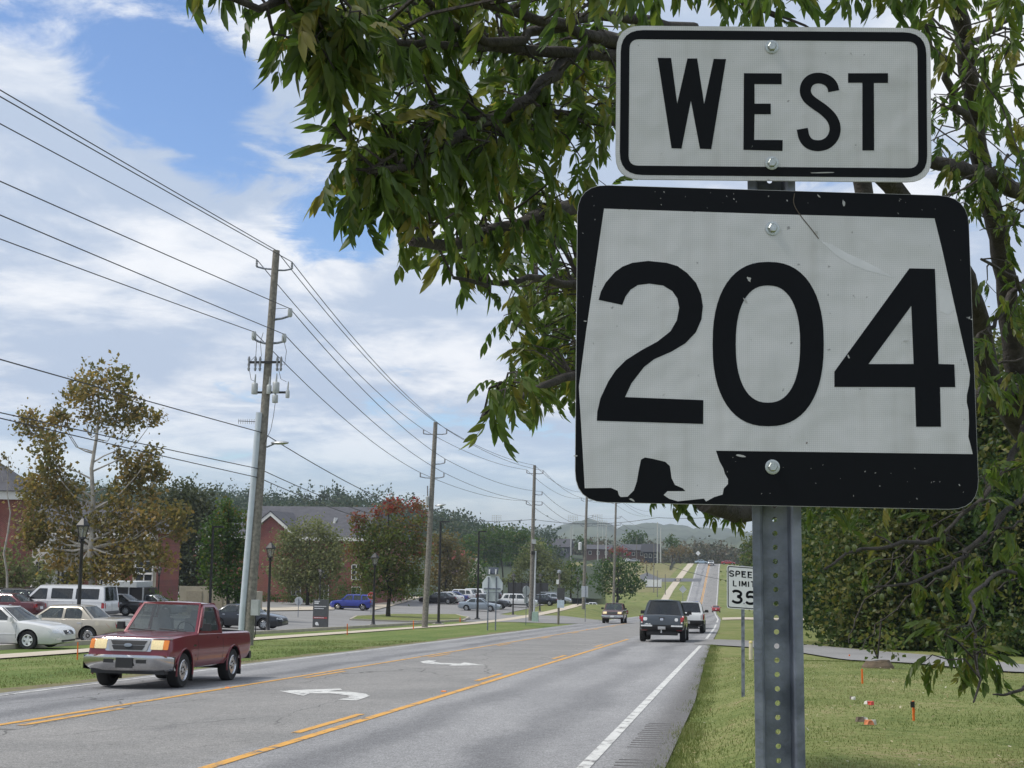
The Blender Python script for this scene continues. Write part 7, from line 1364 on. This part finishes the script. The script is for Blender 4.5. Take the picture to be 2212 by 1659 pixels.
for s_ in (1, -1):
    sec = [(s_ * (hw - .0002), dpt + th), (s_ * hw, dpt), (s_ * (hw + .004), .003), (s_ * (hw + .008), 0), (s_ * fw, 0), (s_ * fw, th), (s_ * (hw + .011), th), (s_ * (hw + .008), th + .002), (s_ * (hw + .004), dpt + th)]
    extr(sec if s_ > 0 else sec[::-1])
m.build('channel', GALV, o)
# ------------------------------------------------------------------ the pecan tree over the sign
LM_PEC = leafmat('pecan_leaf', (0.058, 0.098, 0.026), (0.096, 0.142, 0.034), (0.20, 0.185, 0.05), 0.56, .4)
tb = gy(2330, 15.2); pec = thing('pecan_tree', 'large pecan tree with drooping compound leaves hanging over the route sign', 'tree', tb)
LIMBS = []                                       # (points in the world, radii)
def limb(pts, r0, r1, name='branch', wig=.03, n=4):
    P = [at(*p) if not isinstance(p, Vector) else p for p in pts]; Q = wobble(P, wig, n); m = len(Q); rad = [r0 + (r1 - r0) * i / (m - 1) for i in range(m)]
    MB().tube([q - tb for q in Q], rad, 8).build(name, BARK, pec, 70); LIMBS.append((Q, rad)); return Q
T0 = limb([tb + Vector((0, 0, -.2)), (2318, 1200, 15.2), (2290, 1010, 15.0)], .30, .22, 'trunk', .01)
f0 = (2290, 1010, 15.0)
SA = limb([f0, (2225, 890, 14.8), (2190, 780, 14.6), (2178, 660, 14.4), (2160, 540, 14.0), (2135, 420, 13.4), (2108, 290, 12.8), (2085, 100, 12), (2040, -120, 11)], .13, .07, wig=.012)
SB = limb([f0, (2190, 900, 14.6), (2135, 820, 14.2), (2118, 720, 13.8), (2085, 600, 13.2), (2000, 480, 12.4), (1850, 330, 11.4), (1650, 200, 10.2), (1480, 130, 9.2), (1296, 81, 8.2)], .14, .05, wig=.012)
SC = limb([(2300, 480, 14.5), (2210, 415, 13.8), (2120, 372, 13.0), (2020, 352, 12.2), (1900, 300, 11.4)], .10, .05, wig=.02)
limb([(2330, 980, 15), (2260, 850, 14.6), (2212, 850, 14.2), (2110, 862, 13.6), (1990, 900, 12.8), (1800, 1010, 11.6), (1700, 1090, 10.8), (1590, 1108, 10.2), (1520, 1085, 9.8)], .13, .07, wig=.012)
limb([SB[24], (1900, 600, 11.4), (1600, 520, 10), (1400, 455, 9.0), (1246, 444, 8.2), (1139, 481, 7.6), (1050, 505, 7.2), (971, 531, 6.8), (889, 522, 6.4)], .075, .022, wig=.02)
limb([SB[-9], (1420, 110, 8.8), (1296, 81, 8.0), (1208, 144, 7.5), (1152, 206, 7.1), (1050, 262, 6.7), (946, 319, 6.2), (877, 362, 5.9), (796, 369, 5.6)], .05, .014, wig=.02)
limb([(1480, 130, 9.2), (1300, 118, 8.0), (1180, 112, 7.4), (1083, 103, 7.0), (1002, 100, 6.6), (900, 95, 6.1), (800, 80, 5.7)], .04, .012, wig=.02)
limb([(1500, 60, 9.0), (1250, 40, 7.6), (1050, 92, 6.8), (960, 40, 6.3), (900, -20, 5.9)], .035, .012, wig=.03)
limb([(1480, 250, 9.3), (1300, 262, 8.2), (1127, 244, 7.4), (1048, 256, 6.9), (971, 250, 6.5), (930, 222, 6.2)], .04, .012, wig=.02)
limb([(1900, 760, 12.2), (1500, 790, 10.8), (1239, 812, 9.6), (1152, 844, 9.0), (1083, 875, 8.4), (1040, 905, 7.4)], .045, .010, wig=.02)
limb([(1900, 690, 12), (1500, 640, 10.6), (1260, 620, 9.6), (1160, 600, 9.0), (1060, 610, 8.4), (980, 600, 7.6)], .04, .010, wig=.03)
limb([(1296, 81, 7.9), (1100, 20, 6.8), (900, -60, 6.0), (700, -40, 5.5), (560, 20, 5.1), (500, -5, 4.9), (420, -10, 4.8)], .03, .007, wig=.02)
limb([(2290, 1100, 15), (2230, 1060, 14), (2185, 1093, 13.2), (2100, 1180, 12.4), (2054, 1224, 11.8), (1960, 1262, 11.2), (1890, 1268, 10.8)], .035, .008, wig=.015)
limb([(2260, 1230, 14), (2150, 1240, 12), (2095, 1290, 10.6), (2107, 1393, 9.6), (2118, 1468, 9.0), (2103, 1517, 8.8)], .020, .006, wig=.015)
limb([(2330, 1440, 10), (2230, 1478, 9.2), (2175, 1500, 8.9), (2145, 1500, 8.8)], .018, .005, wig=.03)
limb([(2330, 600, 14.8), (2230, 590, 13.6), (2150, 690, 13), (2090, 760, 12.6)], .04, .012, wig=.04)
limb([(2330, 1000, 15), (2212, 920, 14), (2180, 1000, 13.4), (2120, 1080, 12.6), (2040, 1150, 12)], .05, .012, wig=.03)
limb([(2108, 290, 12.8), (2060, 200, 11.4), (2000, 60, 10), (1900, -40, 8.6)], .045, .015, wig=.03)
limb([(2085, 100, 12), (2160, 60, 10.4), (2230, 10, 9)], .035, .012, wig=.03)
limb([(1650, 200, 10.2), (1640, 60, 8.8), (1560, -60, 7.6)], .035, .012, wig=.03)
limb([(2290, 700, 14.6), (2200, 620, 13.2), (2120, 560, 12.2)], .03, .012, wig=.04)
limb([(2050, 1165, 12.2), (1950, 1170, 11.4), (1850, 1190, 10.8), (1780, 1230, 10.4)], .022, .008, wig=.03)
# one compound leaf: a drooping stalk with pairs of long curved leaflets
def compound(seed):
    r = np.random.default_rng(seed); np_ = int(r.integers(3, 6)); Lr = r.uniform(.22, .34); V = []; Fq = []; Tn = []
    def leaflet(b0, d, L_, w_):
        d = d / np.linalg.norm(d); s = np.cross(d, [0, 0, 1.0]); s /= np.linalg.norm(s) + 1e-9; u = np.cross(s, d); o = len(V); cv = r.uniform(.12, .6); tw = r.normal(0, .5); s = s * math.cos(tw) + u * math.sin(tw); u = np.cross(s, d); sd = r.choice([-1, 1]) * r.uniform(.05, .14)
        for f, wf in ((0, 0), (.22, .75), (.5, 1.0), (.78, .62), (1, 0)):
            c = b0 + d * L_ * f + np.array([0, 0, -1]) * cv * L_ * f * f * .8 + s * sd * L_ * f * f
            if wf == 0: V.append(c)
            else: V.extend([c + s * w_ * wf * .5 + u * w_ * wf * .14, c, c - s * w_ * wf * .5 + u * w_ * wf * .14])
        Fq.extend([(o, o + 1, o + 2), (o, o + 2, o + 3)])
        for k in (1, 4): Fq.extend([(o + k, o + k + 3, o + k + 4), (o + k, o + k + 4, o + k + 1), (o + k + 1, o + k + 4, o + k + 5), (o + k + 1, o + k + 5, o + k + 2)])
        Fq.extend([(o + 7, o + 10, o + 8), (o + 8, o + 10, o + 9)]); Tn.extend([float(np.clip(r.normal(0, .10), -.3, .3))] * 11)
    def pt(f): return np.array([Lr * f * (1 - .25 * f), 0, -Lr * .62 * f * f])
    n0 = len(V)
    for f in (0, .35, .7, 1.0): c = pt(f); V.extend([c + [0, .0022, 0], c + [0, -.0022, 0], c + [0, 0, -.003]])
    for k in range(3):
        for a in range(3): p, q = n0 + k * 3 + a, n0 + k * 3 + (a + 1) % 3; Fq.extend([(p, q, q + 3), (p, q + 3, p + 3)])
    Tn.extend([.05] * 12)
    for k in range(np_):
        f = .22 + .72 * k / (np_ - 1); b0 = pt(f); tg = pt(min(1, f + .05)) - pt(f - .05); tg /= np.linalg.norm(tg); L_ = r.uniform(.085, .14) * (1.0 - .25 * abs(f - .65))
        for sy in (1, -1): leaflet(b0, tg * .75 + np.array([0, sy * r.uniform(.40, .75), -r.uniform(.6, 1.3)]), L_, L_ * r.uniform(.34, .46))
    leaflet(pt(1), pt(1) - pt(.9) + np.array([0, 0, -.01]), r.uniform(.11, .15), .050); return np.array(V), np.array(Fq), np.array(Tn)
VAR = [compound(s) for s in range(8)]
# twigs: from the nearest limb out to points of the crown, each carrying a spray of leaves
def inpoly(x, y, P):
    c = False
    for (x0, y0), (x1, y1) in zip(P, P[1:] + P[:1]):
        if (y0 > y) != (y1 > y) and x < (x1 - x0) * (y - y0) / (y1 - y0) + x0: c = not c
    return c
# bare twigs of the far side of the crown, arching down beside the sign
pb_ = random.Random(9)
for k in range(16):
    px = pb_.uniform(2030, 2230); py = pb_.choice((pb_.uniform(60, 420), pb_.uniform(560, 1050), pb_.uniform(1110, 1330))); d = pb_.uniform(11.5, 14.5)
    if py > 1100: px = pb_.uniform(1850, 2230)
    limb([(px + pb_.uniform(60, 130), py - pb_.uniform(-40, 120), d + .6), (px + 30, py - 20, d + .2), (px - pb_.uniform(30, 90), py + pb_.uniform(0, 90), d), (px - pb_.uniform(80, 160), py + pb_.uniform(20, 150), d - .3)], .013, .004, wig=.05)
LP = [(q, r) for Q, rad in LIMBS[1:] for q, r in zip(Q, rad)]; LPa = np.array([tuple(q) for q, r in LP])
PICK = []; tw = MB(); pr = random.Random(5)
REG = [([(690, 10), (690, 100), (705, 190), (760, 240), (850, 250), (790, 310), (790, 410), (820, 490), (910, 540), (1000, 570), (1100, 590), (1240, 590), (1240, 400), (1330, 380), (1330, -30), (690, -30)], 128, (5.2, 8.8)),
       ([(665, 70), (655, 170), (730, 230), (830, 220), (820, 40)], 16, (5.0, 5.8)), ([(735, 290), (720, 400), (770, 480), (900, 520), (920, 320)], 24, (5.5, 6.4)),
       ([(960, 300), (960, 520), (1060, 600), (1240, 620), (1300, 500), (1320, 100), (1100, 60)], 62, (8.5, 12.5)), ([(1070, 650), (1085, 740), (1100, 830), (1100, 890), (1240, 890), (1240, 600)], 92, (9, 13)),
       ([(1040, 880), (1050, 920), (1140, 900), (1130, 860)], 4, (6.8, 7.6)), ([(950, 570), (1000, 620), (1100, 620), (1100, 570)], 6, (7.5, 9)),
       ([(1330, -60), (1330, 40), (2212, 40), (2212, -60)], 44, (4.8, 9.0)), ([(2020, 0), (2020, 240), (2120, 300), (2260, 280), (2260, 0)], 16, (8, 12)), ([(2010, 240), (2010, 420), (2230, 600), (2240, 240)], 24, (11.5, 14.5)),
       ([(2120, 560), (2120, 1060), (2240, 1060), (2240, 560)], 26, (11.5, 14.5)), ([(2170, 400), (2160, 480), (2240, 480), (2240, 400)], 3, (7, 7.6)),
       ([(1390, 1065), (1410, 1095), (1480, 1110), (1590, 1100), (1610, 1065)], 12, (9.5, 11)), ([(1740, 1090), (1740, 1150), (1850, 1250), (2050, 1320), (2230, 1340), (2230, 1090)], 20, (10.5, 13.5)),
       ([(1970, 1400), (2000, 1470), (2090, 1500), (2125, 1480), (2115, 1380), (2050, 1360)], 8, (9, 9.8)), ([(385, -60), (380, -10), (480, 0), (500, -60)], 3, (4.9, 5.3)), ([(590, -60), (640, -10), (690, -40)], 3, (5, 5.4)), ([(2150, 1470), (2165, 1495), (2185, 1470)], 1, (9, 9.3))]
for poly, cnt, (d0, d1) in REG:
    x0, x1 = min(p[0] for p in poly), max(p[0] for p in poly); y0, y1 = min(p[1] for p in poly), max(p[1] for p in poly); k = 0; g = 0
    while k < cnt and g < 9000:
        g += 1; px, py = pr.uniform(x0, x1), pr.uniform(y0, y1)
        if not inpoly(px, py, poly): continue
        k += 1; d = d0 + (d1 - d0) * min(1, max(0, ((px - x0) / max(1, x1 - x0) * .6 + pr.random() * .4))); tip = at(px, py - 300 / d, d)
        dist = np.linalg.norm(LPa - np.array(tip), axis=1); cand = np.argsort(dist)[:6]; i = int(cand[pr.randrange(3)]); a = LP[i][0]
        if dist[i] > 3.2: a = tip + Vector((pr.uniform(.3, 1.0), pr.uniform(.2, 1.0), pr.uniform(-.1, .5)))
        ln_ = (tip - a).length; mid = a.lerp(tip, .5) + Vector((pr.gauss(0, .08), pr.gauss(0, .08), .10 * ln_ + pr.gauss(0, .05))); pts = [a, a.lerp(mid, .5) + Vector((pr.gauss(0, .03), pr.gauss(0, .03), pr.gauss(0, .03) + .03)), mid, mid.lerp(tip, .5) + Vector((pr.gauss(0, .04), pr.gauss(0, .04), .03)), tip]
        tw.tube([p - tb for p in pts], [min(.014, .006 + .004 * ln_), .008, .006, .005, .003], 4)
        L_ = min(ln_, 1.0); nl = pr.randint(3, 6)
        for j in range(nl):
            f = 1 - (j / nl) * min(.75, .8 / max(.8, ln_)) ; s_ = f * 4; q = min(3, int(s_)); p = pts[q].lerp(pts[q + 1], s_ - q); t_ = (pts[q + 1] - pts[q]).normalized()
            ang = j * 2.4 + pr.uniform(-.5, .5); o1 = t_.orthogonal().normalized(); o2 = t_.cross(o1); dr = t_ * pr.uniform(.3, .9) + (o1 * math.cos(ang) + o2 * math.sin(ang)) * .8; dr.z -= pr.uniform(-.15, .5); dr.normalize()
            PICK.append((p, dr, pr.uniform(.42, .80), pr.randrange(8), pr.gauss(.42, .2) + (.35 if pr.random() < .07 else 0)))
for k in range(60):                              # unseen sprays above and behind the viewer, added to keep sun off the sign
    tip = Vector((pr.uniform(-4.2, 1.2), pr.uniform(-1.5, 3.2), pr.uniform(4.6, 6.6))); a = tip + Vector((pr.uniform(.5, 1.2), pr.uniform(.3, 1.2), pr.uniform(.1, .6))); tw.tube([a - tb, a.lerp(tip, .5) + Vector((0, 0, .08)) - tb, tip - tb], [.012, .008, .004], 4)
    for j in range(6):
        f = 1 - j * .13; ang = j * 2.4; t_ = (tip - a).normalized(); o1 = t_.orthogonal().normalized(); o2 = t_.cross(o1); dr = t_ * .5 + (o1 * math.cos(ang) + o2 * math.sin(ang)) * .8; dr.z -= .3; dr.normalize(); PICK.append((a.lerp(tip, f), dr, pr.uniform(.8, 1.1), pr.randrange(8), pr.gauss(.42, .2)))
limb([(1900, -40, 8.6), Vector((1.6, 4.5, 7.0)), Vector((.6, 1.5, 6.6)), Vector((-1.5, -.5, 6.2)), Vector((-3.5, -1.2, 5.8))], .05, .012, wig=.03)  # unseen limb running through the added overhead sprays
tw.build('twigs', BARK, pec)['kind'] = 'stuff'
def frame(d, roll):
    x = d.normalized(); z = Vector((0, 0, 1)); y = z.cross(x); y = y.normalized() if y.length > 1e-3 else Vector((0, 1, 0)); z = x.cross(y); return Matrix((x, y, z)).transposed() @ Matrix.Rotation(roll, 3, 'X')
def vis(p):
    v = np.array(p) - np.array([0, 0, EYE]); c = v @ AF
    if c < .5: return 0
    x = (v @ AR_) / c; y = (v @ AU) / c; return 1 / c if abs(x) < .36 and abs(y) < .27 else 0
AR_ = AX; order = sorted(range(len(PICK)), key=lambda i: -vis(PICK[i][0])); near = order[:285]; rest = order[285:]
LMES = []
for k, (V, F, T) in enumerate(VAR):
    for tv in (.2, .42, .62, 1.0): LMES.append(npmesh('leaf', V, F, LM_PEC, np.clip(tv + T, 0, 1)))
for i in near:
    p, d, s, v, t_ = PICK[i]; ti = min(3, max(0, int((t_ - .1) / .22))); o = bpy.data.objects.new('leaf', LMES[v * 4 + ti]); col.objects.link(o); o.parent = pec; Mx = (frame(d, pr.gauss(0, .4)) * s).to_4x4(); Mx.translation = p - tb; o.matrix_local = Mx
Vs = []; Fs = []; Ts = []; off = 0
for i in rest:
    p, d, s, v, t_ = PICK[i]; V, F, T = VAR[v]; A_ = np.array(frame(d, pr.gauss(0, .4))) * s; Vs.append(V @ A_.T + np.array(p - tb)); Fs.append(F + off); Ts.append(np.clip(T + t_, 0, 1)); off += len(V)
link('foliage', npmesh('foliage', np.concatenate(Vs), np.concatenate(Fs), LM_PEC, np.concatenate(Ts)), pec, kind='stuff')
nutm = M('pecan_husk', (.10, .13, .03), .5)
m = MB(); m.lathe([(.001, -.028), (.012, -.022), (.019, 0), (.014, .02), (.004, .028), (.001, .028)], (0, 0, 0), 'Z', 8, False); nm = m.mesh('nut', nutm, 60)
for px, py, d in ((1210, 660, 9), (1222, 668, 9), (1228, 652, 9.1), (840, 120, 5.9), (1005, 540, 7), (1830, 1186, 10.4), (1845, 1184, 10.4), (1920, 1275, 10.8), (1970, 1310, 10.9), (1905, 1290, 10.6), (1195, 470, 8), (1160, 390, 7.6), (2040, 1250, 11.6)): link('nut', nm, pec, loc=at(px, py, d) - tb)
print('leaves', len(PICK), 'tris', sum(len(f) for f in Fs))
# ------------------------------------------------------------------ air
hz = bpy.data.materials.new('air'); hz.use_nodes = True; t = hz.node_tree; t.nodes.clear()
pv = t.nodes.new('ShaderNodeVolumePrincipled'); pv.inputs['Density'].default_value = 0.0002; pv.inputs['Color'].default_value = (.80, .88, 1.0, 1); pv.inputs['Anisotropy'].default_value = 0.3
ou = t.nodes.new('ShaderNodeOutputMaterial'); t.links.new(pv.outputs[0], ou.inputs['Volume'])
MB().box((0, 1500, 45), (13000, 14000, 150)).build('haze', hz, kind='stuff')
